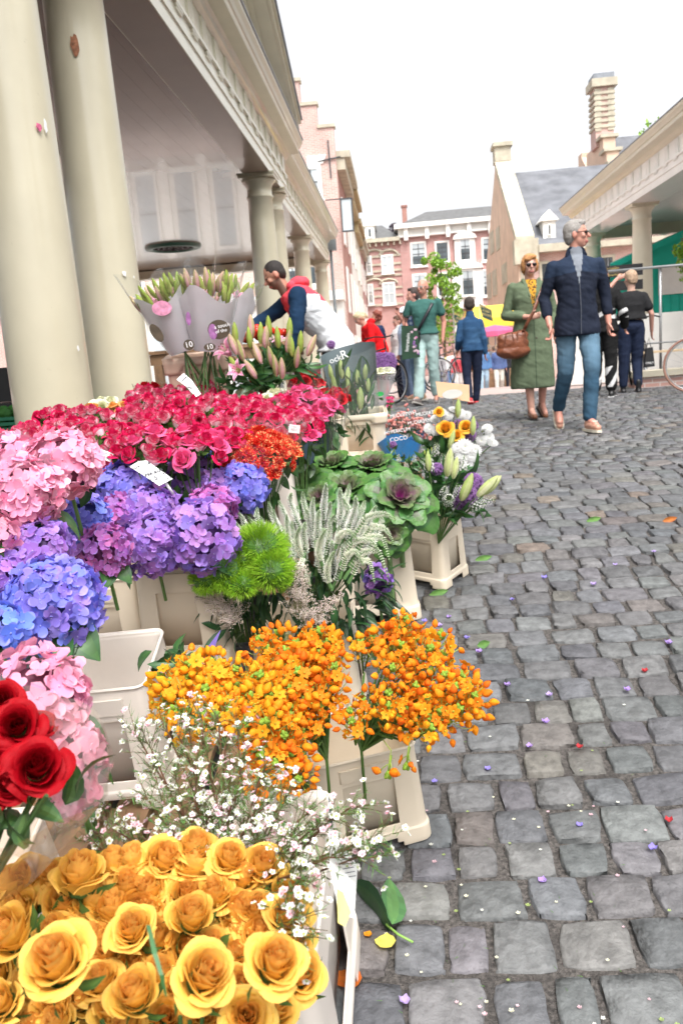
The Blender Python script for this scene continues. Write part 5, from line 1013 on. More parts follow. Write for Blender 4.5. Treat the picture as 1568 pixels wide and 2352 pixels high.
for i, (pts_) in enumerate((((800, 1300), (840, 1235), (880, 1235), (895, 1290)), ((790, 1330), (830, 1270), (870, 1265), (893, 1330)), ((780, 1300), (810, 1245), (850, 1240), (875, 1275)), ((800, 1250), (840, 1190), (880, 1180), (908, 1196)), ((800, 1340), (825, 1290), (850, 1290), (860, 1340)), ((780, 1330), (795, 1280), (815, 1265), (835, 1300)), ((820, 1260), (850, 1210), (885, 1215), (905, 1250)), ((700, 1270), (690, 1300), (705, 1330), (712, 1345)), ((770, 1260), (780, 1230), (800, 1220), (820, 1240)), ((740, 1300), (730, 1270), (735, 1240), (750, 1215)), ((700, 1290), (685, 1260), (680, 1235), (690, 1210)), ((760, 1350), (750, 1320), (755, 1290), (770, 1265)))):
    P_ = [atz(x, y, 2.55-.01*k)-vr for k, (x, y) in enumerate(pts_)]; P_ = [P_[0]+(P_[1]-P_[0])*.0, (P_[0]+P_[1])/2, P_[1], (P_[1]+P_[2])/2+[0, 0, .004], P_[2], (P_[2]+P_[3])/2+[0, 0, .004], P_[3]]; b = spike(P_, .0125, 50+i, (.80, .81, .68)); b.add(tube([P_[0], P_[0]*.5, [0, 0, -.05]], .0022, 4), (.09, .18, .05)); b.build('flower_spike', m_leaf, ve, smooth=False)
b = MB()
for _ in range(150): px, py = random.uniform(690, 890), random.uniform(1290, 1470); b.add(leaf(random.uniform(.06, .10), random.uniform(.015, .026), random.uniform(.2, 1.2), .3, 5, jit((.02, .065, .025), .35)), xf=xf(atz(px, py, 2.68+random.uniform(-.06, .1))-vr, _n(np.array([(px-760)/90*.5, -.3, random.uniform(-1.1, .8)])), random.uniform(-1, 1)))
b.build('foliage', m_leaf, ve, smooth=True)
dg = atz(560, 1430, 2.65); dn = empty('dianthus_bunch', dg, 'bunch of fluffy lime green dianthus balls left of the veronica', 'green dianthus')
for i, (px, py, r_) in enumerate(((490, 1278, 44), (605, 1262, 62), (520, 1312, 58), (628, 1312, 54), (478, 1335, 36), (562, 1345, 38), (565, 1285, 40), (650, 1335, 28), (530, 1340, 30))):
    zc = 2.50-(py-1270)*.0008; p = atz(px-6, py-2, zc+.03); green_ball(r_*zc/FX*1.13, 2100, i).build('flower_ball', m_leaf, dn, False, xf(p-dg, aim(p, .8, .1)))
b = MB()
for i in range(26): a = random.uniform(-.12, .12); b.add(tube([(a, 0, .10), (a*.6, .02, 0), (a*.4, .04, -.08)], .003, 5), jit((.05, .13, .03), .2))
for _ in range(60): px, py = random.uniform(500, 690), random.uniform(1350, 1460); b.add(leaf(random.uniform(.06, .11), random.uniform(.014, .03), random.uniform(.2, 1.3), .3, 5, jit((.02, .07, .025), .35)), xf=xf(atz(px, py, 2.62+random.uniform(-.03, .08))-dg, _n(np.array([(px-600)/90*.5, -.3, random.uniform(-.9, 1)])), random.uniform(-1, 1)))
b.build('foliage', m_leaf, dn, smooth=True)
for lab, root, tp in (('pale pink astilbe plume drooping left of the green dianthus', (570, 1440, 2.6), ((450, 1370, 2.5), (440, 1345, 2.5), (480, 1400, 2.5), (510, 1420, 2.5), (530, 1430, 2.5), (500, 1380, 2.5), (525, 1400, 2.52), (470, 1385, 2.5))), ('pale pink astilbe plume between dianthus and veronica', (690, 1470, 2.6), ((680, 1280, 2.5), (672, 1310, 2.48), (700, 1330, 2.48), (690, 1360, 2.47), (670, 1350, 2.5), (770, 1380, 2.45), (785, 1365, 2.45), (740, 1430, 2.45), (760, 1400, 2.45), (720, 1400, 2.46), (700, 1300, 2.5)))):
    r0_ = atz(*root); t = empty('astilbe', r0_, lab, 'astilbe', 'astilbe plumes')
    for i, tp_ in enumerate(tp): p = atz(*tp_)-r0_; s = p*.35+np.array([0, -.02, .02]); plume([s, (s+p)/2+[0, 0, .015], p], 300, i).build('plume', m_leaf, t, False)
# ================================================================ ornamental kale
kr = atz(800, 1260, 3.55)
for i, (lab, px, py, r_, zc, nn, k) in enumerate((('large ornamental kale with a magenta heart at the right', 915, 1150, 92, 3.35, (.25, -.75, .65), 1), ('green kale rosette behind the magenta hearted one', 855, 1082, 74, 3.75, (.0, -.35, 1), .7), ('green kale rosette at the back left of the kale bucket', 765, 1078, 68, 3.75, (-.1, -.35, 1), .5), ('wide kale rosette at the far left above the hydrangeas', 700, 1118, 74, 3.5, (-.3, -.5, 1), .4), ('kale rosette behind the veronica tips', 795, 1135, 82, 3.45, (0, -.5, 1), .5), ('drooping outer kale under the large magenta hearted one', 890, 1225, 62, 3.30, (.35, -.9, .1), .6), ('small kale rosette low at the left edge', 655, 1150, 50, 3.40, (-.4, -.6, .9), .3), ('kale rosette directly left of the magenta hearted one', 845, 1140, 66, 3.5, (-.1, -.6, .9), .9), ('kale rosette between the left and rear ones', 735, 1150, 60, 3.35, (-.2, -.7, .8), .6))):
    p = atz(px, py, zc+.08); R = r_*zc/FX; t = empty('ornamental_kale', p, lab, 'ornamental kale', 'ornamental kale heads'); kale_head(R*1.12, 28, i, (.30, .03, .20), k).build('leaf_rosette', m_kale, t, True, xf((0, 0, 0), _n(nn), random.uniform(0, 6))); b = MB(); b.add(tube([(0, 0, 0), (0, .03, -.15), (0, .05, -.3)], .012, 7), (.12, .2, .07)); b.build('stem', m_stem, t)
# ================================================================ mixed bouquets on the right
DZ = [daisy(.034, 20).mesh('chrysanthemum', m_petal, True), daisy(.034, 18).mesh('chrysanthemum', m_petal, True)]; AL = allium(.04).mesh('allium', m_petal, False); LB = [lily_bud(.10, .016, (.42, .50, .15), (.78, .78, .50)).mesh('lily_bud', m_petal, True), lily_bud(.10, .016, (.34, .46, .12), (.62, .66, .32)).mesh('lily_bud', m_petal, True)]
LBP = [lily_bud(.10, .015, (.26, .40, .06), (.72, .36, .40)).mesh('lily_bud', m_petal, True), lily_bud(.095, .014, (.28, .42, .06), (.45, .46, .14)).mesh('lily_bud', m_petal, True), lily_bud(.10, .016, (.40, .42, .14), (.82, .44, .50)).mesh('lily_bud', m_petal, True)]
LO = lily_open(.085).mesh('open_lily', m_petal, True)
def stock(R=.03, seed=0):
    b = MB(); rs = np.random.default_rng(seed)
    for i in range(46):
        t = i/46; a = i*2.4; p = np.array([cos(a)*R*(1-.5*t), sin(a)*R*(1-.5*t), R*(-1+3.2*t)]); u, v, n_ = frame_of(_n(p*[1, 1, .3]+rs.normal(0, .006, 3))); s = .009*(1-.5*t)
        for j in range(4): q = j*1.57+i; e = u*cos(q)+v*sin(q); f = u*cos(q+1.57)+v*sin(q+1.57); b.add(([p, p+e*s*.7+f*s*.45+n_*s*.2, p+e*s+n_*s*.3, p+e*s*.7-f*s*.45+n_*s*.2], [(0, 1, 2, 3)]), jit(lerp((.84, .84, .80), (.45, .55, .25), max(0, t-.7)*2.5), .05))
    b.add(tube([(0, 0, -R), (0, 0, R*2.2)], .003, 4), (.1, .2, .05)); return b
ST = stock().mesh('stock_spike', m_petal, False)
def bouquet(label, root, items, leaves, name='mixed_bouquet', group='mixed bouquets', wrap=None):
    c = np.array(root); t = empty(name, c, label, 'bouquet', group); b = MB()
    for (me, part, px, py, zc, s, dr) in items:
        p = atz(px, py, zc); d = _n(dr) if dr is not None else _n(tocam(p)*.5+np.array([0, 0, .4])+rng.normal(0, .2, 3)); put(me, part, t, xf(p-c, d, random.uniform(0, 6), s)); b.add(tube([p-c-d*.01, (p-c)*.5, [0, 0, -.05]], .0025, 4), (.08, .16, .04))
    b.build('stem', m_stem, t); b = MB()
    for (px, py, zc, n, L_, W_) in leaves: leafy(b, atz(px, py, zc)-c, n, .03, L_, W_, (.03, .10, .03))
    b.build('foliage', m_leaf, t, smooth=True)
    if wrap: b = MB(); b.add(cone_wrap(*wrap[0])); b.build('film_wrap', f_clear, t, smooth=True, mw=xf(wrap[1], _n(wrap[2])))
    return t
Z1 = 4.35; it = []
for (x, y) in ((1000, 962), (1012, 948), (1030, 955), (1042, 942), (1056, 950), (1070, 955), (985, 985), (1000, 990), (1108, 992), (1122, 1005), (1118, 985), (1130, 1018), (1105, 1012)): it.append((DZ[0], 'chrysanthemum', x, y, Z1, .95, None))
for (x, y, s) in ((1066, 1028, 1.5), (1080, 1048, 1.2), (1060, 1045, 1.2), (1072, 1066, 1.1), (1090, 1035, 1.1), (1050, 1030, 1.0)): it.append((DZ[1], 'chrysanthemum', x, y, Z1-.12, s, (.15, -1, .5)))
for (x, y, s) in ((1078, 1000, .9), (1062, 985, .75), (1085, 978, .75), (1052, 975, .7)): it.append((AL, 'allium', x, y, Z1, s, None))
yrs = rose(.034, .045, 20, (.80, .34, .02), (.85, .44, .04), (.85, .5, .08), None, 5, 1.1).mesh('rose_bloom', m_petal, True)
for (x, y, s) in ((1024, 990, 1.35), (1048, 1005, 1.1), (1070, 985, 1.1), (1008, 950, .8)): it.append((yrs, 'rose_bloom', x, y, Z1-.05, s, (-.1, -.8, .6)))
for (x, y, dr) in ((1030, 1030, (.35, 0, 1)), (1085, 1000, (.1, .1, 1)), (1050, 960, (.1, 0, 1))): it.append((LB[1], 'lily_bud', x, y, Z1-.1, 1.0, dr))
for (x, y) in ((1000, 1035), (1015, 1060), (1040, 1055)): it.append((ST, 'stock_spike', x, y, Z1-.1, .7, (.2, -.3, 1)))
bouquet('round bouquet of white chrysanthemums, orange roses and purple allium', atz(1040, 1100, 4.45), it, [(1000, 1030, 4.4, 26, .10, .035), (1030, 1060, 4.35, 20, .09, .03), (1060, 1010, 4.45, 20, .09, .03), (985, 1060, 4.4, 14, .08, .03), (1100, 1030, 4.4, 14, .08, .02), (1080, 1060, 4.35, 10, .08, .03)])
Z2 = 3.75; it = [(AL, 'allium', 1086, 1108, Z2, 1.15, None), (AL, 'allium', 1072, 1138, Z2-.05, 1.25, None), (AL, 'allium', 1060, 1155, Z2, 1.0, None), (AL, 'allium', 1003, 1078, Z2+.05, .8, None), (AL, 'allium', 1070, 1105, Z2+.1, 1.0, None)]
for (x, y, s, dr, k) in ((1026, 1095, 1.3, (.18, 0, 1), 0), (1040, 1100, 1.0, (.25, .1, 1), 0), (1058, 1150, 1.35, (.45, -.1, 1), 1), (1095, 1140, 1.3, (.85, -.1, .8), 0), (1112, 1135, 1.1, (.8, .1, .8), 0), (985, 1082, .9, (0, .1, 1), 1)): it.append((LB[k], 'lily_bud', x, y, Z2-.12, s, dr))
for (x, y, s, dr) in ((1030, 1148, .9, (0, -1, .4)), (1095, 1160, .8, (.7, -.6, .2)), (1110, 1152, .8, (1, -.3, .2)), (985, 1070, .8, (0, -.3, 1)), (1062, 1068, .7, (.2, 0, 1)), (1050, 1128, .6, (.2, -.5, 1)), (1020, 1130, .7, (0, -1, .6))): it.append((ST, 'stock_spike', x, y, Z2-.08, s, dr))
bouquet('bouquet of white lily buds, purple allium and white stock in the right cream bucket', atz(1005, 1225, 3.85), it, [(1010, 1150, 3.85, 34, .13, .03), (1000, 1110, 3.85, 26, .14, .03), (1040, 1100, 3.8, 22, .14, .028), (1020, 1180, 3.8, 22, .10, .03), (1080, 1170, 3.75, 14, .10, .025), (1075, 1120, 3.85, 16, .12, .025)])
# hypericum with a blue printed wrap
m_bluew = mat('blue_wrap', (.01, .28, .75), .35, .2, 8, bump=.3, bscale=8); hc = atz(920, 1040, 4.9); hy = empty('hypericum_bunch', hc, 'bunch of pink hypericum berries in clear film with a blue printed base', 'hypericum'); 
for lab, cen in (('a', (905, 975)), ('b', (952, 975)), ('c', (975, 1000)), ('d', (925, 965))):
    b = MB()
    for i in range(46): p = atz(cen[0]+random.gauss(0, 15), cen[1]+random.gauss(0, 12), 4.9+random.uniform(-.05, .05))-hc; b.add(ball(.0085, 7, 5, (1, 1, 1.2)), jit((.72, .30, .26), .18), xf=xf(p, (random.gauss(0, .4), -.3, 1))); b.add(tube([p, p+[0, .01, -.05]], .0012, 3), (.12, .2, .06))
    for i in range(10): leafy(b, atz(cen[0]+random.gauss(0, 18), cen[1]+20, 4.95)-hc, 1, .01, .05, .02)
    b.build('berry_spray', m_petal, hy, smooth=True)
b = MB(); b.add(cone_wrap(.06, .14, .20, 30, .06, 4, .25, -.10)); b.build('blue_wrap', m_bluew, hy, True, xf((0, 0, 0.0), (0, 0, 1)))
b = MB(); b.add(cone_wrap(.09, .17, .34, 30, .05, 4, .1, -.10)); b.build('film_wrap', f_clear, hy, True, xf((0, -.02, 0.0), (0, 0, 1)))
m_wt = mat('white_print', (.85, .85, .85), .5, .02, 10)
def facing(p, ex=0, rot=0):
    n_ = tocam(p); r_ = _n(np.cross([0, 0, 1], n_)); u_ = np.cross(n_, r_); c, s = cos(rot), sin(rot); M = np.eye(4); M[:3, 0] = r_*c+u_*s; M[:3, 1] = u_*c-r_*s; M[:3, 2] = n_; M[:3, 3] = p; return M
def put_text(s, px, py, zc, size, m, parent, rot=0, mirror=False, yaw=0):
    p = atz(px, py, zc); M = facing(p, 0, rot); 
    if mirror: M[:3, 0] *= -1
    lo = np.linalg.inv(np.array(parent.matrix_world)) if parent.matrix_world.translation.length else np.eye(4); T = np.eye(4); T[:3, 3] = -np.array(parent.location); return text(s, size, m, parent, T @ M)
for s_, px, py, mi_ in (('HYPERICUM', 925, 952, 1), ('HYPERICUM', 985, 948, 1), ('HYPERICUM', 912, 990, 0), ('COCO', 915, 1008, 0), ('HYPERICUM', 965, 968, 1)): put_text(s_, px, py, 4.70, .028 if s_ != 'COCO' else .034, m_wt, hy, rot=.1, mirror=bool(mi_))
it = [(AL, 'scabious', 902, 1022, 4.5, .55, None), (AL, 'scabious', 945, 1095, 4.2, .3, None)]
bouquet('loose sprig bunch of lilac scabious and pink filler behind the kale', atz(930, 1110, 4.3), it+[(LBP[1], 'bud', 975+k*8, 1045-k*3, 4.3, .3, (0, 0, 1)) for k in range(4)]+[(ST, 'stock_spike', 915+k*18, 1055+(k % 2)*14, 4.2, .4, (0, 0, 1)) for k in range(4)], [(925, 1060, 4.3, 26, .06, .018), (955, 1070, 4.25, 26, .06, .018), (900, 1040, 4.4, 12, .05, .015)], group=None, name='filler_bunch')
# ================================================================ lilies
lr = atz(620, 900, 4.3); it = []
for (x, y, k, dr) in ((543, 790, 1, (0, 0, 1)), (560, 830, 0, (-.2, 0, 1)), (575, 800, 1, (0, 0, 1)), (598, 790, 1, (.1, 0, 1)), (610, 800, 2, (.15, -.1, 1)), (640, 800, 1, (0, 0, 1)), (628, 845, 0, (-.1, -.3, 1)), (660, 810, 0, (.2, 0, 1)), (672, 820, 1, (0, 0, 1)), (690, 810, 1, (.1, 0, 1)), (706, 818, 2, (.5, 0, 1)), (590, 870, 2, (-.5, -.3, 1)), (600, 835, 2, (-.3, 0, 1)), (555, 860, 1, (-.6, 0, 1)), (648, 870, 2, (.1, -.4, 1)), (620, 775, 1, (0, 0, 1)), (580, 775, 2, (0, 0, 1)), (635, 865, 0, (0, -.3, 1)), (545, 815, 2, (-.3, 0, 1)), (680, 845, 0, (.2, -.3, .9)), (665, 780, 1, (.1, 0, 1))): it.append((LBP[k], 'lily_bud', x, y, 4.1, 1.15, dr))
it += [(LO, 'open_lily', 530, 815, 4.15, 1.0, (-.5, -.6, .6)), (LO, 'open_lily', 553, 855, 4.1, .8, (-.3, -.8, .3)), (LO, 'open_lily', 640, 795, 4.3, .7, (0, -.4, 1))]
bouquet('open bunch of pink and green lily buds behind the rose bunches', lr, it, [(570, 850, 4.2, 34, .14, .032), (620, 850, 4.2, 34, .14, .032), (680, 840, 4.25, 30, .14, .032), (650, 820, 4.3, 20, .12, .03), (545, 880, 4.2, 14, .12, .03), (600, 880, 4.2, 20, .12, .03)], name='lily_bunch', group=None)
m_sleeve = mat('white_paper_sleeve', (.84, .80, .84), .45, .06, 8, bump=.4, bscale=7, trans=.3)
m_sgrey = mat('grey_printed_sleeve', (.10, .13, .14), .4, .15, 5)
def sleeve(label, px, py, zc, ax, R0, R1, H, buds, seed, opens=2, tiltc=None):
    c = atz(px, py, zc); t = empty('wrapped_lily_bunch', c, label, 'lily bunch', 'lily bunches in white paper sleeves'); ax = _n(ax); u, v, _ = frame_of(ax)
    b = MB(); b.add(cone_wrap(R0, R1, H, 32, .05, seed, .25)); o = b.build('paper_sleeve', m_sleeve, t, True, xf((0, 0, 0), ax)); b = MB(); b.add(cone_wrap(R0+.004, R1*1.28, H*1.45, 32, .07, seed, .22)); b.build('film_wrap', f_clear, t, True, xf((0, 0, 0), ax))
    for i in range(buds): r = R1*.85*sqrt(random.random()); a = random.uniform(0, 6.28); p = ax*(H*random.uniform(.82, 1.12))+u*r*cos(a)+v*r*sin(a); put(LBP[1] if random.random() < .75 else LBP[2], 'lily_bud', t, xf(p, _n(ax+(u*cos(a)+v*sin(a))*.3+rng.normal(0, .12, 3)), 0, random.uniform(.75, 1.05)))
    for i in range(opens): a = random.uniform(0, 6.28); put(LO, 'open_lily', t, xf(ax*H*.92+u*R1*.5*cos(a)+v*R1*.5*sin(a), _n(ax+tocam(c)*.6), 0, .6))
    b = MB()
    for i in range(14): a = random.uniform(0, 6.28); b.add(tube([ax*H*.8+u*R1*.4*cos(a)+v*R1*.4*sin(a), ax*0+u*R0*.5*cos(a), -ax*.22+u*R0*.9*cos(a)+v*R0*.9*sin(a)], .004, 5), jit((.07, .13, .04), .2))
    b.build('stem', m_stem, t); return t, c, ax
def sl_disc(t, c, px, py, zc, r_, m, sc=(1, 1), part='printed_badge', rot=0):
    p = atz(px, py, zc); M = facing(p, 0, rot); T = np.eye(4); T[:3, 3] = -np.array(c); b = MB(); n_ = 24; b.add(([(r_*sc[0]*cos(k*2*pi/n_), r_*sc[1]*sin(k*2*pi/n_), 0) for k in range(n_)], [tuple(range(n_))])); b.build(part, m, t, mw=T @ M)
m_bp = mat('brown_print', (.07, .05, .03), .5, .4, 20); m_pp = mat('pink_print', (.62, .25, .38), .5, .4, 40); m_vp = mat('violet_print', (.30, .12, .30), .5, .4, 40)
t1, c1_, a1_ = sleeve('lily bunch in a white paper sleeve, left one leaning left', 425, 808, 4.25, (-.24, -.05, 1), .075, .155, .28, 42, 1)
t2, c2_, a2_ = sleeve('lily bunch in a white paper sleeve, right one with violet badge', 480, 806, 4.2, (.12, -.05, 1), .075, .150, .28, 42, 5)
t3, c3_, a3_ = sleeve('lily bunch in a white paper sleeve, half hidden behind at the right', 520, 815, 4.45, (.24, .05, 1), .06, .11, .32, 14, 9)
sl_disc(t1, c1_, 372, 708, 4.04, .040, m_pp, (1.2, .9)); sl_disc(t1, c1_, 360, 765, 4.06, .05, m_bp, (.5, 1), rot=.5); sl_disc(t2, c2_, 503, 757, 4.0, .052, m_bp, (1.05, .9)); sl_disc(t2, c2_, 489, 762, 3.99, .034, m_vp, (.6, 1.1)); sl_disc(t1, c1_, 434, 792, 4.0, .026, m_bp); sl_disc(t2, c2_, 482, 797, 4.0, .026, m_bp, (1.1, .7)); sl_disc(t2, c2_, 433, 732, 4.03, .03, m_vp, (.4, 1.1))
put_text('10', 434, 792, 3.985, .040, m_wt, t1, rot=.15); put_text('10', 482, 797, 3.985, .034, m_wt, t2, rot=.1); put_text('a touch', 510, 748, 3.98, .026, m_wt, t2, rot=.15); put_text('of the', 508, 760, 3.98, .024, m_wt, t2, rot=.15)
# grey sleeve of lilies standing in the deep rimmed bucket
gc = atz(820, 945, 4.85); gs_ = empty('wrapped_lily_bunch', gc, 'lily bunch in a tall clear sleeve with a dark grey printed back panel', 'lily bunch'); b = MB(); ns = 30; R_ = []
for i in range(7):
    v = i/6; R_.append([((.13+.035*v)*(1+.03*sin(5*t))*cos(t)-.03*v, (.10+.03*v)*sin(t), -.05+(.40+.04*cos(t-.8))*v) for t in np.arange(ns)*2*pi/ns])
b.add(rings(R_, cap=False)); b.build('film_wrap', film('grey_film', (.93, .96, .95), .05), gs_, True)
b = MB(); R_ = [[((.128+.035*v)*cos(t)-.03*v, (.098+.03*v)*sin(t), -.05+(.41+.04*cos(t-.8))*v) for t in np.linspace(.12, pi-.12, 18)] for v in (.5, .7, .85, 1)]; b.add(patch(R_)); b.build('back_panel', m_sgrey, gs_, True)
for (x, y, s, dr) in ((762, 852, .9, (-.1, 0, 1)), (785, 850, 1.1, (0, 0, 1)), (798, 862, 1.0, (.1, 0, 1)), (820, 862, .9, (.1, 0, 1)), (838, 852, .9, (.1, 0, 1)), (800, 880, .8, (0, 0, 1)), (828, 920, 1.3, (.05, 0, 1)), (780, 900, 1.0, (-.2, 0, 1)), (770, 880, 1.0, (-.1, 0, 1)), (845, 880, .8, (.1, 0, 1))): put(LB[1], 'lily_bud', gs_, xf(atz(x, y+20, 4.78)-gc, dr, 0, s))
b = MB()
for _ in range(80): b.add(leaf(random.uniform(.1, .17), .026, random.uniform(.1, .8), .3, 6, jit((.03, .09, .03), .4)), xf=xf(np.array([random.uniform(-.11, .09), random.uniform(-.06, .06), random.uniform(-.22, .26)]), _n((random.gauss(0, .35), random.gauss(-.1, .3), 1)), random.uniform(0, 6)))
b.build('foliage', m_leaf, gs_, True)
put_text('R', 790, 815, 4.70, .07, m_wt, gs_, rot=.3); put_text('ock', 770, 825, 4.70, .05, m_wt, gs_, rot=.3)
# purple allium bunch and white bouquet sleeve behind it
ac = atz(880, 900, 5.3); it = [(AL, 'allium', 862+12*(k % 4)+random.uniform(-3, 3), 822+11*(k//4), 5.25, .9, None) for k in range(12)]+[(AL, 'allium', 760, 792, 5.0, .7, None)]
bouquet('bunch of purple allium above a white paper sleeve', ac, it, [(880, 870, 5.35, 6, .06, .02)], name='allium_bunch', group=None)
wc = atz(872, 935, 5.15); ws = empty('wrapped_bouquet', wc, 'white paper cone bouquet with green print beside the lily sleeve', 'bouquet'); b = MB(); b.add(cone_wrap(.03, .085, .24, 26, .05, 3, .1)); b.build('paper_cone', f_print, ws, True, xf((0, 0, 0), (.15, 0, 1)))
for i in range(7): put(CRR[i % 3], 'rose_bloom', ws, xf(np.array([.03+.045*cos(i*.9), -.02+.04*sin(i*.9), .21]), (.1*cos(i), -.5, 1), 0, 1.1))
put_text('AMBE DE', 880, 868, 4.98, .034, m_ink, ws, rot=-.15); sl_disc(ws, wc, 872, 905, 4.98, .018, mat('green_print', (.02, .35, .08), .5, .2, 30), (1.3, .8))
bouquet('tuft of pink filler flowers beside the deep rimmed bucket', atz(893, 950, 5.0), [(PKR[0], 'bloom', 890+5*(k % 3), 915+9*(k//3), 5.0, .35, None) for k in range(8)], [(893, 930, 5.0, 12, .04, .015)], name='filler_bunch', group=None)
# ================================================================ price cards on sticks
def pcard(label, pts, stick, m, lines, zc):
    P_ = [atz(x, y, z) for x, y, z in pts]; t, c = card('price_card', label, P_, m, 'price card', th=.0015); b = MB(); b.add(tube([atz(*stick[0])-c, atz(*stick[1])-c], .005, 6)); b.build('stick', m_white, t, smooth=True)
    return t, c
def flat_text(t, c, P4, items):
    """write in the plane of a card whose corners are top-left, top-right, bottom-left"""
    a, b_, d = P4; ex = (b_-a); ey = (a-d); n_ = _n(np.cross(ex, ey)); n_ = n_ if n_.dot(tocam(a)) > 0 else -n_
    for s, u, v, size, rot in items:
        x_ = _n(ex); y_ = _n(ey-x_*ey.dot(x_)); M = np.eye(4); M[:3, 0] = x_*cos(rot)+y_*sin(rot); M[:3, 1] = y_*cos(rot)-x_*sin(rot); M[:3, 2] = np.cross(M[:3, 0], M[:3, 1]); M[:3, 3] = a+ex*u-ey*v+n_*.003-c; text(s, size, m_ink, t, M)
q = [(298, 1075, 2.62), (336, 1058, 2.64), (397, 1100, 2.60), (365, 1117, 2.57)]
t, c = pcard('white handwritten price card among the blue hydrangeas', [(298, 1072, 2.62), (318, 1060, 2.63), (337, 1058, 2.64), (397, 1100, 2.60), (366, 1116, 2.57), (330, 1092, 2.60)], ((380, 1108, 2.60), (398, 1135, 2.62)), m_paper, 0, 0)
flat_text(t, c, [atz(298, 1072, 2.62), atz(336, 1058, 2.64), atz(366, 1116, 2.57)], [('VOR ALLE', .45, .14, .014, 0), ('PER BOS', .55, .52, .016, 0), ('( 5,- )', .42, .72, .024, .1), ('102', .75, .88, .014, 0)])
t, c = pcard('small white price card leaning over the rear roses', [(406, 872, 3.9), (422, 857, 3.92), (442, 875, 3.9), (462, 905, 3.86), (450, 912, 3.84), (428, 888, 3.88)], ((452, 905, 3.9), (457, 930, 3.95)), m_paper, 0, 0)
flat_text(t, c, [atz(406, 872, 3.9), atz(422, 857, 3.92), atz(450, 912, 3.84)], [('roos', .5, .18, .02, 0), ('5,-', .5, .6, .035, 0)])
t, c = pcard('brown backed price card on a clear stick above the bouquets', [(1000, 876, 4.4), (1077, 884, 4.4), (1078, 923, 4.35), (1005, 911, 4.35)], ((1040, 905, 4.36), (1044, 960, 4.45)), m_card, 0, 0)
sl_disc(t, c, 1038, 905, 4.33, .024, mat('frosted_plastic', (.55, .55, .52), .3, .05, 10), (2.2, 1), 'card_holder', rot=.05)
# ================================================================ people
m_skin = mat('skin', rough=.5, var=.05, vscale=30, vc=True, bump=.05, bscale=120)
m_cloth = mat('cloth', rough=.85, var=.10, vscale=14, vc=True, bump=.35, bscale=220, spec=.2)
m_denim = mat('denim', rough=.85, var=.22, vscale=5, vc=True, bump=.5, bscale=300, spec=.15)
m_hair = mat('hair', rough=.55, var=.28, vscale=60, vc=True, bump=.9, bscale=150)
m_leather = mat('leather', rough=.35, var=.15, vscale=12, vc=True, bump=.4, bscale=80)
m_lens = mat('dark_lens', (.015, .008, .006), .08, .1, 10)
m_eye = mat('eye', (.03, .02, .015), .15, .1, 10)
def cap_(p, q, r0, r1=None, n=12):
    r1 = r0 if r1 is None else r1; p, q = np.asarray(p, float), np.asarray(q, float); L = max(1e-4, np.linalg.norm(q-p)); pr = []
    for i in range(5): a = -pi/2+i*pi/8; pr.append((max(1e-4, r0*cos(a)), r0*sin(a)))
    for i in range(5): a = i*pi/8; pr.append((max(1e-4, r1*cos(a)), L+r1*sin(a)))
    v, f = lathe(pr, n); M = xf(p, (q-p) if L > 1e-3 else (0, 0, 1)); return v @ M[:3, :3].T+M[:3, 3], f
def ell(c, r, f=None, n=14, m=10):
    v, q = ball(1, n, m); v = v*np.array(r, float)
    if f is not None: F = np.column_stack([f[0], f[1], f[2]]); v = v @ F.T
    return v+np.array(c), q
def torso(J, e=0, top=.0, w=1.0, zl=None, belly=0, sk=None):
    """elliptical rings along the spine; e inflates, sk adds skirt rings"""
    pel, wa, ch, nk = [np.array(J[k]) for k in ('pelvis', 'waist', 'chest', 'neck')]; sx = _n(np.array(J['sh_r'])-np.array(J['sh_l'])); hx_ = _n(np.array(J['hip_r'])-np.array(J['hip_l'])); hw = abs((np.array(J['sh_r'])-np.array(J['sh_l'])) @ sx)/2
    dn = _n(pel-wa); L = [(pel+dn*.10, .10, .085, hx_), (pel+dn*.05, .150, .105, hx_), (pel, .172, .120+belly*.3, hx_), (wa, .142, .104+belly, hx_), ((wa+ch)/2, .15, .112+belly*.8, sx), (ch, .168, .120, sx), (ch+(nk-ch)*.58, hw*.97, .096, sx), (ch+(nk-ch)*.80, hw*.78, .074, sx), (nk-(nk-ch)*.02, .062, .060, sx)]
    L = [(np.asarray(c_, float), a_, b_, x_) for c_, a_, b_, x_ in ((sk+[q_ for q_ in L[2:] if q_[0][2] > sk[-1][0][2]+.02]) if sk else L)]
    R_ = []; a = np.arange(24)*2*pi/24
    for i, (c, rx, ry, x) in enumerate(L):
        d = _n((L[min(i+1, len(L)-1)][0]-L[max(i-1, 0)][0])); yv = _n(np.cross(d, x)); xv = np.cross(yv, d); rx, ry = (rx*w+e), (ry*w+e)
        R_.append([np.array(c)+xv*rx*np.sign(cos(t))*abs(cos(t))**.85+yv*ry*np.sign(sin(t))*abs(sin(t))**.85 for t in a])
    return rings(R_)
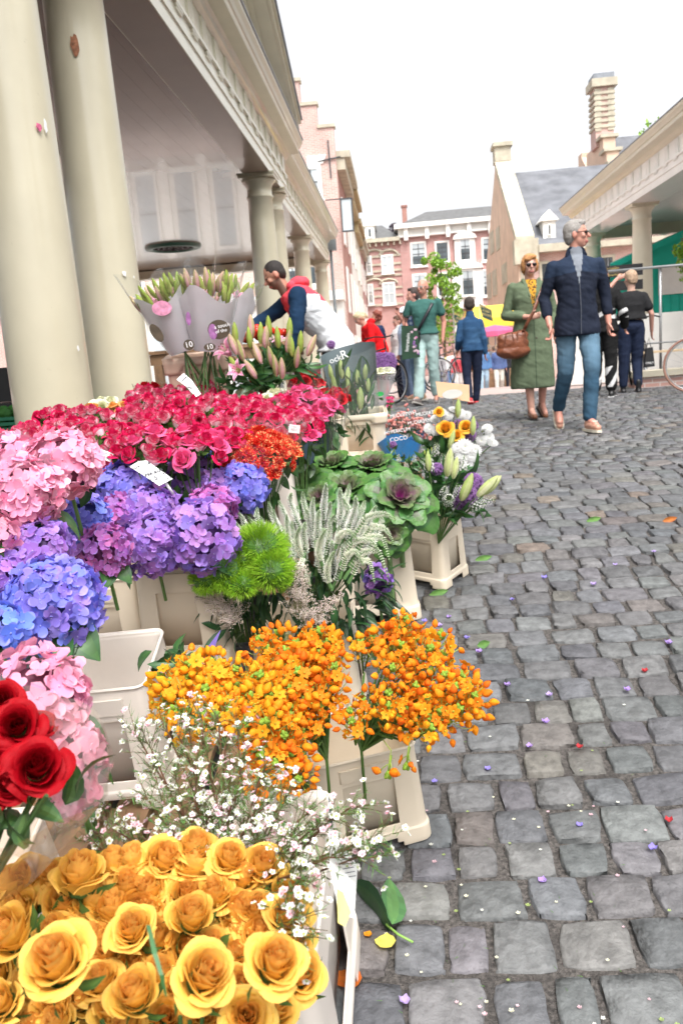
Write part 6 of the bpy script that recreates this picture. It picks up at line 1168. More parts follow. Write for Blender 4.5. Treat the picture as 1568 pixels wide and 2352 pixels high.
def blob(pieces, voxel, name, m, parent, colf, smooth=3, amp=0, fs=9, thin=False, s=1.0):
    b = MB()
    for p in pieces: b.add(p)
    me = b.mesh('tmp', m); o = bpy.data.objects.new('tmp', me); COL.objects.link(o)
    r = o.modifiers.new('r', 'REMESH'); r.mode = 'VOXEL'; r.voxel_size = voxel; sm = o.modifiers.new('s', 'SMOOTH'); sm.factor = .5; sm.iterations = smooth
    bpy.context.view_layer.update(); me2 = bpy.data.meshes.new_from_object(o.evaluated_get(bpy.context.evaluated_depsgraph_get())); bpy.data.objects.remove(o); bpy.data.meshes.remove(me)
    me2.name = name; n = len(me2.vertices); V = np.empty(n*3); me2.vertices.foreach_get('co', V); V = V.reshape(-1, 3)
    if amp:
        N = np.empty(n*3); me2.vertices.foreach_get('normal', N); N = N.reshape(-1, 3); D = np.array([.45*noise.noise(Vector((v[0]*fs, v[1]*fs, v[2]*fs*1.5)))+.55*abs(noise.noise(Vector((v[0]*fs*1.6+5+v[2]*6, v[1]*fs*1.6, v[2]*fs*2.6+v[0]*9)))) for v in V]); V = V+N*(D*amp)[:, None]
        me2.vertices.foreach_set('co', V.ravel())
    nf = len(me2.polygons); C = np.empty(nf*3); me2.polygons.foreach_get('center', C); C = C.reshape(-1, 3); lt = np.empty(nf, int); me2.polygons.foreach_get('loop_total', lt)
    col = np.array([colf(c) for c in C]) if callable(colf) else np.tile(colf, (nf, 1)); cc = np.repeat(col, lt, axis=0); ca = me2.color_attributes.new('Col', 'BYTE_COLOR', 'CORNER'); ca.data.foreach_set('color', np.hstack([cc, np.ones((len(cc), 1))]).ravel())
    me2.polygons.foreach_set('use_smooth', [True]*nf); me2.materials.clear(); me2.materials.append(m); me2.update(); return put(me2, name, parent)
J0 = dict(pelvis=(0, 0, .95), waist=(0, 0, 1.09), chest=(0, 0, 1.28), neck=(0, .012, 1.475), head=(0, -.012, 1.635), sh_l=(-.172, .005, 1.388), sh_r=(.172, .005, 1.388), el_l=(-.235, .03, 1.13), el_r=(.235, .03, 1.13), wr_l=(-.25, -.03, .89), wr_r=(.25, -.03, .89),
          hip_l=(-.09, 0, .93), hip_r=(.09, 0, .93), kn_l=(-.10, -.01, .50), kn_r=(.10, -.01, .50), an_l=(-.105, .03, .09), an_r=(.105, .03, .09), toe_l=(-.02, -1, 0), toe_r=(.02, -1, 0), face=(0, -1, 0), hl=(0, 0, -1), hr=(0, 0, -1))
def hand(wr, d, side, curl=.5, s=1.0):
    """palm, four separate bent fingers and a thumb from the side of the palm"""
    d = _n(d); th = np.array([0, -1., 0]) if abs(d[2]) > .6 else np.array([0, 0, 1.]); th = _n(th-d*th.dot(d)); n_ = _n(np.cross(d, th))*side; P = []; wr = np.array(wr)
    F = [th, n_, d]; P.append(ell(wr+d*.045*s, (.037*s, .017*s, .052*s), F))
    for i, (o, L) in enumerate(((.027, .068), (.009, .076), (-.009, .072), (-.026, .056))):
        a = wr+d*.085*s+th*o*s; c_ = curl*(1+.12*i); p1 = a+(d*cos(c_*.5)+n_*sin(c_*.5))*L*.45*s; p2 = p1+(d*cos(c_*1.3)+n_*sin(c_*1.3))*L*.33*s; p3 = p2+(d*cos(c_*2.1)+n_*sin(c_*2.1))*L*.25*s
        P += [cap_(a, p1, .0095*s, .009*s, 8), cap_(p1, p2, .009*s, .008*s, 8), cap_(p2, p3, .008*s, .007*s, 8)]
    a = wr+d*.025*s+th*.028*s; b_ = a+_n(th*.7+d*.8+n_*.35)*.036*s; P += [cap_(a, b_, .013*s, .010*s, 8), cap_(b_, b_+_n(th*.1+d+n_*.5)*.030*s, .010*s, .008*s, 8)]
    return P
def person(label, loc, yaw, H, J=None, skin=(.52, .26, .19), voxel=.010, top=None, bottom=None, shoes=None, hair=None, glasses=None, group='people on the bridge', stub=None, w=1.0, belly=0, extra=None, lips=(.42, .12, .11), headr=1.0, name='person', shoe_lift=(0, 0)):
    s = H/1.76; Jn = {k: np.array(v, float) for k, v in J0.items()}
    for k, v in (J or {}).items(): Jn[k] = np.array(v, float)
    J = Jn; rt = empty(name, loc, label, 'person', group, mat=Matrix.Translation(tuple(float(a) for a in loc)) @ Matrix.Rotation(yaw, 4, 'Z') @ Matrix.Scale(s, 4)); rt['_'] = 0; del rt['_']
    f = _n(J['face']); up = _n(np.array([0, 0, 1.])-f*f[2]) if abs(f[2]) < .9 else np.array([0, -1, 0.]); sx = np.cross(f, up); FR = [sx, f, up]; c = J['head']; hr = headr
    W = lambda x, y, z: c+(sx*x+f*y+up*z)*hr
    P = [torso(J, -.016, w=w, belly=belly, sk=[(J['pelvis'], .15, .10, _n(J['hip_r']-J['hip_l']))]), cap_(J['neck']-[0, 0, .05], c-up*.06-f*.015, .056, .050)]
    P += [ell(W(0, -.012, .022), (.074*hr, .094*hr, .092*hr), FR), ell(W(0, .022, -.045), (.056*hr, .064*hr, .062*hr), FR), ell(W(0, .030, -.085), (.036*hr, .048*hr, .026*hr), FR), cap_(W(0, .086, .005), W(0, .104, -.026), .009*hr, .0145*hr, 10), cap_(W(-.026, .076, .022), W(.026, .076, .022), .012*hr, .012*hr, 8),
          ell(W(0, .084, -.062), (.023*hr, .010*hr, .008*hr), FR), ell(W(0, .082, -.073), (.020*hr, .010*hr, .007*hr), FR), ell(W(-.040, .060, -.02), (.020*hr, .022*hr, .022*hr), FR), ell(W(.040, .060, -.02), (.020*hr, .022*hr, .022*hr), FR)]
    for sg_ in (-1, 1): P.append(ell(W(.075*sg_, -.008, -.006), (.010*hr, .019*hr, .032*hr), FR))
    for q in 'lr':
        sh, el, wr = J['sh_'+q], J['el_'+q], J['wr_'+q]; hp_, kn, an = J['hip_'+q], J['kn_'+q], J['an_'+q]; toe = _n(J['toe_'+q]); sd_ = -1 if q == 'l' else 1
        P += [cap_(sh, el, .042, .036), cap_(el, wr, .038, .026), cap_(hp_, kn, .080, .050), cap_(kn, (kn*.6+an*.4), .050, .052), cap_((kn*.6+an*.4), an, .050, .036), cap_(an, an+toe*.12-[0, 0, .035], .034, .028)]
        hd = J['h'+q]; dd = (wr-el) if abs(hd[2]+1) < 1e-6 and hd[0] == 0 and hd[1] == 0 else hd; P += hand(wr, dd, -sd_*1.0, .45 if dd is not hd else .9)
    sk0 = skin
    def colf(p):
        q = p-c; y = q.dot(f)/hr; z = q.dot(up)/hr; x = q.dot(sx)/hr; k = sk0
        if y > .05 and abs(x) < .026 and -.080 < z < -.056: k = lerp(sk0, lips, .8)
        elif y > .055 and .028 < z < .040 and .014 < abs(x) < .045: k = lerp(sk0, (.10, .06, .04), .6)
        elif abs(x) > .066 or (y > .09 and z > -.045): k = lerp(sk0, (.62, .22, .17), .35)
        elif stub and z < -.035 and y > -.02 and not (y > .05 and abs(x) < .02 and z > -.06): k = lerp(sk0, stub, .7)
        return k
    blob(P, voxel, 'body', m_skin, rt, colf, 3)
    b = MB()
    for sg_ in (-1, 1): b.add(ell(W(.029*sg_, .073, .005), (.012*hr, .010*hr, .006*hr), FR, 8, 6))
    b.build('eyes', m_eye, rt, True)
    vo = max(voxel, .010)
    if top:
        e = top.get('e', .016); pe_ = J['pelvis']; hx0 = _n(J['hip_r']-J['hip_l']); dn_ = _n(pe_-J['waist']); P = [torso(J, e, w=w, belly=belly, sk=top['skirt'](J) if top.get('skirt') else [((pe_[0], pe_[1], top.get('hem', .88)), .184, .128+belly*.4, hx0), ((pe_[0], pe_[1], top.get('hem', .88)+.012), .186, .130+belly*.4, hx0)])]
        for q in 'lr':
            sh, el, wr = J['sh_'+q], J['el_'+q], J['wr_'+q]; P.append(cap_(sh, el, .047+e*.7, .041+e*.8))
            sl = top.get('sleeve', 1.0)
            if sl < .5: P[-1] = cap_(sh, sh+(el-sh)*sl*2, .045+e*.8, .047+e)
            else: P.append(cap_(el, el+(wr-el)*(sl-.5)*2, .041+e*.8, .031+e*.9))
        if top.get('collar'): P.append(cap_(J['neck']-[0, 0, .01], J['neck']+(c-J['neck'])*.22, .066+e*.4, .062+e*.3))
        P += top.get('pieces', [])
        o = blob(P, vo, top.get('name', 'jacket'), top.get('m', m_cloth), rt, top['col'], 4, top.get('amp', .010), 9)
    if bottom:
        e = bottom.get('e', .014); P = [torso(J, e-.003, w=w, belly=belly*.5)]; P = [cap_(J['hip_l']+[0.01, 0, .02], J['hip_r']+[-.01, 0, .02], .095+e*.6, .095+e*.6), cap_(J['pelvis'], J['waist']*.6+J['pelvis']*.4, .118*w+e, .112*w+e)]
        P[-1] = ell((J['pelvis']*.7+J['waist']*.3), (.158*w+e, .112*w+e, .12))
        for q in 'lr':
            hp_, kn, an = J['hip_'+q], J['kn_'+q], J['an_'+q]; cu = bottom.get('cuff', .88); r1 = bottom.get('r', .05); P += [cap_(hp_, kn, .082+e, .060+e), cap_(kn, kn+(an-kn)*cu, .058+e, r1+e)]
        blob(P, vo, bottom.get('name', 'trousers'), bottom.get('m', m_cloth), rt, bottom['col'], 3, bottom.get('amp', .012), 8)
    if shoes:
        for k, q in enumerate('lr'):
            an = J['an_'+q]; t = _n(J['toe_'+q]); u_ = _n(np.cross(t, [0, 0, 1])); up_ = np.cross(u_, t); a0 = an-up_*.045; P = [cap_(an+[0, 0, shoes.get('h', .01)], a0, .042, .040), cap_(a0-t*.02, a0+t*.09, .040, .040), cap_(a0+t*.09-up_*.008, a0+t*.155-up_*.012, .040, .032)]
            so = blob(P, .008, 'shoe', m_leather, rt, shoes['col'], 2); v = [a0-up_*.03+u_*x*.043+t*y for x, y in ((-1, -.055), (-.75, -.07), (.75, -.07), (1, -.055), (1.02, .06), (.95, .14), (.5, .19), (-.5, .19), (-.95, .14), (-1.02, .06))]; b = MB(); n_ = len(v); b.add((v+[x-up_*.022 for x in v], [tuple(range(n_)), tuple(range(2*n_-1, n_-1, -1))]+[(i, i+n_, (i+1) % n_+n_, (i+1) % n_) for i in range(n_)]), shoes.get('sole', (.6, .56, .48))); b.build('sole', m_leather, so)
            if shoes.get('lace'): b = MB(); [b.add(tube([a0+t*(.05+.02*i)-u_*.02+up_*.040, a0+t*(.055+.02*i)+up_*.043, a0+t*(.05+.02*i)+u_*.02+up_*.040], .0035, 5), (.8, .78, .72)) for i in range(4)]; b.build('laces', m_cloth, so)
    if hair:
        st, hc = hair; P = []
        if st in ('short', 'bob', 'curly', 'pony'): P = [ell(W(0, -.024, .036), (.082*hr, .092*hr, .092*hr), FR), ell(W(0, -.05, .0), (.078*hr, .062*hr, .085*hr), FR), ell(W(0, .02, .090), (.058*hr, .058*hr, .030*hr), FR)]
        if st == 'short': P.append(ell(W(0, -.058, -.035), (.064*hr, .045*hr, .05*hr), FR))
        if st == 'buzz': P = [ell(W(0, -.020, .034), (.078*hr, .091*hr, .086*hr), FR), ell(W(0, -.05, -.0), (.074*hr, .056*hr, .075*hr), FR)]
        if st == 'bob': P += [ell(W(.066*g_, -.006, .0), (.026*hr, .055*hr, .075*hr), FR) for g_ in (-1, 1)]+[ell(W(0, -.055, -.02), (.085*hr, .055*hr, .09*hr), FR), ell(W(0, .055, .082), (.066*hr, .036*hr, .030*hr), FR), ell(W(.03, .066, .062), (.045*hr, .026*hr, .022*hr), FR)]
        if st == 'curly': P += [ell(W(*(rng.normal(0, 1, 3)*[.05, .03, .05]+[0, -.04, .02])), [.035*hr]*3, FR) for _ in range(26)]
        if st == 'pony': P += [ell(W(0, -.11, .01), (.035, .045, .04), FR), ell(W(0, -.13, -.05), (.03, .03, .06), FR)]
        if st == 'bald': P = [ell(W(0, -.045, .0), (.0765*hr, .062*hr, .05*hr), FR)]
        blob(P, .008, 'hair', m_hair, rt, hc, 2, .006 if st != 'buzz' and st != 'bald' else .001, 26)
    if glasses:
        b = MB()
        for sg_ in (-1, 1): b.add(ell(W(.030*sg_, .089, .004), (.026*hr, .006, .019*hr), FR, 12, 8)); b.add(tube([W(.054*sg_, .080, .010), W(.078*sg_, .0, .012)], .003, 5))
        b.add(tube([W(-.008, .094, .008), W(.008, .094, .008)], .003, 5)); b.build('sunglasses' if glasses == 'dark' else 'glasses', m_lens if glasses == 'dark' else mat('clear_lens', (.35, .3, .28), .1, .1, 10), rt, True)
    if extra: extra(rt, J, s)
    return rt
def strap(rt, pts, w, col, name='strap', m=None):
    b = MB(); P = np.array(pts, float); T = np.gradient(P, axis=0); L = []
    for p, t in zip(P, T): x = _n(np.cross(t, [0, 1, .2]))*w/2; L.append([p-x, p+x])
    b.add(patch(L), col); b.C = [col]*len(b.F); o = b.build(name, m or m_leather, rt, True); md = o.modifiers.new('Solidify', 'SOLIDIFY'); md.thickness = .006; return o
def grd(px, py, Y): p = atY(px, py, Y); return (p[0], p[1], p[2])
# --- man in the navy fleece
NAVY, NV2 = (.012, .017, .032), (.018, .030, .058)
Jm = dict(pelvis=(0, 0, .95), sh_l=(-.190, 0, 1.392), sh_r=(.190, 0, 1.392), el_l=(-.262, .05, 1.14), el_r=(.257, .05, 1.14), wr_l=(-.245, -.08, .91), wr_r=(.27, .0, .90), hl=(.12, -.15, -1), hr=(-.05, -.12, -1),
          kn_l=(-.10, .02, .51), an_l=(-.135, .22, .17), toe_l=(-.05, -.75, -.65), kn_r=(.09, -.14, .52), an_r=(.055, -.16, .085), toe_r=(.22, -1, 0), face=(.93, -.36, .02), head=(.012, -.02, 1.645), neck=(0, 0, 1.475))
def mcol(p):
    z, x, y = p[2], p[0], p[1]
    if y < -.05 and abs(x-.0) < .040*max(0, (z-1.24)/.2) and z > 1.24: return (.20, .22, .25)
    return NV2 if (z > 1.335-abs(x)*.12 and abs(x) < .30 and z < 1.6) else NAVY
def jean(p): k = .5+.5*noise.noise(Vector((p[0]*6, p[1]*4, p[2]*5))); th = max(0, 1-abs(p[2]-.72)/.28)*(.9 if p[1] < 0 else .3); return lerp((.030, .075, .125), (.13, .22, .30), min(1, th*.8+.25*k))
def man_extra(rt, J, s):
    b = MB(); b.add(tube([(0, -.172, .82), (.004, -.170, 1.02), (.0, -.152, 1.24)], .0028, 5), (.10, .11, .13)); b.build('zip', m_cloth, rt); b = MB(); b.add(tube([(.078+.016*cos(t), -.150-.0*t, 1.352+.010*sin(t)) for t in np.linspace(0, pi, 7)], .0018, 4), (.03, .05, .09)); b.add(tube([(.080+.010*cos(t), -.150, 1.350+.006*sin(t)) for t in np.linspace(0, pi, 7)], .0015, 4), (.03, .05, .09)); b.build('chest_emblem', m_cloth, rt)
    b = MB(); c = J['head']; f = _n(J['face']); b.add(ball(.007, 6, 4), (.0, .0, .0))
    b = MB(); b.add(cap_(J['neck']-[.075, .03, .0], J['neck']+[-.06, -.02, .055], .018, .012), (.012, .017, .032)); b.add(cap_(J['neck']+[.075, -.03, 0], J['neck']+[.06, -.02, .05], .018, .012), (.012, .017, .032)); b.build('collar', m_cloth, rt, True)
p = grd(1329, 985, 7.68)
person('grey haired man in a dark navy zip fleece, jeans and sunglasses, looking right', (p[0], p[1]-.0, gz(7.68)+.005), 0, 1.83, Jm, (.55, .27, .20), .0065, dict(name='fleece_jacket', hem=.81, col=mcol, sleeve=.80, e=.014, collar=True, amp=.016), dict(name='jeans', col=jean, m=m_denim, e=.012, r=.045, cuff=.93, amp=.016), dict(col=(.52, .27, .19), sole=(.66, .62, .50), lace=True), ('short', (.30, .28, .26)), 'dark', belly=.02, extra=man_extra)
# --- woman in the green coat
CO = (.12, .155, .095)
Jw = dict(sh_l=(-.18, .02, 1.40), sh_r=(.18, .02, 1.40), el_l=(-.26, .05, 1.12), wr_l=(-.06, -.20, 1.08), hl=(.9, -.3, .1), el_r=(.25, .06, 1.12), wr_r=(.24, -.04, .90), kn_r=(.12, .02, .50), an_r=(.12, .14, .14), toe_r=(.1, -.85, -.5), kn_l=(-.06, -.06, .50), an_l=(-.04, -.06, .085), toe_l=(.0, -1, 0), face=(.02, -1, -.02), head=(0, -.02, 1.62))
def wcol(p):
    z, x, y = p[2], p[0], p[1]
    if y < -.04 and abs(x) < .055*max(0, (z-1.16)/.30) and z > 1.16: return (.50, .26, .03) if noise.noise(Vector((x*60, y*20, z*60))) > -.1 else (.10, .05, .02)
    if y < 0 and abs(x) < .006 and z < 1.12: return (.05, .075, .045)
    return CO
def wsk(J): return [((0, .02, .33), .205, .165, np.array([1, 0, 0.])), ((0, .02, .36), .208, .168, np.array([1, 0, 0.])), ((0, .01, .55), .198, .155, np.array([1, 0, 0.])), ((0, 0, .75), .188, .14, np.array([1, 0, 0.]))]
def wex(rt, J, s):
    b = MB(); P = []; b_ = ell((-.235, -.16, .82), (.17, .085, .125)); P = [b_, ell((-.235, -.16, .74), (.185, .09, .085)), cap_((-.35, -.16, .88), (-.12, -.16, .90), .05, .05)]
    bag = blob(P, .010, 'handbag', m_leather, rt, (.20, .065, .03), 3, .012, 14); strap(rt, [(-.13, -.20, .93), (-.09, -.235, 1.02), (-.02, -.225, 1.13), (.04, -.19, 1.26), (.11, -.12, 1.38), (.14, -.02, 1.455)], .034, (.16, .05, .022)); b = MB()
    for q_ in ((-.30, .90), (-.17, .92)): b.add(tube([(q_[0]-.03, -.245, q_[1]-.06), (q_[0]-.02, -.235, q_[1]+.03), (q_[0]+.05, -.235, q_[1]+.03), (q_[0]+.06, -.245, q_[1]-.06)], .007, 6), (.15, .05, .025))
    b.build('bag_handle', m_leather, bag); b = MB(); b.add(ball(.012, 8, 5, (1, .4, 1)), (.06, .05, .03), xf=xf((.01, -.200, .86))); b.build('button', m_leather, rt)
    b = MB(); b.add(cap_((-.035, -.13, 1.30), (-.085, -.055, 1.47), .018, .02), CO); b.add(cap_((.035, -.13, 1.30), (.085, -.055, 1.47), .018, .02), CO); b.build('lapel', m_cloth, rt, True)
p = grd(1226, 960, 8.76)
wm = person('woman with ginger bob and sunglasses in a long green coat, tan handbag on her hip', (p[0], p[1], gz(8.76)+.005), .05, 1.68, Jw, (.58, .33, .25), .0075, dict(name='coat', col=wcol, sleeve=.84, e=.018, skirt=wsk, amp=.012), None, dict(col=(.18, .07, .035), sole=(.02, .018, .015), h=.0), ('bob', (.52, .24, .08)), 'dark', w=1.06, extra=wex)
# --- man in the teal t-shirt
Jg = dict(sh_l=(-.20, 0, 1.42), sh_r=(.20, 0, 1.42), el_l=(-.30, .06, 1.17), wr_l=(-.21, -.12, 1.02), el_r=(.27, .06, 1.14), wr_r=(.245, -.0, .90), face=(-.42, -.9, 0), kn_l=(-.09, -.16, .52), an_l=(-.12, -.20, .10), toe_l=(-.3, -1, .25), kn_r=(.09, .04, .49), an_r=(.10, .16, .12), toe_r=(.0, -.9, -.3))
def gex(rt, J, s):
    strap(rt, [(.12, .05, 1.46), (.13, -.09, 1.40), (.06, -.155, 1.27), (-.02, -.165, 1.14), (-.10, -.165, 1.02)], .042, (.015, .015, .02)); P = [ell((-.13, -.17, .94), (.085, .035, .11)), cap_((-.19, -.17, 1.01), (-.07, -.17, 1.01), .03)]; blob(P, .01, 'shoulder_bag', m_cloth, rt, (.02, .02, .024), 1); b = MB(); b.add(rings([[(.168*cos(t), .128*sin(t), z) for t in np.arange(24)*2*pi/24] for z in (1.015, 1.045)], cap=False), (.08, .03, .02)); b.build('belt', m_leather, rt)
p = grd(985, 927, 12.3)
person('balding man in a teal t-shirt and pale mint trousers with a black shoulder bag, walking', (p[0], p[1], p[2]+.0), -.15, 1.80, Jg, (.50, .25, .18), .010, dict(name='t_shirt', hem=.985, col=(.045, .13, .115), sleeve=.26, e=.016, amp=.010), dict(name='trousers', col=(.38, .52, .50), e=.016, r=.06, cuff=.9, amp=.014), dict(col=(.18, .15, .14), sole=(.4, .38, .35)), ('bald', (.16, .13, .11)), 'clear', extra=gex)
t = empty('shopping_bag', grd(941, 786, 12.0), 'dark green shopping bag with flower print carried by the man in teal', 'shopping bag'); b = MB(); b.add(prism([(-.13, -.24), (.13, -.22), (.12, .22), (-.11, .24)], -.05, .05)); b.build('bag', mat('green_bag', (.015, .05, .025), .4, .3, 8), t); b = MB(); b.add(tube([(-.06, -.055, .22), (-.04, -.06, .36), (.05, -.06, .36), (.07, -.055, .21)], .008, 6)); b.build('handle', m_black, t)
b = MB()
for i in range(16): b.add(ball(.018, 6, 4, (1, .3, 1)), random.choice(((.6, .2, .4), (.7, .5, .6), (.3, .15, .4))), xf=xf((random.uniform(.03, .11), -.053, random.uniform(-.18, .18))))
b.build('flower_print', m_petal, t); text('Intratuin', .075, m_wt, t, np.array(Matrix.Translation((-.035, -.056, 0)) @ Matrix.Rotation(radians(-90), 4, 'Y') @ Matrix.Rotation(radians(90), 4, 'X') if 0 else Matrix.Translation((-.035, -.056, 0)) @ Matrix.Rotation(radians(90), 4, 'X') @ Matrix.Rotation(radians(82), 4, 'Z')))
# --- boy in the denim jacket
Jb = dict(sh_l=(-.155, .005, 1.37), sh_r=(.155, .005, 1.37), face=(0, -1, -.05), el_l=(-.21, .02, 1.10), wr_l=(-.225, -.02, .88), el_r=(.21, .03, 1.11), wr_r=(.20, -.14, .98), kn_l=(-.09, -.06, .50), an_l=(-.06, -.10, .10), kn_r=(.10, .02, .50), an_r=(.09, .15, .15), toe_r=(0, -.8, -.5), head=(0, -.02, 1.66))
def dcol(p): return lerp((.018, .055, .13), (.06, .14, .26), .5+.5*noise.noise(Vector((p[0]*7, p[1]*7, p[2]*5))) if 1.05 < p[2] < 1.3 else .2)
p = grd(1088, 935, 11.82)
person('boy with cropped dark hair in a blue denim jacket and red trainers, seen from behind', (p[0], p[1], p[2]), pi+.1, 1.50, Jb, (.33, .17, .11), .010, dict(name='denim_jacket', hem=.92, col=dcol, m=m_denim, e=.018, amp=.013, sleeve=.98, collar=True), dict(name='trousers', col=(.012, .018, .04), e=.014, r=.04, cuff=.92, amp=.012), dict(col=(.65, .02, .03), sole=(.55, .05, .05)), ('buzz', (.035, .022, .015)), headr=1.16, w=.88)
# --- woman in black t-shirt with hand on her head
Jk = dict(face=(.35, -.95, -.12), sh_r=(.19, 0, 1.44), el_r=(.36, -.10, 1.44), wr_r=(.155, -.12, 1.66), hr=(-.8, .3, .3), el_l=(-.27, .04, 1.14), wr_l=(-.30, -.06, .90), kn_l=(-.09, -.05, .50), an_l=(-.07, .08, .12), kn_r=(.10, -.02, .50), an_r=(.11, -.04, .12))
p = grd(1450, 911, 11.7)
person('woman in a black t-shirt and navy trousers with one hand on her fair hair', (p[0], p[1], p[2]), pi, 1.70, Jk, (.58, .36, .28), .010, dict(name='t_shirt', hem=1.08, col=(.022, .022, .024), sleeve=.30, e=.022, amp=.010), dict(name='trousers', col=(.018, .026, .058), e=.020, r=.040, cuff=.82, amp=.012), dict(col=(.008, .008, .010), sole=(.01, .01, .01), h=.09), ('short', (.48, .33, .22)), w=1.04)
t = empty('carrier_bag', grd(1489, 820, 11.6), 'small black carrier bag held by the woman in the black t-shirt', 'bag'); b = MB(); b.add(prism([(-.07, -.14), (.07, -.13), (.045, .13), (-.04, .12)], -.03, .03)); b.build('bag', m_black, t); b = MB(); b.add(tube([(-.03, 0, .12), (0, 0, .26), (.03, 0, .12)], .005, 5)); b.build('handle', m_black, t); text('ONLY', .04, m_wt, t, np.array(Matrix.Translation((0, -.034, -.08)) @ Matrix.Rotation(radians(90), 4, 'X')))
# --- person in black and white track suit
def tcol(p): k = sin((p[2]*1.5+p[0]*2.2+p[1])*16); return (.62, .62, .62) if (k > .35 and .15 < p[2] < .42) else (.012, .012, .013)
def tcol2(p): return (.62, .62, .62) if (1.05 < p[2] < 1.18 and sin((p[2]*2+p[0])*26) > 0) else (.012, .012, .013)
p = grd(1386, 913, 11.2)
person('person in a black and white track suit, mostly hidden behind the man in navy', (p[0], p[1], p[2]), pi-.4, 1.70, dict(el_l=(-.27, .04, 1.14), wr_l=(-.27, -.10, .95)), (.5, .3, .22), .010, dict(name='track_jacket', col=tcol2, e=.026, amp=.014), dict(name='track_trousers', col=tcol, e=.026, r=.05, cuff=.85, amp=.014), dict(col=(.015, .015, .015), sole=(.7, .7, .7)), ('short', (.05, .03, .02)))
# --- group at the left of the street
def pcol(p): k = sin(p[2]*90)*.5+.5*sin(p[0]*70); return (.35, .42, .50) if k > .3 else (.05, .09, .22)
p = grd(962, 918, 13.2)
person('dark haired woman in a patterned blue top, facing left beside the man in teal', (p[0], p[1], p[2]), -1.25, 1.74, dict(face=(0, -1, 0), el_l=(-.25, -.05, 1.15), wr_l=(-.18, -.20, 1.36), hl=(0, -.2, 1)), (.50, .26, .20), .012, dict(name='top', col=pcol, sleeve=.3, e=.016), dict(name='jeans', col=(.16, .26, .38), m=m_denim, e=.014, cuff=.85), dict(col=(.42, .26, .16)), ('short', (.05, .03, .025)))
p = grd(940, 920, 14.3); 
def capx(rt, J, s):
    c = J['head']; b = MB(); b.add(lathe([(.088, .02), (.090, .05), (.075, .10), (.03, .125), (.001, .128)], 20, False), (.75, .76, .82)); b.add(prism([(-.07, -.05), (.07, -.05), (.05, -.165), (-.05, -.165)], .022, .034, 'XY'), (.72, .73, .80)); b.build('cap', m_cloth, rt, True, xf(c+[0, .0, .02]))
person('person in a white baseball cap, behind the woman in the patterned top', (p[0], p[1], p[2]), -1.1, 1.56, None, (.4, .2, .15), .012, dict(name='shirt', col=(.35, .45, .60), sleeve=.3, e=.02), dict(name='trousers', col=(.10, .14, .22), e=.014), dict(col=(.1, .1, .1)), ('short', (.06, .04, .03)), extra=capx)
def fex(rt, J, s): pass
p = grd(925, 921, 15.3)
person('woman with short brown hair in a white anorak and dark trousers, facing left', (p[0], p[1], p[2]-.02), -1.2, 1.57, dict(face=(0, -1, -.15), wr_l=(-.22, -.10, .92), wr_r=(.22, -.08, .90)), (.50, .28, .22), .012, dict(name='anorak', col=(.55, .58, .58), e=.045, amp=.02, collar=True, pieces=[cap_((-.07, .07, 1.47), (.07, .07, 1.47), .055)]), dict(name='trousers', col=(.010, .014, .028), e=.018, r=.055, cuff=.9), dict(col=(.02, .02, .03), sole=(.6, .6, .6)), ('short', (.10, .05, .03)), 'clear', w=1.05)
p = grd(880, 918, 14.8)
Jr = dict(chest=(0, -.14, 1.26), waist=(0, -.03, 1.09), neck=(0, -.26, 1.42), head=(0, -.36, 1.53), sh_l=(-.185, -.22, 1.37), sh_r=(.185, -.22, 1.37), el_l=(-.24, -.22, 1.09), el_r=(.24, -.22, 1.09), wr_l=(-.18, -.40, 1.0), wr_r=(.18, -.40, 1.0), face=(0, -.8, -.6))
person('blond woman in a red hooded jacket and red trousers bending forward to the left', (p[0], p[1], p[2]), -1.25, 1.66, Jr, (.5, .27, .2), .012, dict(name='hooded_jacket', col=(.62, .008, .012), e=.026, amp=.012, pieces=[ell((0, -.14, 1.46), (.12, .075, .06))]), dict(name='trousers', col=(.55, .01, .015), e=.02, cuff=.85), dict(col=(.12, .08, .07)), ('pony', (.60, .48, .30)), 'clear')
p = grd(893, 919, 15.6)
person('person with curly auburn hair, half hidden behind the blond woman in red', (p[0]-.12, p[1], p[2]), -1.6, 1.66, None, (.5, .28, .2), .012, dict(name='jacket', col=(.012, .025, .07), e=.03), dict(name='trousers', col=(.01, .01, .012), e=.02), dict(col=(.05, .03, .03)), ('curly', (.22, .05, .03)))
# --- the vendor leaning over his table
def sd2(p, a, b):
    a, b, p = np.array(a, float), np.array(b, float), np.array(p, float); t = max(0, min(1, (p-a)@(b-a)/((b-a)@(b-a)))); return np.linalg.norm(p-a-(b-a)*t)
def vcol(p):
    z, x, y = p[2], p[0], p[1]; sh = abs(x) > .165 and z > .9
    if min(sd2(p, Jv[a], Jv[b]) for a, b in (('sh_l', 'el_l'), ('sh_r', 'el_r'), ('el_l', 'wr_l'), ('el_r', 'wr_r'))) < .082: return (.008, .030, .070)
    if y < -.36: return (.66, .06, .08)
    if z > 1.36 or (z > 1.30 and y > -.1): return (.72, .07, .10)
    return (.66, .68, .70)
Jv = dict(pelvis=(0, .02, .96), waist=(0, -.05, 1.08), chest=(0, -.20, 1.25), neck=(0, -.36, 1.42), head=(0, -.46, 1.545), sh_l=(-.19, -.30, 1.36), sh_r=(.19, -.30, 1.36), el_r=(.25, -.33, 1.10), wr_r=(.21, -.42, .86), el_l=(-.20, -.52, 1.22), wr_l=(-.10, -.76, 1.10), face=(0, -.88, -.47), hl=(0, -.8, -.6), hr=(0, -.3, -1))
p = atY(745, 800, 7.35)
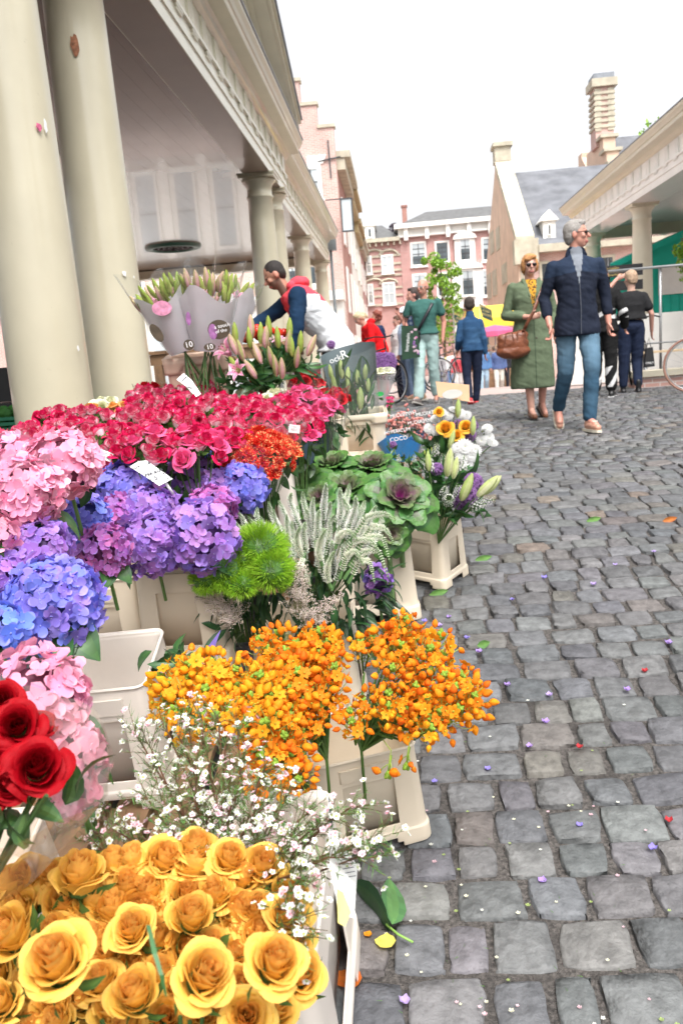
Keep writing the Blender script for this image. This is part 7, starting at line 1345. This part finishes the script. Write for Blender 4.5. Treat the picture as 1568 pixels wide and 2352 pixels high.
def vex(rt, J, s):
    P = [ell((0, -.25, 1.47), (.13, .085, .055)), cap_((-.08, -.33, 1.44), (.08, -.33, 1.44), .04)]; blob(P, .010, 'hood', m_cloth, rt, (.72, .07, .10), 2, .015, 12); b = MB(); b.add(rings([[(.175*cos(t), .02+.13*sin(t), z) for t in np.arange(24)*2*pi/24] for z in (.93, .975)], cap=False), (.01, .01, .01)); b.build('belt', m_leather, rt)
person('market vendor in a navy, red and white hooded jacket leaning left over the tomatoes', (p[0]+.08, 7.35, gz(7.35)), -1.35, 1.78, Jv, (.42, .21, .14), .008, dict(name='jacket', col=vcol, e=.028, amp=.016, sleeve=.95), dict(name='trousers', col=(.015, .015, .02), e=.014), dict(col=(.03, .03, .03)), ('buzz', (.015, .010, .008)), None, None, stub=(.04, .025, .02), w=1.08, extra=vex)
# --- people far down the street
FP = [('far away man in an open blue jacket over a white shirt and pale jeans', 1112, 903, 28.5, 1.72, 0, (.10, .20, .40), (.35, .48, .60), ('short', (.4, .2, .15))), ('far away white haired man in a light blue shirt and beige trousers', 1126, 882, 36, 1.78, pi, (.45, .52, .68), (.55, .48, .40), ('short', (.7, .68, .65))), ('far away blond woman in a navy cardigan and white trousers', 1147, 903, 28.7, 1.70, 0, (.10, .14, .30), (.70, .66, .60), ('bob', (.6, .42, .25))),
      ('far away person in a white top and blue jeans left of the boy', 1040, 884, 34, 1.72, .3, (.7, .68, .68), (.15, .28, .50), ('short', (.1, .06, .04))), ('far away person in a red top carrying a white bag', 1052, 890, 31, 1.66, .2, (.55, .06, .08), (.65, .62, .60), ('short', (.2, .1, .06))), ('far away woman in black just left of the green coat', 1160, 892, 32, 1.66, 0, (.03, .03, .04), (.04, .04, .05), ('short', (.1, .06, .04))), ('far away child in a light top beside the woman in black', 1152, 896, 33, 1.25, .4, (.5, .55, .5), (.2, .3, .3), ('short', (.2, .1, .06))),
      ('far away man in a grey shirt, leftmost of the distant group', 1010, 888, 33, 1.76, 0, (.3, .3, .32), (.1, .12, .2), ('short', (.1, .07, .05))), ('far away woman in a yellow top between the boy and the man in teal', 1030, 880, 37, 1.65, .2, (.6, .5, .2), (.2, .2, .3), ('bob', (.2, .1, .05))), ('far away person in dark clothes right of the boy', 1118, 880, 39, 1.7, 0, (.05, .05, .08), (.05, .06, .1), ('short', (.05, .03, .02))), ('far away woman in pink with fair hair near the pink parasol', 1104, 880, 37, 1.65, 0, (.62, .35, .40), (.6, .5, .5), ('bob', (.5, .35, .2))), ('far away person with a blue rucksack right of the white haired man', 1136, 880, 38, 1.7, pi, (.08, .12, .25), (.35, .38, .45), ('short', (.1, .07, .05)))]
for i, (lab, px, py, Y, H, yw, ct, cb_, hr_) in enumerate(FP):
    p = grd(px, py, Y); k = .08*(-1)**i; person(lab, (p[0], p[1], max(0, gz(Y))), yw, H, dict(kn_l=(-.1, -.08-k, .5), an_l=(-.1, -.10-k, .09), an_r=(.1, .12+k, .12)), (.55, .32, .25), .018, dict(name='jacket', col=ct, e=.025, sleeve=.9), dict(name='trousers', col=cb_, e=.02), dict(col=(.3, .25, .2)), hr_, group='people far down the street')
# ================================================================ trees
def tree(label, x, y, z0, H, cw, ch, n, cols, seed, trunk_h, lsize=.14, gap=.9, name='tree'):
    rs = np.random.default_rng(seed); t = empty(name, (x, y, z0), label, 'tree'); b = MB(); b.add(tube([(0, 0, 0), (.03, 0, trunk_h*.5), (0, .02, trunk_h), (0, 0, H*.85)], [.12, .10, .08, .02], 8))
    cl = []
    for i in range(16): a = i*2.4; z = trunk_h+(H-trunk_h)*(.1+.75*i/16); r = cw*.7*sin(pi*min(1, .2+.75*(1-i/16))); q = np.array([cos(a)*r, sin(a)*r, z+.25]); b.add(tube([(0, 0, z-.3), q*[.5, .5, 1]-[0, 0, .1], q], [.03, .02, .008], 5)); cl.append(q)
    b.build('trunk', m_bark, t, True); V = []; F = []; C = []
    cen = [np.array([rs.normal(0, .42)*cw, rs.normal(0, .42)*cw, trunk_h+(H-trunk_h)*rs.beta(1.6, 1.3)]) for _ in range(26)]+cl; rad = rs.uniform(.16, .34, len(cen))*cw
    for i in range(n):
        k = i % len(cen); zz = (cen[k][2]-trunk_h)/(H-trunk_h); d = _n(rs.normal(0, 1, 3)); p = cen[k]*[1.15-.6*zz, 1.15-.6*zz, 1]+d*rad[k]*(1.2-.5*zz)*rs.uniform(.5, 1)**.5; u = _n(rs.normal(0, 1, 3)); v = _n(np.cross(u, rs.normal(0, 1, 3))); s = lsize*rs.uniform(.6, 1.2); j = len(V); V += [p-u*s*.5, p+v*s*.28, p+u*s*.5, p-v*s*.28]; F.append((j, j+1, j+2, j+3)); C.append(jit(cols[rs.integers(len(cols))], .2))
    b = MB(); b.add((V, F, C)); b.build('crown', m_leaf, t, False); return t
GT = [(.22, .40, .04), (.28, .48, .06), (.16, .32, .03)]
p = atY(1012, 640, 44); p1 = atY(1012, 572, 44); tree('young bright green street tree in front of the wide brick house', p[0], 44, 0, p1[2], 1.35, 1, 5200, GT, 3, 1.5, .17)
p = atY(1590, 640, 18.5); p1 = atY(1580, 540, 18.5); tree('leafy green tree reaching into the picture beside the teal hut', p[0]+.1, 18.5, .8, p1[2]-.8, .75, 1, 2400, GT, 5, 1.8, .10)
p = atY(900, 520, 71); tree('dark purple leaved tree rising behind the narrow brick house', p[0], 71, 0, atY(900, 517, 71)[2], 1.9, 1, 2600, [(.03, .018, .03), (.05, .03, .05)], 9, 7, .3)
p = atY(1500, 290, 33); tree('green tree top showing above the right market hall roof', p[0]+1.2, 33, 0, atY(1500, 280, 33)[2]-.2, 2.6, 1, 5200, GT, 11, 6, .2)
# ================================================================ bicycles
m_tyre = mat('tyre_rubber', (.02, .02, .02), .8, .1, 10); m_tan = mat('tan_tyre', (.30, .16, .12), .7, .1, 10)
def bicycle(label, loc, yaw, col=(.02, .02, .022), tyre=None, group='parked bicycles'):
    t = empty('bicycle', loc, label, 'bicycle', group, rz=yaw); mf = mat('bike_paint_%d' % int(col[0]*1000), col, .35, .05, 10)
    for x in (-.52, .52):
        b = MB(); a = np.linspace(0, 2*pi, 37); b.add(tube([(x+.335*cos(q), 0, .35+.335*sin(q)) for q in a], .016, 6)); wh = b.build('wheel', tyre or m_tyre, t, True); b = MB(); b.add(tube([(x+.31*cos(q), 0, .35+.31*sin(q)) for q in a], .008, 5))
        for k in range(20): q = k*pi/10; b.add(tube([(x+.02*cos(q+.5), .02*(-1)**k, .35+.02*sin(q+.5)), (x+.31*cos(q), 0, .35+.31*sin(q))], .0013, 3))
        b.add(tube([(x, -.04, .35), (x, .04, .35)], .02, 8)); b.build('rim', m_steel, wh)
    b = MB(); bb_, st, hd, hdb = (-.05, 0, .30), (-.18, 0, .78), (.36, 0, .86), (.40, 0, .70)
    for p_, q_ in ((bb_, st), (st, hd), (bb_, hdb), (hd, hdb), (bb_, (-.52, .03, .35)), (bb_, (-.52, -.03, .35)), (st, (-.52, .03, .35)), (st, (-.52, -.03, .35)), (hdb, (.52, .04, .35)), (hdb, (.52, -.04, .35))): b.add(tube([p_, q_], .014, 6))
    b.build('bike_frame', mf, t, True); b = MB(); b.add(tube([hd, (.33, 0, 1.0)], .012, 6)); b.add(tube([(.20, -.29, 1.02), (.33, -.18, 1.05), (.35, 0, 1.03), (.33, .18, 1.05), (.20, .29, 1.02)], .012, 6)); b.build('handlebar', m_black, t, True)
    b = MB(); b.add(tube([st, (-.20, 0, .93)], .012, 6)); b.add(ell((-.21, 0, .95), (.13, .07, .03))); b.build('saddle', m_black, t, True); b = MB(); b.add(lathe([(.09, -.006), (.09, .006)], 20), xf=xf(bb_, (0, 1, 0))); b.add(tube([(-.05, .05, .30), (.08, .05, .18)], .009, 5)); b.add(tube([(-.05, -.05, .30), (-.18, -.05, .42)], .009, 5)); b.add(bx2((.04, .05, .17), (.13, .13, .19))); b.add(bx2((-.22, -.13, .41), (-.13, -.05, .43))); b.build('crankset', m_steel, t)
    return t
p = grd(1598, 895, 10.6); bicycle('bicycle with tan tyres cut by the right edge of the picture', (p[0]+.5, 10.6, gz(10.6)), -.25, (.30, .34, .30), m_tan)
p = grd(1428, 905, 13.2); bicycle('black bicycle behind the woman in the black t-shirt', (p[0]+.25, 13.2, gz(13.2)), 1.15)
p = grd(905, 905, 18.5); bicycle('black bicycle parked behind the woman in the white anorak', (p[0], 18.5, gz(18.5)), .25)
p = grd(955, 905, 18.0); bicycle('grey bicycle parked behind the woman in the patterned top', (p[0], 18.0, gz(18.0)), -.15, (.20, .21, .22))
p = grd(858, 912, 12.6); bicycle('black bicycle whose handlebar shows above the grey lily sleeve', (p[0], 12.6, gz(12.6)), .9)
p = grd(1035, 905, 19); bicycle('dark bicycle parked between the man in teal and the boy', (p[0]-.1, 19, gz(19)), .9)
# ================================================================ market stalls, flags and parasol down the street
m_yc = mat('yellow_canvas', (.80, .55, .05), .7, .1, 4); m_pc = mat('pink_canvas', (.62, .10, .22), .7, .1, 4); m_flag = mat('dark_green_flag', (.02, .05, .05), .7, .1, 6); m_gold = mat('gold_print', (.55, .42, .15), .6, .05, 10)
p0 = atY(1080, 755, 33); p1 = atY(1166, 718, 33); xa, xb = p0[0], p1[0]+1.0
t = empty('market_stall', ((xa+xb)/2, 33, 0), 'yellow market stall awning behind the boy and the woman in green', 'market stall'); Ls = np.array(t.location); b = MB(); b.add(prism([(33, p0[2]), (33, p0[2]+.35), (34.6, p1[2]+.4), (36, p1[2]+.1), (36, p1[2]-.1)], xa, xb, 'YZ')); o = b.build('awning', m_yc, t); o.matrix_parent_inverse = Matrix.Translation(-Vector(t.location)); b = MB()
for x in (xa+.1, xb-.1): b.add(tube([(x, 33.2, 0), (x, 33.2, p0[2])], .03, 6)); b.add(tube([(x, 35.8, 0), (x, 35.8, p0[2])], .03, 6))
o = b.build('post', m_steel, t); o.matrix_parent_inverse = Matrix.Translation(-Vector(t.location)); b = MB(); b.add(bx2((xa, 33.3, .75), (xb, 34.6, .82))); b.add(bx2((xa+.02, 33.32, .0), (xb-.02, 33.36, .74)))
o = b.build('counter', m_wood, t); o.matrix_parent_inverse = Matrix.Translation(-Vector(t.location))
b = MB()
for _ in range(120): b.add(ball(.09, 6, 4), random.choice(((.18, .07, .03), (.25, .10, .04), (.10, .05, .03), (.35, .12, .05))), xf=xf((random.uniform(xa, xb), random.uniform(33.4, 34.4), .88+random.uniform(0, .25))))
o = tag(b.build('market_goods', m_petal, None, True), 'heap of brown goods on the counter under the yellow awning', 'goods', kind='stuff')
p = atY(1136, 758, 30.5); t = empty('parasol', (p[0], 30.5, 0), 'pink market parasol under the yellow awning', 'parasol'); b = MB(); R_ = [[(r*cos(q)*(1+.03*cos(8*q)), r*sin(q)*(1+.03*cos(8*q)), p[2]+z) for q in np.arange(16)*2*pi/16] for r, z in ((.01, .18), (.45, .10), (.82, -.05), (.84, -.22))]; b.add(rings(R_, cap=False)); b.build('canopy', m_pc, t); b = MB(); b.add(tube([(0, 0, 0), (0, 0, p[2]+.1)], .025, 8)); b.build('pole', m_steel, t)
for lab, a, bb_, c in (('dark pennant flag with gold lettering above the boy', (1100, 697), (1128, 712), (1131, 738)), ('second dark pennant flag partly behind the boy', (1040, 715), (1062, 735), (1060, 748))):
    P_ = [atY(*a, 29), atY(bb_[0], bb_[1], 29), atY(c[0], c[1], 29), atY(a[0]+8, a[1]+32, 29)]; t = empty('flag', P_[0], lab, 'flag', 'dark pennant flags'); b = MB(); b.add(([q-P_[0] for q in P_], [(0, 3, 2, 1)])); o = b.build('cloth', m_flag, t); md = o.modifiers.new('Solidify', 'SOLIDIFY'); md.thickness = .01; b = MB(); b.add(tube([(0, 0, .1), (0, 0.05, -P_[0][2])], .015, 6)); b.build('pole', m_steel, t)
    for k, s_ in enumerate(('BROODJE', 'KOEK', 'BAKKERIJ')):
        M = np.array(Matrix.Translation((.22, -.03, -.16-.12*k)) @ Matrix.Rotation(radians(90), 4, 'X') @ Matrix.Rotation(radians(-22), 4, 'Z')); text(s_, .10, m_gold, t, M)
# direction signs
p = atY(1418, 630, 15.5); t = empty('signpost', (p[0]-.15, 15.6, gz(15.6)), 'black direction sign with gold lettering behind the woman in the black t-shirt', 'signpost'); z_ = p[2]-gz(15.6); b = MB(); b.add(tube([(0, 0, 0), (0, 0, z_+.3)], .04, 8)); b.build('post', m_black, t, True)
for k, zz in ((0, z_+.06), (1, z_-.20)):
    b = MB(); b.box((.12, -.05, zz), (.95, .03, .20 if k == 0 else .17)); o = b.build('sign_board', m_black, t)
    for j, s_ in enumerate(('Station Leiden', 'Beestenmarkt', 'Museum Boerhaave') if k == 0 else ('Centrum',)): text(s_, .062, m_gold, o, np.array(Matrix.Translation((.0, -.068, zz+.055-.058*j)) @ Matrix.Rotation(radians(90), 4, 'X')))
# ================================================================ right side: railing, quay wall, tables
pr_ = atY(1516, 830, 13.5); t = empty('railing', (pr_[0], 13.5, gz(13.5)), 'grey steel railing with slim posts at the right edge of the bridge', 'railing'); zt_ = atY(1516, 612, 13.5)[2]-gz(13.5); b = MB(); b.add(tube([(-.9, 0, zt_-.01), (4, -.2, zt_)], .022, 6)); b.add(tube([(-.9, 0, zt_*.35), (4, -.2, zt_*.35)], .015, 6)); b.build('rail', m_steel, t, True)
for x in (0, 1.6, 3.2): b = MB(); b.add(tube([(x, -.05*x, 0), (x, -.05*x, zt_)], .022, 6)); b.build('post', m_steel, t, True)
pq = atY(1480, 860, 12.6); t = empty('low_wall', (pq[0]+1.2, 12.6, gz(12.6)), 'low brick wall with a pale stone cap behind the bicycle on the right', 'wall'); zc_ = atY(1520, 862, 12.6)[2]-gz(12.6); b = MB(); b.box((.3, 0, zc_/2), (3.4, .35, zc_)); b.build('brickwork', m_brickp, t); b = MB(); b.box((.3, 0, zc_+.045), (3.5, .45, .085)); b.build('cap', m_stone, t)
pw = atY(1470, 770, 15); t = empty('white_screen', (pw[0]+.6, 15, gz(15)), 'white board screen behind the railing under the right market hall', 'screen'); zs = atY(1470, 722, 15)[2]-gz(15); b = MB(); b.box((-.1, 0, zs/2), (3.6, .06, zs)); b.build('panel', m_white, t); b = MB(); [b.box((x, -.05, zs/2), (.06, .05, zs)) for x in (-1.88, -.6, .6, 1.68)]; b.build('upright', m_steel, t)
pt_ = atY(1545, 805, 12.9); t = empty('market_table', (pt_[0]+.3, 12.95, gz(12.95)), 'pale wooden trestle table behind the bicycle wheel on the right', 'table'); zz = pt_[2]-gz(12.95); b = MB(); b.box((0, 0, zz), (1.6, .35, .03)); b.build('tabletop', mat('pale_wood', (.55, .42, .28), .6, .15, 8), t)
for x in (-.7, .7): b = MB(); b.add(tube([(x, -.14, 0), (x, .1, zz-.02)], .02, 6)); b.add(tube([(x, .14, 0), (x, -.1, zz-.02)], .02, 6)); b.build('leg', m_steel, t)
# ================================================================ vegetable stall inside the left hall
def crate(label, x, y, z, w=.55, d=.38, h=.22, col=crate_m, veg=None):
    t = empty('vegetable_crate', (x, y, z), label, 'crate', 'green vegetable crates'); b = MB()
    for k in range(6): zz = h*(k+.5)/6; b.box((0, -d/2, zz), (w, .012, h/6*.66)); b.box((0, d/2, zz), (w, .012, h/6*.66)); b.box((-w/2, 0, zz), (.012, d-.013, h/6*.66)); b.box((w/2, 0, zz), (.012, d-.013, h/6*.66))
    for sx_ in (-1, 1):
        for sy_ in (-1, 1): b.box((sx_*w/2, sy_*d/2, h/2), (.03, .03, h))
    b.box((0, 0, .01), (w, d, .015)); b.build('basket', col, t)
    if veg:
        b = MB(); [b.add(ball(.045, 8, 6), jit(veg, .2), xf=xf((random.uniform(-w/2+.05, w/2-.05), random.uniform(-d/2+.04, d/2-.04), h-.02+random.uniform(-.03, .05)))) for _ in range(46)]; o = tag(b.build('vegetables', m_petal, None, True), label.replace('crate of', 'heap of').replace('crate', 'filling'), 'vegetables', kind='stuff'); o.location = (x, y, z)
    return t
pb_ = atz(352, 870, 5.9); bench('wooden vegetable table inside the hall behind the columns', -4.6, -1.95, 5.55, 6.6, pb_[2]-.02 if 0 else 1.25)
for i, (x, lab, vg) in enumerate(((-2.3, 'green crate of leafy vegetables right of the second column', (.08, .22, .04)), (-2.95, 'green crate of cucumbers between the first two columns', (.05, .18, .04)), (-3.6, 'green crate of peppers left of the first column', (.4, .05, .03)), (-4.25, 'green crate of apples farthest left inside the hall', (.35, .2, .05)))): crate(lab, x, 5.95, 1.25, veg=vg)
ptm = atz(600, 775, 7.4); bench('wooden table of tomatoes in front of the vendor', ptm[0]-.9, ptm[0]+.35, 7.0, 7.75, ptm[2]-.06)
t = empty('tomato_heap', (ptm[0], 7.3, ptm[2]-.06), 'heap of ripe red tomatoes under the vendor\'s hand', 'tomatoes'); 
for i in range(34): b = MB() if i == 0 else b; 
m_tom = mat('tomato_skin', (.60, .03, .015), .2, .08, 10); b = MB(); b.add(ball(.042, 14, 9, (1, 1, .86))); tm = b.mesh('tomato', m_tom)
for i in range(30): a = i*2.4; r = .045*sqrt(i); put(tm, 'tomato', t, xf((r*cos(a)*1.5, r*sin(a)*.8, .036+max(0, .10-r*.35)), (random.gauss(0, .3), random.gauss(0, .3), 1), 0, random.uniform(.9, 1.1)))
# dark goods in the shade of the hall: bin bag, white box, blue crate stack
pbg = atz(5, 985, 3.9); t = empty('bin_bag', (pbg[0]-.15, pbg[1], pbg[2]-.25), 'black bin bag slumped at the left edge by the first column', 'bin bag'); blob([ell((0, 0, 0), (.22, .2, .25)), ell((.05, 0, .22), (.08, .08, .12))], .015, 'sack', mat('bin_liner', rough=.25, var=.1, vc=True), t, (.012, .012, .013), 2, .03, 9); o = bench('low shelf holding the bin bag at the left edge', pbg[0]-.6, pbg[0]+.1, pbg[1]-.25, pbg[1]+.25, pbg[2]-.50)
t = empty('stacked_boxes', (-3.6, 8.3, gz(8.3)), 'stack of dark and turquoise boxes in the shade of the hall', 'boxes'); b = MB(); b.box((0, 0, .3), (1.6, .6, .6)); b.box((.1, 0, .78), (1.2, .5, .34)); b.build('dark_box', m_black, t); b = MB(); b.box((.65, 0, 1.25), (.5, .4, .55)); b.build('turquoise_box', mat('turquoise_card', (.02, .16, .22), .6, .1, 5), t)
# ================================================================ things dropped on the setts
def onG(px, py):
    r = ray(px, py); tt = .2
    while tt < 60:
        p = r*tt
        if p[1] > 0 and p[2]+CZ <= gz(p[1])+.003: return p+np.array([0, 0, CZ])
        tt *= 1.004
gl = onG(870, 2110); t = empty('fallen_leaf', gl+[0, 0, .006], 'big dark green hydrangea leaf with its stalk lying on the setts beside the front bucket', 'leaf'); b = MB(); b.add(leaf(.18, .13, .15, .12, 9, (.025, .085, .03), .3), xf=xf((.03, -.055, .01), (-.42, .75, .12), 1.45)); b.add(leaf(.14, .075, .2, .2, 8, (.07, .17, .06), .3), xf=xf((.035, -.05, .015), (.05, 1, .35), .7)); b.build('leaf_blade', m_leaf, t, True); b = MB(); b.add(tube([(.02, -.04, .008), (.05, -.075, .006), (.085, -.10, .004)], .003, 6), (.22, .40, .08)); b.build('leaf_stalk', m_stem, t, True)
def petal_at(px, py, s, col, label, group, name='fallen_petal', cat='petal', curl=.3):
    g = onG(px, py)
    if g is None: return
    b = MB(); k1 = random.uniform(0, 6); G = [[(x*s*(1-.25*abs(y)), y*s*(1-.2*x*x), s*curl*(x*x+y*y)*.6+s*.1*sin(4*x+k1)+.004) for x in np.linspace(-1, 1, 5)] for y in np.linspace(-1, 1, 5)]; v, f = patch(G); b.add((v, f, [jit(col, .12) for _ in f])); a = random.uniform(0, 6); o = b.build(name, m_petal, None, True); o.matrix_world = Matrix.Translation(tuple(g)) @ Matrix.Rotation(a, 4, 'Z'); tag(o, label, cat, group)
pp = [(1010, 1440), (1072, 1468), (1165, 1577), (1253, 1662), (1215, 1718), (1120, 1770), (998, 1799), (1440, 1588), (1245, 2028), (1498, 1953), (1362, 1345), (1412, 1300), (1500, 1270), (1175, 1380), (1100, 1500), (1260, 1600), (1030, 1420), (945, 1480), (930, 1510), (975, 1430), (1535, 1480), (1250, 1330), (930, 2305), (1330, 1900)]
for (px, py) in pp: petal_at(px, py, random.uniform(.009, .015), random.choice(((.30, .25, .68), (.42, .28, .66), (.50, .38, .72))), 'fallen lilac petal on the setts, %s and %s' % ('close to the buckets' if px < 1100 else 'in the open' if px < 1350 else 'near the right edge', 'far off' if py < 1450 else 'mid distance' if py < 1700 else 'in the foreground'), 'fallen lilac petals', curl=.8)
for (px, py) in [(1480, 1545), (1535, 1890), (1330, 1720)]: petal_at(px, py, .011, (.55, .05, .06), 'small crumpled red petal on the setts, '+{1480: 'farthest off', 1535: 'nearest the right edge', 1330: 'left of the other two'}[px], 'fallen red petals', curl=1.0)
b = MB()
for i in range(70):
    px, py = random.uniform(850, 1560), 1500+860*random.random()**.8; g = onG(px, py); s_ = random.uniform(.003, .006); c = random.choice(((.80, .80, .72), (.75, .5, .55), (.35, .45, .15), (.8, .78, .6))); a0 = random.uniform(0, 6)
    for k in range(5): q = a0+k*1.2566; b.add(([g+[0, 0, .003], g+[s_*cos(q-.5), s_*sin(q-.5), .005], g+[s_*1.2*cos(q), s_*1.2*sin(q), .006], g+[s_*cos(q+.5), s_*sin(q+.5), .005]], [(0, 1, 2, 3)]), c)
for i in range(60):
    px, py = random.uniform(860, 1500), random.uniform(1700, 2340); g = onG(px, py); a = random.uniform(0, 6); b.add(([g+[0, 0, .002], g+[.0012*sin(a), -.0012*cos(a), .003], g+[.014*cos(a), .014*sin(a), .004]], [(0, 1, 2)]), (.10, .22, .05))
tag(b.build('flower_litter', m_petal, None), 'tiny waxflower blossoms and green needles scattered over the nearest setts', 'litter', kind='stuff')
petal_at(885, 2168, .024, (.78, .68, .14), 'pale yellow fallen petal below the big green leaf', None); petal_at(800, 2255, .032, (.62, .16, .03), 'browned orange rose petal lying under the front bucket', None); petal_at(845, 2150, .010, (.75, .28, .02), 'small orange bud beside the fallen leaf', None, 'fallen_bud', 'bud')
for (px, py, lab) in ((1090, 1290, 'green leaf lying right of the lily bouquet bucket'), (1095, 1487, 'torn green leaf on the setts right of the kale bucket'), (1345, 1200, 'faded leaf scrap on the open setts'), (985, 1370, 'crumpled green leaves between the two right buckets'), (1520, 1200, 'orange leaf scrap near the right edge of the setts')):
    g = onG(px, py); b = MB(); b.add(leaf(.10 if py < 1400 else .06, .035, .2, .3, 6, (.12, .26, .07) if 'orange' not in lab else (.45, .15, .04), .2), xf=xf((0, 0, .008), (1, .25, .08), 1.5)); o = b.build('fallen_leaf', m_leaf, None, True); o.location = tuple(g); tag(o, lab, 'leaf')
# green bits and stems on the pallet behind the orange flowers
g0 = atz(430, 1520, 2.25); t = empty('leaf_cuttings', g0, 'dark green leaf cuttings lying on the pallet behind the orange flowers', 'cuttings'); b = MB(); leafy(b, (0, 0, 0), 16, .04, .08, .035, (.03, .09, .03), 0); b.build('foliage', m_leaf, t, True)
b = MB(); [b.add(([g0+rng.normal(0, .02, 3)+[.05, .02, 0], g0+rng.normal(0, .02, 3)+[.07, .0, .01], g0+rng.normal(0, .02, 3)+[.06, .03, .01]], [(0, 1, 2)]), (.28, .2, .6)) for _ in range(8)]; tag(b.build('fallen_petal', m_petal, None), 'violet petals dropped on the pallet behind the empty bucket', 'petals', kind='stuff')
